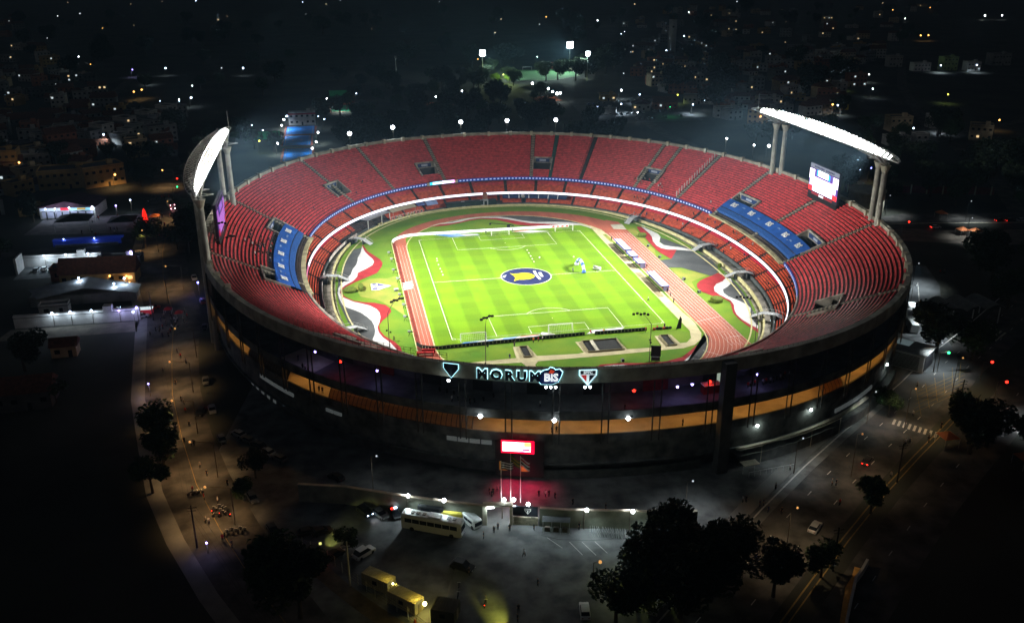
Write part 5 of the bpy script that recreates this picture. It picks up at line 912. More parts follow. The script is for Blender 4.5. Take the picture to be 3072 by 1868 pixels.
for i in range(96):
    y=rt.uniform(165,560); x=rt.uniform(-70,110)+(y-160)*rt.uniform(-.05,.2)
    if 96<x<175 and y>500: continue
    if -100<x<-76 and 215<y<345: x-=40
    if 108<x and 295<y<420: x=rt.uniform(-40,95)
    tree(rt.choice((0,1,1,3)),x,y,'%s dark tree in the park, %s %s'%(rt.choice(('tall','broad','small','ragged')),('near the rim','behind the rim trees','midway back','towards the practice pitch')[0 if y<220 else 1 if y<310 else 2 if y<430 else 3],('left end','left part','centre','right part')[0 if x<-40 else 1 if x<5 else 2 if x<50 else 3]),rt.uniform(.8,1.4),GT)
for x,y,k,s_,lb in((78,640,1,1.9,'tall tree lit green behind left practice pitch lamp'),(90,600,4,1.5,'bright green tree at left corner of practice pitch'),(97,560,4,1.1,'green glowing round tree before practice pitch'),(104,535,2,1.3,'small palm like tree before practice pitch'),(127,520,1,1.5,'dark tree at front middle of practice pitch'),(140,528,1,1.6,'dark tree at front right of practice pitch'),(155,520,1,1.8,'dark tree below practice pitch stand'),(170,540,3,1.5,'large dark tree right of practice pitch'),(195,560,3,1.8,'large dark tree between practice pitch and tower'),(215,600,3,1.8,'dark tree mass left of white tower'),(110,650,1,1.9,'tree behind the practice pitch, left'),(125,665,1,1.7,'tree behind the practice pitch, second')): tree(k,x,y,lb,s_)
GH='trees scattered over the far suburbs'
for i in range(150):
    y=rt.uniform(260,1500); x=rt.uniform(-.45*y-40,.85*y+40)
    if -110<x<200 and y<650: continue
    tree(rt.choice((0,1,3,2)),x,y,'%s dark tree %s in the far suburbs on the %s'%(rt.choice(('tall','broad','small','ragged')),'nearest' if y<450 else 'in middle distance' if y<800 else 'close to the horizon' if y>1150 else 'far back','far left' if x<-.3*y else 'left' if x<0 else 'centre' if x<y*.2 else 'right' if x<.5*y else 'far right'),rt.uniform(.9,1.9),GH)
GR='trees on the dark right hand slope'
for i in range(34): x,y=rt.uniform(180,330),rt.uniform(58,240); tree(rt.choice((0,1,1)),x,y,'%s dark tree on the right hand slope, %s %s'%(rt.choice(('tall','broad','small')),'lower' if y<110 else 'middle' if y<180 else 'upper','near the stadium' if x<230 else 'midway' if x<280 else 'at the edge'),rt.uniform(.9,1.6),GR)
GL='trees in dark left gardens'
for i in range(46):
    x,y=rt.uniform(-260,-120),rt.uniform(-170,300)
    if x>-190 and -40<y<150: x-=70
    if y<-20 and x>-135: x-=25
    tree(rt.choice((0,1,2)),x,y,'%s dark tree in the %s gardens left of the street'%(rt.choice(('tall','broad','small','ragged')),'lower' if y<-30 else 'middle' if y<120 else 'upper'),rt.uniform(.8,1.3),GL)
# ---- houses
wcol={'white':mat('wall_white',(.42,.42,.4),.9,.18,.3),'cream':mat('wall_cream',(.42,.34,.22),.9,.2,.3),'gray':mat('wall_gray',(.2,.21,.21),.9,.25,.3),'green':mat('wall_green',(.25,.36,.14),.9,.2,.3),'ochre':mat('wall_ochre',(.35,.24,.1),.9,.2,.3),'brick':mat('wall_brick',(.25,.1,.06),.9,.25,.5),'yellow':mat('wall_yellow',(.5,.42,.06),.9,.15,.4),'dark':mat('wall_dark',(.08,.085,.09),.9,.3,.3)}
tile=mat('roof_tile',(.1,.04,.025),.9,.35,1.); flatr=mat('roof_flat',(.07,.07,.075),.9,.3,.4); litw=mat('lit_window',(.3,.2,.1),.5,em=(1,.7,.35),es=1.0,nosample=True); litc=mat('lit_window_cool',(.3,.3,.3),.5,em=(.8,.95,1),es=.8,nosample=True)
def house(x,y,rz,w,d,h,col,roof,lb,cat='house',lit=0,st=2,group=None,nm='house'):
    o=thing(nm,lb,cat,(x,y,G0),rz,group); MB().box((0,0,h/2),(w,d,h)).ob('wall',wcol[col],o)
    if roof=='gable':
        r=MB(); e=.5; k=w*.16+1; r.add([(-w/2-e,-d/2-e,h),(w/2+e,-d/2-e,h),(w/2+e,d/2+e,h),(-w/2-e,d/2+e,h),(-w/2-e,0,h+k),(w/2+e,0,h+k)],[(0,1,5,4),(2,3,4,5),(1,2,5),(3,0,4),(3,2,1,0)]); r.ob('roof',tile,o)
    elif roof=='front': 
        r=MB(); e=.8; k=h*.55; r.add([(-w/2-e,-d/2-e,h),(-w/2-e,d/2+e,h),(0,-d/2-e,h+k),(0,d/2+e,h+k),(w/2+e,-d/2-e,h),(w/2+e,d/2+e,h)],[(0,2,3,1),(2,4,5,3),(0,4,2),(1,3,5)]); r.ob('roof',mat('roof_violet',(.07,.03,.05),.8,.3,.5),o)
    else: 
        r=MB(); r.box((0,0,h+.1),(w+.3,d+.3,.2)); r.ob('roof',flatr,o); r=MB(); r.line([(-w/2,-d/2),(w/2,-d/2),(w/2,d/2),(-w/2,d/2)],.25,h+.2,.7,closed=True); r.ob('parapet',wcol[col],o)
        if w>9: MB().box((w*.25,0,h+1.3),(2.6,2.6,2.2)).ob('roof_tank',wcol[col],o)
    nf=max(1,int(w/3.2)); g=random.Random(int(x*7+y))
    for s in range(0 if 'wall' in nm else st):
        for i in range(nf):
            xx=-w/2+w*(i+.5)/nf; zz=h/st*(s+.55); l_=g.random()<lit
            if s==0 and i==nf//2: f=MB().box((xx,-d/2-.03,1.1),(1.1,.12,2.2)).ob('door',dark_m,o); continue
            f=MB().box((xx,-d/2-.03,zz),(1.5,.1,1.3)).ob('window',(litw if g.random()<.6 else litc) if l_ else glass,o)
    return o
GB='stepped apartment blocks on the left'
for i in range(9):
    x=-214+4.8*i*1.0; y=300+11.5*i; house(x,y,.9,9,12,8+2.0*(i%2),'white' if i%2 else 'gray','flat','stepped pale apartment block in left rows, %s'%(('nearest','second','third','fourth','fifth','sixth','seventh','eighth','farthest')[i]),'apartment block',.06,3,GB,'apartment_block')
for i in range(8):
    x=-196+2.5*i; y=296+11*i; house(x,y,.9,7,10,6+1.2*(i%3),'white','flat','low white terrace beside stepped blocks, %s'%(('nearest','second','third','fourth','fifth','sixth','seventh','farthest')[i]),'terrace house',.08,2,GB,'terrace_house')
house(-200,186,.12,26,14,9,'ochre','flat','long low tan warehouse above club hall on left','warehouse',0,2,nm='warehouse'); house(-184,186,.5,20,13,10,'ochre','flat','tan warehouse end with diagonal front near the street','warehouse',0,2,nm='warehouse'); house(-242,226,.1,16,12,12,'ochre','flat','square tan block at left edge','block',.05,2,nm='block')
o=house(-184,128,-.1,24,16,5.2,'white','front','wide club hall with gabled dark roof and lit open front','hall',0,1,nm='club_hall')
MB().box((0,-8.3,4.3),(23,.3,1.3)).ob('fascia_board',mat('fascia',(.4,.42,.5),.6,em=(.6,.75,1),es=.45),o); MB().box((5.6,-8.5,4.4),(9,.2,1.1)).ob('cyan_board',mat('fascia_cyan',(.2,.4,.5),.6,em=(.3,.8,1),es=.7),o); MB().box((-.8,-8.5,4.5),(3.6,.2,1.2)).ob('red_board',mat('fascia_red',(.4,.02,.04),.6,em=(1,.04,.08),es=.6),o); MB().box((6.4,-8.65,4.5),(3.6,.1,.8)).ob('yellow_mark',mat('fascia_yel',(.5,.35,.05),.6,em=(1,.6,.1),es=.5),o); MB().box((0,-8.05,1.9),(22,.2,2.8)).ob('lit_front',mat('club_front',(.3,.3,.4),.6,em=(.5,.6,.9),es=.22,nosample=True),o)
for i in range(6): MB().box((-9+3.4*i,-8.2,1.6),(.5,.3,3.2)).ob('front_post',dark_m,o)
def tent(x,y,w,d,h,m,lb,cat='tent',rz=0,posts=True,nm='market_tent'):
    o=thing(nm,lb,cat,(x,y,G0),rz); r=MB(); r.add([(-w/2,-d/2,h*.65),(w/2,-d/2,h*.65),(w/2,d/2,h*.65),(-w/2,d/2,h*.65),(0,0,h)],[(0,1,4),(1,2,4),(2,3,4),(3,0,4)]); r.ob('canopy',m,o)
    for sx in(-1,1):
        for sy in(-1,1): MB().cone((sx*(w/2-.1),sy*(d/2-.1),0),(sx*(w/2-.1),sy*(d/2-.1),h*.66),.06,.06,5).ob('pole',steel,o)
    return o
dt=mat('tent_dark',(.02,.03,.025),.8,.3,.5); ot=mat('tent_orange',(.4,.13,.05),.8,.2,.6); wt=mat('tent_white',(.45,.45,.45),.8,.1,.6)
tent(-178,104,14,12,6.5,dt,'big dark marquee in front of the club hall'); tent(-158,102,11,11,5,dt,'dark marquee near the left street'); tent(-146,108,4.5,4.5,3.6,ot,'orange stall tent beside red inflatable on left street')
o=thing('red_inflatable','tall glowing red inflatable column at left street','inflatable',(-149.2,104,G0)); MB().loft([[(r_*math.cos(q),r_*math.sin(q),z) for q in rg(0,5.5,7)] for z,r_ in((0,.9),(1.5,1.1),(4,1.0),(6,.6),(7,.15))],0,True).ob('column',mat('red_glow',(.5,.01,.01),.5,em=(1,.02,.01),es=1.3),o,smooth=True)
MB().box((-167,78.5,G0+2.2),(27,3,.4)).ob('bar_roof',mat('blue_bar_roof',(.03,.06,.3),.6,em=(.01,.05,.6),es=.12),None,label='long deep blue lit bar canopy below the marquees',cat='canopy')
o=thing('bar','blue lit open bar under the long canopy on left','bar',(-167,76,G0)); MB().box((0,0,1.2),(26,.4,2.2)).ob('front_wall',mat('bar_wall',(.06,.08,.3),.7,em=(.01,.04,.5),es=.12),o); MB().box((0,-1.2,.5),(24,.6,1)).ob('counter',steel,o)
MB().box((-147,86,G0+3),(12,3,.3),-.05).ob('flat_canopy',pave,None,label='grey flat canopy right of the blue bar',cat='canopy')
house(-170,48.8+2,-.04,28,1.2,3.6,'white','flat','long pale yard wall lit by lamps above parked cars','wall',0,1,nm='yard_wall'); house(-149,49,-.1,16,5,2.6,'gray','flat','low long shed with white stripe at right of lit yard','shed',0,1,nm='shed')
house(-148.6,41,-.05,14,4,2.8,'white','flat','white kiosk with green lights beside left street','kiosk',.6,1,nm='kiosk')
o=thing('white_sail_wall','tall pale wall end at left edge of lit yard','wall',(-184.2,46,G0)); MB().poly([(-.4,-4),(.4,-4),(.4,4),(-.4,4)],0,6).ob('slab',wcol['white'],o)
house(-152,29,-.06,26,8,4,'ochre','gable','house with orange lit walls below the car yard','house',.25,1); house(-165,34,0,9,6,4.4,'brick','flat','dark brown block left of the orange lit house','house',.1,1)
o=thing('large_roof','large low pale grey roof beside left street','roof',(-152.5,9,G0)); MB().add([(-19,3,4),(0,6,6.5),(18,1,4.2),(18,-6,3.6),(0,-2,5),(-14,-6,3.4)],[(0,1,4,5),(1,2,3,4)]).ob('sheet',mat('roof_pale',(.22,.24,.26),.8,.2,.3),o); MB().box((0,-1,1.8),(34,6,3.4)).ob('wall',wcol['gray'],o)
house(-160,-1.5,.05,9,4,2.8,'white','flat','small white cabins below large pale roof','cabin',.1,1,nm='cabin')
house(-150,-13.5,0,38,1.0,3.4,'white','flat','long pale lamp lit wall of the lower left yard','wall',0,1,nm='yard_wall'); MB().poly([(-172,-24),(-131,-24),(-131,-15),(-170,-15)],G0+.05).ob('left_yard',mat('yard_tan',(.12,.11,.09),.9,.3,.3),kind='structure'); MB().poly([(-184,36),(-154,36),(-154,49),(-184,51)],G0+.05).ob('left_yard',mat('yard_gray',(.12,.13,.13),.9,.3,.3),kind='structure'); MB().poly([(-197,96),(-146,90),(-146,122),(-195,120)],G0+.04).ob('club_court',mat('club_paving',(.12,.11,.12),.9,.3,.3),kind='structure')
house(-148,-38,.05,7,5,3.4,'cream','gable','small cream hut in dark lower left','hut',.3,1,nm='hut'); house(-150,-70,.05,14,9,5,'dark','gable','dark house in the black lower left area','house',0,1); house(-165,-100,.1,16,10,5,'dark','gable','dark house at left edge below','house',0,1)
# right side houses on the hill
GHo='houses on the far right hillside'
for x,y,rz,w,d,h,c,r,lit,st,lb in((292,320,-.35,11,12,9,'white','gable',0,2,'white two storey house above right floodlight gantry'),(306,326,-.5,16,7,4,'yellow','gable',0,1,'low yellow lit annex beside the white house'),(300,238,-.1,15,9,9,'cream','flat',0,2,'cream block with dark band right of gantry'),(333,243,-.05,14,9,8,'white','flat',0,2,'white modern house with tall side panel right of gantry'),(333,200,-.6,13,10,9,'cream','flat',.1,2,'tan house at right edge with small windows'),(272,196,-.1,14,8,5,'white','flat',0,1,'low white stepped building right of the gantry tip'),(284,190,-.1,8,6,7,'white','flat',0,2,'small white block beside low stepped building'),(533,520,-.05,15,10,12,'green','flat',0,3,'green three storey house on right hillside'),(552,510,-.05,14,9,8,'white','flat',.1,2,'white house with dark arched windows right of the green one'),(503,520,-.05,17,9,7,'white','flat',0,2,'white house with columns left of the green one'),(497,556,-.05,14,9,10,'white','flat',0,2,'pale house behind the columned one'),(608,545,-.05,20,12,11,'gray','flat',0,2,'grey house at the far right hillside'),(480,640,.5,46,14,9,'gray','flat',0,2,'long grey school like block on the hillside'),(445,600,.1,14,10,8,'gray','flat',0,2,'grey house left of long block'),(470,700,0,30,10,8,'gray','flat',0,2,'long grey building high on the hillside')): house(x,y,rz,w,d,h,c,r,lb,'house',lit,st,GHo)
rh=random.Random(5); cols=['white','gray','cream','gray','dark','white','ochre','brick']
def dirw(x,y): return ('left' if x<0 else 'centre' if x<.35*y else 'right')
for i in range(330):
    y=rh.uniform(300,1500) if i<150 else rh.uniform(250,700); x=rh.uniform(.28*y+60,.75*y+60) if i%3 else -rh.uniform(.36*y+60,.5*y+110)
    c=rh.choice(cols); rf=rh.choice(('gable','flat','flat')); st=rh.choice((1,2,2,3))
    if 100<x<205 and y<470: continue
    house(x,y,rh.uniform(-.6,.6),rh.uniform(8,18),rh.uniform(7,12),3.1*st+.5,c,rf,'%s %s storey %s roofed house in the %s %s suburbs'%(c if c!='dark' else 'dark grey',('one','two','three')[st-1],{'gable':'tile','flat':'flat'}[rf],'nearer' if y<450 else 'middle' if y<800 else 'farthest',dirw(x,y)),'house',.07,st,'houses in the distant dark suburbs')
for i in range(64):
    x=rh.uniform(-330,-200); y=rh.uniform(120,420); c=rh.choice(cols); st=rh.choice((1,2,2)); house(x,y,rh.uniform(-.3,.9),rh.uniform(9,16),9,3.1*st,c,'flat' if i%2 else 'gable','%s %s storey house in dark rows at far left'%(c if c!='dark' else 'dark grey',('one','two')[st-1]),'house',.06,st,'houses in dark rows at far left')
house(150,402,-.1,12,10,4.5,'ochre','flat','small lit booth behind the far car park','booth',.8,1,nm='booth'); house(161,352,-.2,13,10,5,'white','front','domed canopy kiosk with red band in far car park','kiosk',.2,1,nm='kiosk'); house(181,356,-.2,18,11,5,'brick','gable','red brick club building beside far car park','club building',.3,1,nm='club_building'); house(128,340,-.5,20,4,4,'white','flat','long pale lit wall left of the far car park','wall',.2,1,nm='long_wall'); house(215,372,-.4,24,9,6,'white','flat','white ramped building right of far car park','building',.1,1,nm='ramped_building')
house(152,612,0,11,5,4,'brick','flat','small pink shed behind practice pitch','shed',0,1,nm='shed'); house(-86,342,.02,18,6,8,'white','flat','white building with red stripe above the blue courts','building',0,2,nm='court_building'); MB().box((-86,338.7,G0+7.6),(18.4,.4,1)).ob('red_stripe_board',mat('stripe_red',(.3,.02,.03),.8),None,label='red fascia board on the white court building',cat='fascia board')
MB().box((-108,291,G0+2.6),(18,.5,5)).ob('practice_wall',mat('practice_wall_green',(.03,.3,.12),.8,.1,.5,em=(.02,.25,.1),es=.06),None,label='bright green tennis practice wall beside left gantry',cat='wall'); MB().box((-59,462,G0+2.6),(16,.5,6)).ob('green_backdrop',mat('practice_wall_green',(.03,.3,.12)),None,label='green backdrop behind the orange tennis court',cat='backdrop')
o=thing('water_tower','tall white round tower rising from dark trees','tower',(319.5,717.7,G0)); MB().cone((0,0,0),(0,0,38),4.6,4.3,20).ob('shaft',mat('tower_white',(.5,.54,.56),.8,.1,.2),o,smooth=True); MB().cone((0,0,38),(0,0,38.8),4.6,4.6,20).ob('cap',concd,o); MB().cone((0,0,38.8),(0,0,45),.15,.1,5).box((0,0,41),(1.5,1.5,2)).ob('antenna',steeld,o); MB().box((-1,-4.55,30),(2.2,.2,2)).ob('badge',dark_m,o)
o=thing('grandstand','small practice stand with white steps right of practice pitch','grandstand',(176,594,G0),.7)
for i in range(5): MB().box((0,-3+1.6*i,.6+.8*i),(26,1.6,.8)).ob('step',concl,o)
o=thing('football_goal','far white goal on the practice pitch','goal',(127.6,605.5,G0)); m=MB(); m.beam((-4.6,0,0),(-4.6,0,3),.3).beam((4.6,0,0),(4.6,0,3),.3).beam((-4.6,0,3),(4.6,0,3),.3).ob('goal_frame',white,o)
# right forecourt buildings
o=thing('gate_building','white gate house with horizontal louvres and glass roof beside stadium','gate house',(93.5,-93,G0),math.radians(-52)+math.pi/2); gw=mat('gate_white',(.36,.37,.36),.8,.12,.4)
MB().box((0,0,2.5),(9,11,5)).ob('wall',gw,o); MB().box((0,0,5.1),(9.6,11.6,.3)).ob('roof',gw,o); MB().box((2,2.4,5.3),(4,4,.2)).ob('roof_glass',mat('roof_glass',(.3,.4,.42),.3,em=(.7,.95,1),es=.1,nosample=True),o)
for i in range(12): MB().box((-4.6,0,.5+.36*i),(.15,8.5,.16)).ob('louvre',dark_m,o); MB().box((0,-5.6,.5+.36*i),(7.5,.15,.16)).ob('louvre',dark_m,o)
o=thing('vaulted_canopy','wide grey vaulted canopy at right of stadium','canopy',(130,-67,G0),.0)
for j in range(3): r=MB(); r.loft([[(-10+7*j+(x_+1)*3.4,-5,5.2+1.5*math.cos(x_*1.5)) for x_ in rg(-1,1,8)],[(-10+7*j+(x_+1)*3.4,6,5.2+1.5*math.cos(x_*1.5)) for x_ in rg(-1,1,8)]]); r.ob('vault',mat('vault_gray',(.16,.165,.15),.7,.2,.5),o)
for x_ in(-9.5,0,9.5): MB().cone((x_,-4,0),(x_,-4,5.3),.2,.2,6).ob('column',steel,o); MB().cone((x_,5,0),(x_,5,5.3),.2,.2,6).ob('column',steel,o)
o=thing('outdoor_steps','pale flight of wide steps right of the vaulted canopy','steps',(130.5,-78,G0),.6)
for i in range(8): MB().box((0,1.3*i-4,.08+.15*i),(9,.5,.15)).ob('step',concl,o)
o=thing('bus_shelter','pale shelter roof and railing at foot of stadium pier','shelter',(26,-139.4,G0),.12); MB().box((-3,0,2.6),(4,2.2,.12)).ob('roof',concl,o)
for a in(-4.6,-1.6): MB().cone((a,0,0),(a,0,2.6),.07,.07,5).ob('post',steel,o)
for a in rg(-4,8,8): MB().beam((a,-1.6,0),(a,-1.6,1.2),.08).ob('rail_post',steel,o)
MB().beam((-4,-1.6,1.2),(8,-1.6,1.2),.08).ob('handrail',steel,o)
for x,y,m,lb in((75.3,-137.2,ot,'orange peaked stall tent at right crosswalk'),(86.8,-149.5,ot,'orange stall tent at the far lower right'),(197.3,42.4,ot,'orange stall tent above the cross avenue'),(190,17.5,ot,'orange stall tent left of the pair on plaza'),(194,14.8,ot,'orange stall tent right of the pair on plaza')): tent(x,y,4,4,3.8,m,lb)
o=thing('kiosk_box','round beige walled building behind right gantry column','building',(172,62,G0)); MB().cone((0,0,0),(0,0,9),8,8,18).ob('wall',mat('ramp_beige',(.28,.26,.2),.85,.2,.3),o); MB().cone((0,0,9),(0,0,9.6),8.4,8.4,18).ob('roof_ring',concl,o)
o=thing('long_bank_wall','long low red brown wall above the grass bank at right','wall',(214,84,G0),-.3); MB().box((0,0,2),(70,.6,3.4)).ob('wall',mat('wall_maroon',(.12,.03,.03),.9,.3,.5),o)
for i in range(10): MB().box((-34+7.5*i,-.4,2.2),(.6,.4,4.4)).ob('wall_post',concl,o)
# ---- entrance wall, gate, screen, flags
o=thing('entrance_wall','long olive grey perimeter wall with gate in front of stadium','wall',(0,0,0)); ew=mat('wall_olive',(.15,.16,.12),.9,.3,.4)
wl_=[(-78,-131.5),(-68,-134.5),(-57.7,-139.6),(-50,-143.2),(-39.6,-147.6)]; wr_=[(-28.6,-150.6),(-23,-152.4),(-15,-154.2),(-6,-156.4),(3,-158)]
for a,b in list(zip(wl_,wl_[1:]))+list(zip(wr_,wr_[1:])): MB().line([a,b],.5,G0,4.3).ob('wall_panel',ew,o)
MB().line(wl_,.7,G0+4.3,.15).ob('coping',concl,o); MB().line(wr_,.7,G0+4.3,.15).ob('coping',concl,o)
MB().box((-39.7,-147.8,G0+2.3),(.9,1.1,4.8),-.2).ob('gate_post',concl,o); MB().box((-34.3,-148.9,G0+2.3),(.6,.8,4.8),-.2).ob('gate_post',concl,o); MB().box((-37,-148.3,G0+4.75),(6.2,1.4,.35),-.2).ob('gate_lintel',concl,o)
MB().box((-31.4,-149.7,G0+.95),(5.2,.4,1.9),-.3).ob('stone_panel',mat('stone_facing',(.33,.31,.22),.9,.3,2.),o); MB().box((-31.4,-149.5,G0+3.2),(5.2,.3,2.2),-.3).ob('glass_panel',glass,o); MB().box((-29.9,-150.3,G0+1),(.8,.1,2),-.3).ob('small_door',black,o)
crest(o,frame((-31,-149.9,G0+3.4),(math.cos(-.3),math.sin(-.3),0),(0,0,1)),.34,concl,white,dark_m,dark_m,writing=False)
MB().poly([(-39.5,-147.6),(-34.5,-148.6),(-28.6,-150.3),(-23,-152),(-15,-153.9),(3,-157.6),(0,-146),(-12,-140),(-24,-136.5),(-38,-132.5),(-58,-132),(-64,-136)],G0+.6,.05).ob('upper_forecourt',mat('upper_forecourt_paving',(.16,.155,.155),.9,.25,.4),kind='structure') if 0 else None
o=thing('curved_shelter','curved glass canopy turnstile shelter right of the gate','shelter',(-25.6,-152.9,G0),-.28); r=MB(); r.loft([[(-2.9,1.2-2.6*k,2.6+.5*math.sin(k*2.4)) for k in rg(0,1,6)],[(2.9,1.2-2.6*k,2.6+.5*math.sin(k*2.4)) for k in rg(0,1,6)]]); r.ob('roof',mat('shelter_roof',(.1,.11,.115),.3,.2,1),o)
for a in(-2.7,-.9,.9,2.7): MB().cone((a,-1.2,0),(a,-1.2,2.7),.06,.06,5).ob('post',steel,o)
for a in(-1.8,0,1.8): MB().box((a,-.3,.5),(1.1,.6,1.0)).ob('turnstile',steeld,o)
for i in range(16):
    x=-19+.45*i+.1*(i%2); y=-153.6-.16*i; 
    b=thing('crowd_barrier','steel crowd barrier in the %s stack right of turnstiles'%('first' if i<8 else 'second'),'barrier',(x,y-1.6,G0),math.radians(80+rc.uniform(-8,8)),'stacked crowd barriers'); m=MB(); m.beam((-1.1,0,.1),(1.1,0,.1),.05).beam((-1.1,0,1.1),(1.1,0,1.1),.05)
    for k in range(6): m.beam((-1.1+.44*k,0,.1),(-1.1+.44*k,0,1.1),.035)
    m.ob('rail_frame',steel,b)
sc_=thing('entrance_screen','bright white and red advertising screen on stadium facade','screen'); d,nn=tang(-105.55,113); p=P(-105.55,112.6); x=Vector((d.x,d.y,0)); x=x if x.x>0 else -x; mw=frame((p[0],p[1],7.95),x,(0,0,1))
def pl(nm,w,h,cx,cy,z,m): q=MB().box((cx,cy,z),(w,h,.1)).ob(nm,m,sc_); q.matrix_local=mw
pl('red_frame',7.4,3.2,0,0,0,mat('screen_red',(.1,0,.01),.5,em=(1,.0,.03),es=2.2)); pl('white_panel',6.3,2.3,-.25,.05,.08,mat('screen_white',(.1,.1,.1),.5,em=(1,.98,.85),es=3)); pl('orange_panel',1.5,.9,2.2,.75,.16,mat('screen_orange',(.1,.05,0),.5,em=(1,.65,.2),es=1.8)); pl('pink_mark',1.7,.5,1.9,-.6,.16,mat('screen_pink',(.1,.0,.05),.5,em=(1,.15,.35),es=1.4)); pl('violet_mark',1.0,.3,1.1,-.85,.22,mat('screen_violet',(.1,.0,.1),.5,em=(.7,.5,1),es=2)); pl('housing',11,9,.4,-3.4,-.6,mat('porch_dark',(.02,.018,.02),.8))
light('SPOT',(p[0]-.3,p[1]-1.5,7.5),11000,(1,.01,.1),sc_,1.2,aim=(p[0],p[1]-3.5,-1),cone=100,blend=1)
for x,y in((-33,-134.5),(-28.5,-136)): MB().box((x,y+1.6,3.4),(1.8,.15,2.2),-.3).ob('poster_light',mat('poster_amber',(.25,.1,.02),.7,em=(1,.4,.05),es=.12,nosample=True),sc_)
stripe=mat('flag_white',(.5,.48,.48),.8); fred=mat('flag_red',(.35,.02,.03),.8); fblk=mat('flag_black',(.02,.02,.02),.8)
for x,y,lb,top,kind in((-35.9,-146.2,'left flagpole with striped black and white flag',13.2,0),(-33.9,-146.4,'middle flagpole with limp green and yellow flag',14.8,1),(-31.9,-146.8,'right flagpole with white red and black striped flag',14.2,2)):
    o=thing('flagpole',lb,'flagpole',(x,y,G0+3.6),0,'flagpoles above the gate'); MB().cone((0,0,0),(0,0,top-3),.12,.06,7).ob('pole',white,o)
    n=7 if kind==0 else 5
    for i in range(n):
        mm=(stripe if i%2 else fblk) if kind==0 else ((mat('flag_green',(.05,.12,.04),.8),mat('flag_yellow',(.3,.22,.03),.8))[i%2] if kind==1 else (stripe,fred,stripe,fblk,stripe)[i]); z0=top-3-.28*i if kind==0 else top-3.1-.4*i; h_=.28 if kind==0 else .4
        r=MB(); A=[(2.6*f*(1 if kind==0 else .75),.3*math.sin(f*6),z0-(f*.5 if kind==0 else f*1.8)-.15*math.sin(f*4)) for f in rg(0,1,6)]; r.strip([(a,b,c_-h_) for a,b,c_ in A],A); r.ob('flag_stripe',mm,o)
# containers
def container(x,y,rz,l,w,h,m,lb,ribs=True): 
    o=thing('site_container',lb,'container',(x,y,G0),rz,'yellow lit containers at the plaza edge'); MB().box((0,0,h/2+.1),(l,w,h)).ob('body',m,o); n=int(l/.5)
    for i in range(n): MB().box((-l/2+.25+.5*i,0,h+.13),(.12,w,.08)).ob('roof_rib',m,o); MB().box((-l/2+.25+.5*i,-w/2-.03,h/2+.1),(.1,.08,h*.9)).ob('side_rib',m,o)
    MB().box((l/2+.04,0,1.1),(.08,.9,2)).ob('door',mat('container_door',(.25,.22,.14),.7),o); MB().box((0,-w/2-.06,1.6),(1,.08,.8)).ob('window',glass,o); return o
cy_=mat('container_cream',(.42,.38,.22),.7,.12,.8); ca=container(-62.6,-163.8,math.radians(-42),6.2,2.5,2.6,cy_,'cream container with flat roof, upper left of two'); cb_=container(-58.1,-170.3,math.radians(-45),6.6,2.6,2.6,cy_,'cream container with ribbed roof next to dark cabin'); container(-51.3,-174.6,math.radians(-45)+.35,4.4,3.8,2.6,mat('cabin_dark',(.07,.065,.045),.8,.2,.6),'dark flat roofed cabin beside the ribbed container')
for nm,x,y,pw in(('a',-60.1,-166.9,170),('b',-54.9,-173.6,520)):
    o=thing('flood_lamp','yellow white lamp fixed at the end of the %s container'%('flat roofed' if nm=='a' else 'ribbed'),'lamp',(x,y,G0+2.6)); MB().ball((0,0,0),.22 if nm=='a' else .42,8).ob('bulb',emi('lamp_warm_glow',(1,.93,.45),9 if nm=='a' else 26),o); light('POINT',(.5,-.4,.1),pw,(1,.8,.16),o,.2); light('POINT',(-1.0,1.0,1.2),pw*.35,(1,.75,.12),o,.2)
o=thing('traffic_cone','orange traffic cone stack beside the dark cabin','cone',(-56.9,-175.2,G0)); MB().cone((0,0,0),(0,0,.9),.3,.05,8).ob('cone',mat('cone_orange',(.6,.12,.02),.6),o)
o=thing('wire_fence','long wire fence along left edge of the plaza','fence'); fp=[(-77,-148.5),(-72,-154),(-68,-160.5),(-63.5,-167),(-58,-174),(-54,-180)]
for a,b in zip(fp,fp[1:]):
    for k in range(3): f=k/3; MB().cone((a[0]+(b[0]-a[0])*f,a[1]+(b[1]-a[1])*f,G0),(a[0]+(b[0]-a[0])*f,a[1]+(b[1]-a[1])*f,G0+2.4),.06,.06,5).ob('fence_post',concl,o)
for z in(.3,1,1.7,2.3): MB().line(fp,.04,G0+z,.05).ob('fence_wire',steeld,o)
MB().line([(-79,-150.5),(-74,-156),(-70,-162.5),(-65.5,-169),(-60,-176),(-56,-182)],3.4,G0+.03).ob('side_path',mat('side_path_soil',(.1,.075,.045),.9,.4,.4),kind='structure')
# walls / path lit lower right
o=thing('garden_wall','pale curving low wall lit by lamp at the lower right','wall'); MB().line([(31,-176),(28.5,-178.4),(26,-180.4),(22.5,-185),(18,-191),(14,-198)],.5,G0,1.6).ob('wall',wcol['white'],o)
MB().line([(29,-176.2),(26.8,-179),(24,-181.5),(20.5,-186.5),(16,-193)],1.2,G0+.04).ob('garden_path',mat('garden_path_ochre',(.4,.22,.06),.9,.2,1),kind='structure')
for x,y,rz,lb in((84,-166,-.75,'dark gable roofed house at the lower right corner'),): house(x,y,rz,16,11,6,'dark','gable',lb,'house',0,2)
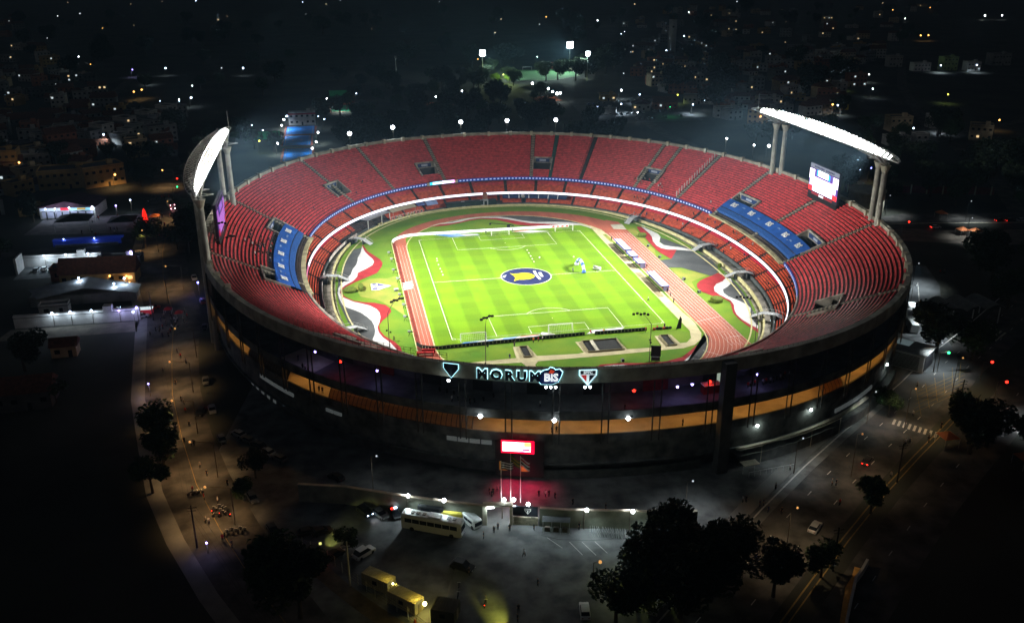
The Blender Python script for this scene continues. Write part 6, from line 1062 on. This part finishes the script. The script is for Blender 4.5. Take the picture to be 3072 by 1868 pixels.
# ---- street lamps
def lamp(x,y,h,em,col,pw,lb,r=.35,group=None,arm=(1.2,0),z=G0,cat='street lamp',lz=-.5,cn=150):
    o=thing('street_lamp',lb,cat,(x,y,z),0,group); m=MB(); m.cone((0,0,0),(0,0,h),.12,.07,5); m.beam((0,0,h),(arm[0],arm[1],h+.15),.08); m.ob('pole',steeld,o); MB().ball((arm[0],arm[1],h),r,8).ob('lamp_head',em,o)
    if pw: light('SPOT' if cn else 'POINT',(arm[0],arm[1],h+lz-r),pw,col,o,r,cone=cn,blend=.6)
    return o
AM=(1,.58,.24); CO=(.7,.85,1); YG=(.75,1,.3)
GRm='white lamps on poles around the far rim'
for x,y,h,lb in((-75,106,30,'white rim lamp nearest the blue courts'),(-58,121.5,33,'white rim lamp second from left'),(-37.5,130.5,33.5,'white rim lamp third from left'),(-3.5,141,33,'white rim lamp left of park flags'),(19.5,140.5,33,'white rim lamp fourth, at rim centre'),(43.5,137,33,'white rim lamp above the teal aisle'),(107,75,33,'small white rim lamp right of far aisles'),(117,68,31,'small white rim lamp near right gantry column')):
    small=x>90 or x<-70; lamp(x,y,h,lampW,(.75,.9,1),300 if small else 1100,lb,.4 if small else .95,GRm,(0,-.5))
for i,(x,y) in enumerate(((-146,170),(-134,105),(-137,60),(-121,12),(-109.5,-48),(-107.5,-72),(-103.5,-96),(-96.5,-118),(-91,-138))): lamp(x,y,9,lampA if i in(0,) else mat('sodium_dim',(.2,.1,.02),.5,em=(1,.5,.15),es=.8,nosample=True),AM,(6000,5200,4200,4400,4200,5200,3600,5600,5200)[i],'dim amber lamp along stadium side of left street, %s'%('farthest','by the marquee','by black trees','past the trees','by the crowd','by first car','halfway down','near the kerb trees','nearest')[i],.3,'amber lamps along left street',(-5.2,1.4),cn=128)
for x,y,pw,lb in ((17,-170,3800,'lowest'),(45,-146,2600,'middle'),(70,-128,3200,'upper'),(93,-114,4200,'topmost')): lamp(x,y,11,mat('sodium_dim',(.2,.1,.02)),(1,.72,.4),pw,'dim amber lamp over the right avenue, %s one'%lb,.25,'amber lamps over right avenue',cn=130)
for i,(x,y,pw) in enumerate(((-55.3,-141.2,800),(-48.1,-144.4,800),(-35.8,-146.6,450),(-33.8,-147,450),(-31.2,-149.2,700),(-19.9,-153.6,900),(-10.8,-155.9,900))): lamp(x,y,5.2,lampW,(.78,.93,.98),0,'bright white wall lamp on entrance wall, %s'%('leftmost','over parked vans','under left flagpole','under middle flagpole','beside the crest','over turnstiles','rightmost')[i],.42,'white lamps on the entrance wall',(.25,-.9)); light('SPOT',(x+.3,y-1.2,G0+4.9),pw*2.3,(.78,.95,1),None,.3,aim=(x+1,y-6,G0),cone=150,blend=.5); light('SPOT',(x+.1,y+1.6,G0+6),pw*.9,(.9,.92,1),None,.3,cone=112,blend=.6)
for i,x in enumerate((-38.6,-35.2)): o=thing('gate_lamp','bright flat lamp under %s end of gate lintel'%('left','right')[i],'lamp',(x,-148.6,G0+4.4),0,'lamps under the gate lintel'); MB().box((0,0,0),(1.6,.4,.15)).ob('panel',lampW,o); light('POINT',(0,-.3,-.4),320,(.75,.95,1),o,.3)
o=lamp(-24,-175,8,mat('sodium_dim',(.2,.1,.02)),YG,0,'pole lamp throwing yellow light under the large trees'); light('POINT',(8,2,3.5),500,(.85,1,.15),o,.4)
ls=thing('portable_floodlight','portable yellow work light at bottom of plaza','work light',(-41.5,-183,G0)); MB().cone((0,0,0),(0,0,2.4),.08,.08,5).ob('stand',steeld,ls); MB().box((0,0,2.5),(.7,.3,.5)).ob('head',lampY,ls); light('SPOT',(0,.3,3.4),7500,(.95,.95,.12),ls,.3,cone=42,blend=.9).rotation_euler=(math.radians(62),0,math.radians(8))
ls=thing('portable_floodlight','yellow headlamp glow by the small plaza tree','work light',(-73.4,-151,G0)); MB().cone((0,0,0),(0,0,2.0),.08,.08,5).ob('stand',steeld,ls); MB().box((0,0,2.1),(.5,.3,.4)).ob('head',mat('dimlamp',(.3,.3,.1),.5,em=(1,1,.3),es=1,nosample=True),ls); light('SPOT',(0,.3,2.1),1900,(.95,.95,.25),ls,.2,cone=50,blend=.6).rotation_euler=(math.radians(68),0,math.radians(-40))
for x,y,pw,lb in((2,-154,2200,'by the large trees'),(33,-142,1700,'below the shelter'),(62,-124,1500,'at the podium corner'),(97,-100,5200,'at the gate house'),(111,-76,7000,'beside the nearest truck'),(118,-56,9000,'by the white trucks'),(132,-36,9000,'at the ring road bend'),(176,52,6000,'beside round beige building'),(205,36,5000,'over the cross avenue'),(188,12,4500,'by the pair of orange tents'),(101,-134,5200,'over the lit queue of cars'),(-62,-131,350,'left of entrance')): lamp(x,y,9,mat('cool_dim',(.2,.2,.2),.5,em=(.8,.9,1),es=.8,nosample=True),(.85,.95,1),pw,'added dim cool lamp on right forecourt %s'%lb,.22,'added cool lamps around the forecourt',cn=125)  # lamps added to brighten the dark roads and forecourt
GY='lamps in left yards'
for i,(x,y,h,e,pw,c) in enumerate(((-175.7,48.6,5,lampC,700,CO),(-168,48.4,5,lampC,600,CO),(-160,48,5,lampC,600,CO),(-144.6,47.6,5,lampV,400,(.55,.5,1)),(-154,40,3,lampC,160,CO),(-155,13,7,lampC,500,CO),(-139.5,9.6,7,lampC,500,CO),(-142.6,7.6,6,lampC,350,CO),(-157,-14.6,5,lampC,260,CO),(-151.6,-14.6,5,lampC,260,CO),(-145.2,-14.8,5,lampC,260,CO),(-136.9,-15,4.4,lampV,160,(.5,.5,1)),(-131.5,-14.8,5,lampV,300,(.5,.5,1)),(-130.6,-24,7,lampC,500,(.5,.55,1)),(-193,118,5.5,lampC,300,CO),(-189,118,5.5,lampC,300,CO),(-183.2,118,5.6,lampC,400,CO),(-173.6,118.5,5.5,lampC,400,CO),(-163,116,6,lampV,400,(.7,.65,1)),(-158.6,125,6,lampC,260,CO),(-176,77,3,lampC,120,(.3,.45,1)),(-164,76,3,lampC,120,(.3,.45,1)),(-115,6,5,emi('kiosk_blue',(.2,.22,1),14),260,(.2,.2,1)),(-95.5,-147,3,lampV,90,(.4,.4,1)),(-139,14,4,lampA,120,AM),(-160,27,3,lampA,200,AM),(-148,25.5,3,lampA,260,AM),(-142,24,3,lampA,160,AM),(-118.6,-72,4,lampV,120,(.4,.4,1)))): lamp(x,y,h,e,c,pw*1.7,('violet' if e==lampV else 'amber' if e==lampA else 'white')+' yard lamp left of street, '+('over lit parked cars','at club hall','above pale roof','on lower yard wall')[0 if 35<y<60 else 1 if y>60 else 2 if y>-10 else 3],.33 if pw>150 else .2,GY,(.1,-.7),cn=0)
GFa='small lamps scattered across the distant suburbs'
far=[(-225.8,572.2,lampC,.9),(-220.4,637.5,lampC,.8),(-221,478.8,lampA,.7),(-216.8,489.1,lampA,.7),(-171.9,436.5,lampC,.8),(-147.4,621.6,lampC,.9),(-249.5,632,lampV,.6),(-179.6,429.1,lampW,.4),(350.4,498.4,lampA,.8),(216.1,268.8,emi('lamp_orange_glow',(1,.2,.04),9),.6),(288.5,304.4,lampA,.8),(684.8,795.7,lampA,1),(696,796,lampA,1),(1012,1110,lampW,1.4),(1040,1105,lampW,1.1),(361.8,222.8,lampA,.6),(356.3,411.3,lampY,.6),(406.3,453.1,lampW,.6),(359.9,370.1,lampW,.5),(399.6,330.7,lampY,.7),(-72,318,lampC,.5),(-97,335,lampC,.7),(-98.5,322,lampW,.75),(-99,300,lampW,.62),(-76,270,lampW,.62),(-99,240,lampW,.62),(-77,240,lampW,.62),(-90,352,lampW,.62),(-76,330,lampC,.4),(-110,285,lampC,.5),(-47,432,lampC,.5),(4,400,lampC,.5),(35,420,lampC,.4),(-60,388,lampW,.62),(-70,410,lampW,.62),(12,402,lampW,.62),(36,428,lampW,.62),(140,338,lampC,.62),(168,380,lampC,.62),(190,325,lampC,.62),(318,222,lampC,.62),(290,300,lampC,.62),(290,208,lampC,.62),(302,690,lampC,.75),(-205,290,lampC,.62),(-190,340,lampC,.62),(-176,175,lampA,.62),(-232,215,lampA,.62),(510,500,lampC,.75),(545,495,lampC,.75),(470,610,lampC,.75),(-268,130,lampA,.5),(100.3,459.4,lampW,1.1),(106.4,427.1,lampW,1),(105.9,409.7,lampW,1),(106.7,398.3,lampW,1.3),(109.8,400.4,lampW,1),(177,175,lampW,1.0),(48,250,lampY,.5),(10,300,lampY,.4),(-110,250,lampY,.6),(-118,305,lampC,.4),(140,300,lampW,.5),(161,405,lampW,.9),(170,318,lampG,.4),(196,372,lampY,.7),(205,340,lampC,.5),(120,330,lampC,.6),(260,66,lampG,.4),(196,110,lampC,.5),(203,112,emi('kiosk_blue',(.2,.22,1),14),.5),(206,106,lampY,.6),(184,104,lampY,.4)]  # some lamps near courts, car park, houses and tower added to brighten them
for i,(x,y,e,r) in enumerate(far): 
    col={'lamp_cool_glow':CO,'lamp_amber_glow':AM,'lamp_white_glow':(.8,.95,1),'lamp_violet_glow':(.5,.5,1),'lamp_yellow_glow':YG,'lamp_green_glow':(.1,1,.3)}.get(e.name,(1,.3,.1)); lamp(x,y,7,e,col,(6500 if r in(.75,.62) else 600 if r<.6 else 1100)*(1.4 if y>300 else .7),'%s lamp glowing in the distance on the %s'%({'lamp_cool_glow':'cool white','lamp_amber_glow':'amber','lamp_white_glow':'white','lamp_violet_glow':'violet','lamp_yellow_glow':'yellow green','lamp_green_glow':'green','lamp_orange_glow':'orange red','kiosk_blue':'blue'}[e.name],dirw(x,y)),r*.8,GFa)
for i in range(70):
    y=420*math.exp(rh.uniform(0,1.75)); x=rh.uniform(-.46*y,.78*y+40)
    if -60<x<150 and y<500: continue
    e=rh.choice((lampA,lampC,lampW,lampA,mat('tiny_white',(.1,.1,.1),.5,em=(.8,.9,1),es=3,nosample=True),mat('tiny_warm',(.1,.1,.1),.5,em=(1,.7,.4),es=3,nosample=True),mat('tiny_white',(.1,.1,.1)),mat('tiny_warm',(.1,.1,.1)))); lamp(x,y,6,e,AM,0,'tiny %s lamp far away in the %s suburbs'%('warm' if e.name in('tiny_warm','lamp_amber_glow') else 'white',dirw(x,y)),rh.uniform(.15,.36)*(1+y/1100),GFa)
for x,y in((80,520),(92,512)): tree(4,x,y,'bright yellow green lit tree %s'%('below left practice mast' if x<85 else 'left front of practice pitch'),1.0)
o=lamp(84,506,9,lampY,YG,22000,'added yellow green lamp lighting trees before practice pitch',.4,cn=0)  # lamp added so the nearby trees look lit
for x,y,r,lb in((71.7,537,2.5,'bright floodlight mast at left of practice pitch'),(166.7,589,3.0,'bright floodlight mast behind right of practice pitch'),(164.5,516,1.9,'bright narrow floodlight mast right of practice pitch')):
    o=thing('floodlight_mast',lb,'floodlight mast',(x,y,G0),0,'floodlight masts at the practice pitch'); MB().cone((0,0,0),(0,0,23),.35,.25,6).ob('mast',steel,o); hd=MB()
    for i in range(4):
        for j in range(3): hd.box((-r+.5*r+r*.66*(j)-.15*r,-.3,22.6+i*r*.5),(r*.62,.3,r*.5))
    hd.ob('lamp_bank',emi('mast_glow',(.85,.95,1),34),o,kind='stuff'); q_=light('SPOT',(0,-1.2,24),260000,(.75,1,.95),o,1,aim=(130-x+.001,570-y,0),cone=140,blend=.8)
for x,y,c,lb in((-146,165,lampR,'red traffic light over the upper left street'),(-143.5,147,lampG,'green traffic light over the left street'),(106,-107.9,lampR,'red traffic light on arm at right junction'),(98.2,-100,lampG,'green traffic light beside the gate building'),(101.4,-119.7,lampR,'red traffic light lower at the right junction'),(165,22,lampR,'red glowing sign just behind right rim')):
    o=thing('traffic_light',lb,'traffic light',(x,y,G0)); MB().cone((0,0,0),(0,0,6),.1,.08,5).beam((0,0,6),(2.4,0,6.1),.1).ob('pole',steeld,o); MB().box((2.4,0,5.7),(.4,.35,1.1)).ob('housing',black,o); MB().ball((2.4,-.3,5.9),.38,8).ob('signal',c,o)
for x,y,lb in((-97.9,-144.6,'dark utility pole at the foot of left street'),(-124.5,0,'dark utility pole on left pavement near crowd'),(-127,-15,'dark utility pole on left pavement below'),(-130,62,'dark utility pole beside the left street trees'),(23.7,-176.2,'dark utility pole on avenue median, lower'),(54,-150,'dark utility pole on avenue median, upper'),(87.7,-124,'dark utility pole at the right junction'),(-68,-162.6,'pale lamp pole beside the flat roofed container')):
    o=thing('utility_pole',lb,'utility pole',(x,y,G0)); MB().cone((0,0,0),(0,0,10),.2,.13,7).ob('pole',dark_m if 'dark' in lb else concl,o); MB().beam((-1.1,0,9.4),(1.1,0,9.4),.12).beam((-.9,0,8.7),(.9,0,8.7),.1).ob('cross_arm',dark_m,o)
for z,dx in((9.4,-1),(9.4,1),(8.7,0)): tag(MB().line([(-130+dx,62),(-124.5+dx,0),(-127+dx,-15),(-110+dx,-90),(-97.9+dx,-144.6),(-80+dx,-185)],.04,G0+z,.04).ob('overhead_wire',black),'thin overhead wire strung along the left street','wire','overhead wires on the left street')
o=thing('transmission_mast','thin dark antenna mast on dark horizon left of centre','mast',(-8,520,G0)); MB().cone((0,0,0),(0,0,24),.5,.35,6).ob('pole',steel,o); MB().box((0,0,24.5),(1.8,1.8,2)).ob('head',steel,o)
for i,x in enumerate((10.5,15.4,26.5,31)): o=thing('park_flag','white flag on pole behind far rim, %s'%('leftmost','second','third','rightmost')[i],'flag',(x,290,G0),0,'white flags behind the far rim'); MB().cone((0,0,0),(0,0,8),.08,.08,5).ob('pole',steel,o); MB().add([(0,0,8),(2.4,.3,7.2),(2.2,.2,5.6),(0,0,6.4)],[(0,1,2,3)]).ob('flag_cloth',stripe,o)
# ---- people outside
GP='people on the entrance plaza'
for x,y,i,w in((-40.8,-152.9,0,'on plaza nearest the minibus'),(-38.4,-151.4,0,'standing before the gate, left of pair'),(-37.4,-150.3,0,'standing before the gate, right of pair'),(-35.1,-151.3,0,'standing at the right gate post'),(-30.1,-151.9,0,'standing below the crest panel'),(-20.9,-153.7,0,'standing with shadow right of the turnstiles'),(-33.9,-160.2,1,'alone in middle of the plaza'),(-33.2,-169.5,0,'alone low on the plaza'),(-43.6,-172.4,4,'riding the lone motorcycle'),(-45.4,-163.8,0,'beside the large black car'),(-38.9,-178.5,0,'right of the yellow beam'),(-38.2,-176,0,'just above the one by yellow beam'),(-36.9,-137,0,'left end of the group behind the wall'),(-36.6,-138,0,'second in the group behind the wall'),(-36.1,-137.2,0,'third in the group behind the wall'),(-35,-136.3,4,'fourth in group behind the wall'),(-34.4,-136.5,0,'right end of group behind the wall'),(-26.4,-140,0,'behind turnstiles, leftmost of four'),(-25,-140.4,1,'behind turnstiles in white'),(-24.2,-140.4,0,'behind turnstiles, third of four'),(-23.1,-141.5,0,'behind turnstiles, rightmost of four'),(-19.9,-144.6,0,'alone behind the lamp lit wall'),(-13.5,-147.9,0,'behind the rightmost wall lamp')): person(x,y,G0+.05,w,GP,i,'stand' if i!=1 else 'walk')
GAv='people along the right avenue'
for x,y,w in((25.8,-147.5,'on forecourt below the shelter'),(32.7,-140.7,'walking right of the shelter'),(16.5,-150.9,'left end of group by the large tree'),(17.2,-151,'second of group by the large tree'),(19.4,-153.1,'third of group by the large tree'),(20.4,-152.8,'fourth of group by the large tree'),(20.2,-155.5,'lowest of group by the large tree'),(22.7,-156.6,'alone right of the group by tree'),(39,-148.3,'crossing the avenue, left of pair'),(39.8,-148.6,'crossing the avenue, right of pair'),(53.6,-148.1,'in pale clothes on the median'),(36.5,-156,'alone on the avenue lane'),(86.9,-107.6,'on the forecourt below gate building'),(65.4,-135.4,'left of pair below the crosswalk'),(66.8,-135,'right of pair below the crosswalk'),(71.8,-135.3,'near the orange peaked tent'),(72.6,-134.1,'second near the orange peaked tent'),(75.9,-122.5,'crossing above the zebra stripes'),(79,-129.7,'on right end of the zebra stripes'),(150.8,-24.7,'left of pair on the dark ramp at right'),(152.3,-25,'right of pair on the dark ramp at right')): person(x,y,G0+.05,w,GAv)
GSt='people on the left street'
for x,y,w in((-118.2,-23,'in the crowd on the left street'),(-110,-77,'walking up the left street'),(-109,-79,'beside the one walking up left street'),(-106,-92,'near the parked cars on left street'),(-101,-113,'left of the motorcycle group'),(-98.5,-127,'above the motorcycle group'),(-93,-143.5,'low on the left street'),(-91,-146,'lowest on the left street'),(-114,-48,'on the middle of left street'),(-115.5,-44,'second on the middle of left street'),(-112,-52,'third on the middle of left street'),(-112.9,-66.2,'near two motorcycles on left street'),(-117.6,-57.1,'beside white objects on left street'),(-106.1,-100.4,'first of three low on left street'),(-104.2,-102.1,'second of three low on left street'),(-103.6,-102.3,'third of three low on left street'),(-108,-84,'alone in dark patch of left street'),(-101.3,-123.4,'by left kerb motorcycles'),(-97.2,-136.2,'standing low by utility pole'),(-96.4,-136.8,'second by the utility pole'),(-95.4,-129,'near upper motorcycle group'),(-99,-117,'pale shirt walking on street, upper'),(-94,-122,'dark figure by tree shadow')): person(x,y,G0+.05,w,GSt)
for i in range(32): x=rh.gauss(-121,2.8); y=rh.gauss(-20,6); person(x,y,G0+.05,'in the loose crowd on left street','loose crowd on the left street')
for i in range(46): 
    y=rh.uniform(70,150); x=-139-(y-100)*.12+rh.gauss(-2,4); person(x,y,G0+.05,'in dense crowd far up left street','dense crowd far up the left street')
for i in range(24): x=rh.uniform(-176,-150); y=rh.uniform(108,118) if i%2 else rh.uniform(92,104)*0+rh.uniform(88,96); person(x,y,G0+.05,'in the club hall courtyard','people in the club hall courtyard')
for x,y in((-123,-10),(-119,-14)): tent(x,y,2.6,2.6,2.6,mat('umbrella_red',(.35,.02,.02),.7),'red stall parasol on left street, %s'%('upper' if y>-12 else 'lower'),'parasol',nm='parasol')
o=thing('snack_cart','white and red lit snack cart at left pavement','cart',(-130,-9,G0)); MB().box((0,0,1.1),(4,1.8,1.6)).ob('body',mat('cart_red',(.4,.03,.03),.6,em=(1,.05,.1),es=.15,nosample=True),o); MB().box((0,0,2.1),(4.2,2,.4)).ob('top',litc,o)
# ---- haze
hm=bpy.data.materials.new('haze'); hm.use_nodes=True; n=hm.node_tree; n.nodes.remove(n.nodes['Principled BSDF']); v=n.nodes.new('ShaderNodeVolumePrincipled'); v.inputs['Color'].default_value=(.42,.74,1,1); v.inputs['Density'].default_value=.00016; v.inputs['Anisotropy'].default_value=.25
n.links.new(v.outputs[0],n.nodes['Material Output'].inputs['Volume'])
MB().box((500,1500,56),(5800,4500,116)).ob('haze',hm,kind='stuff')
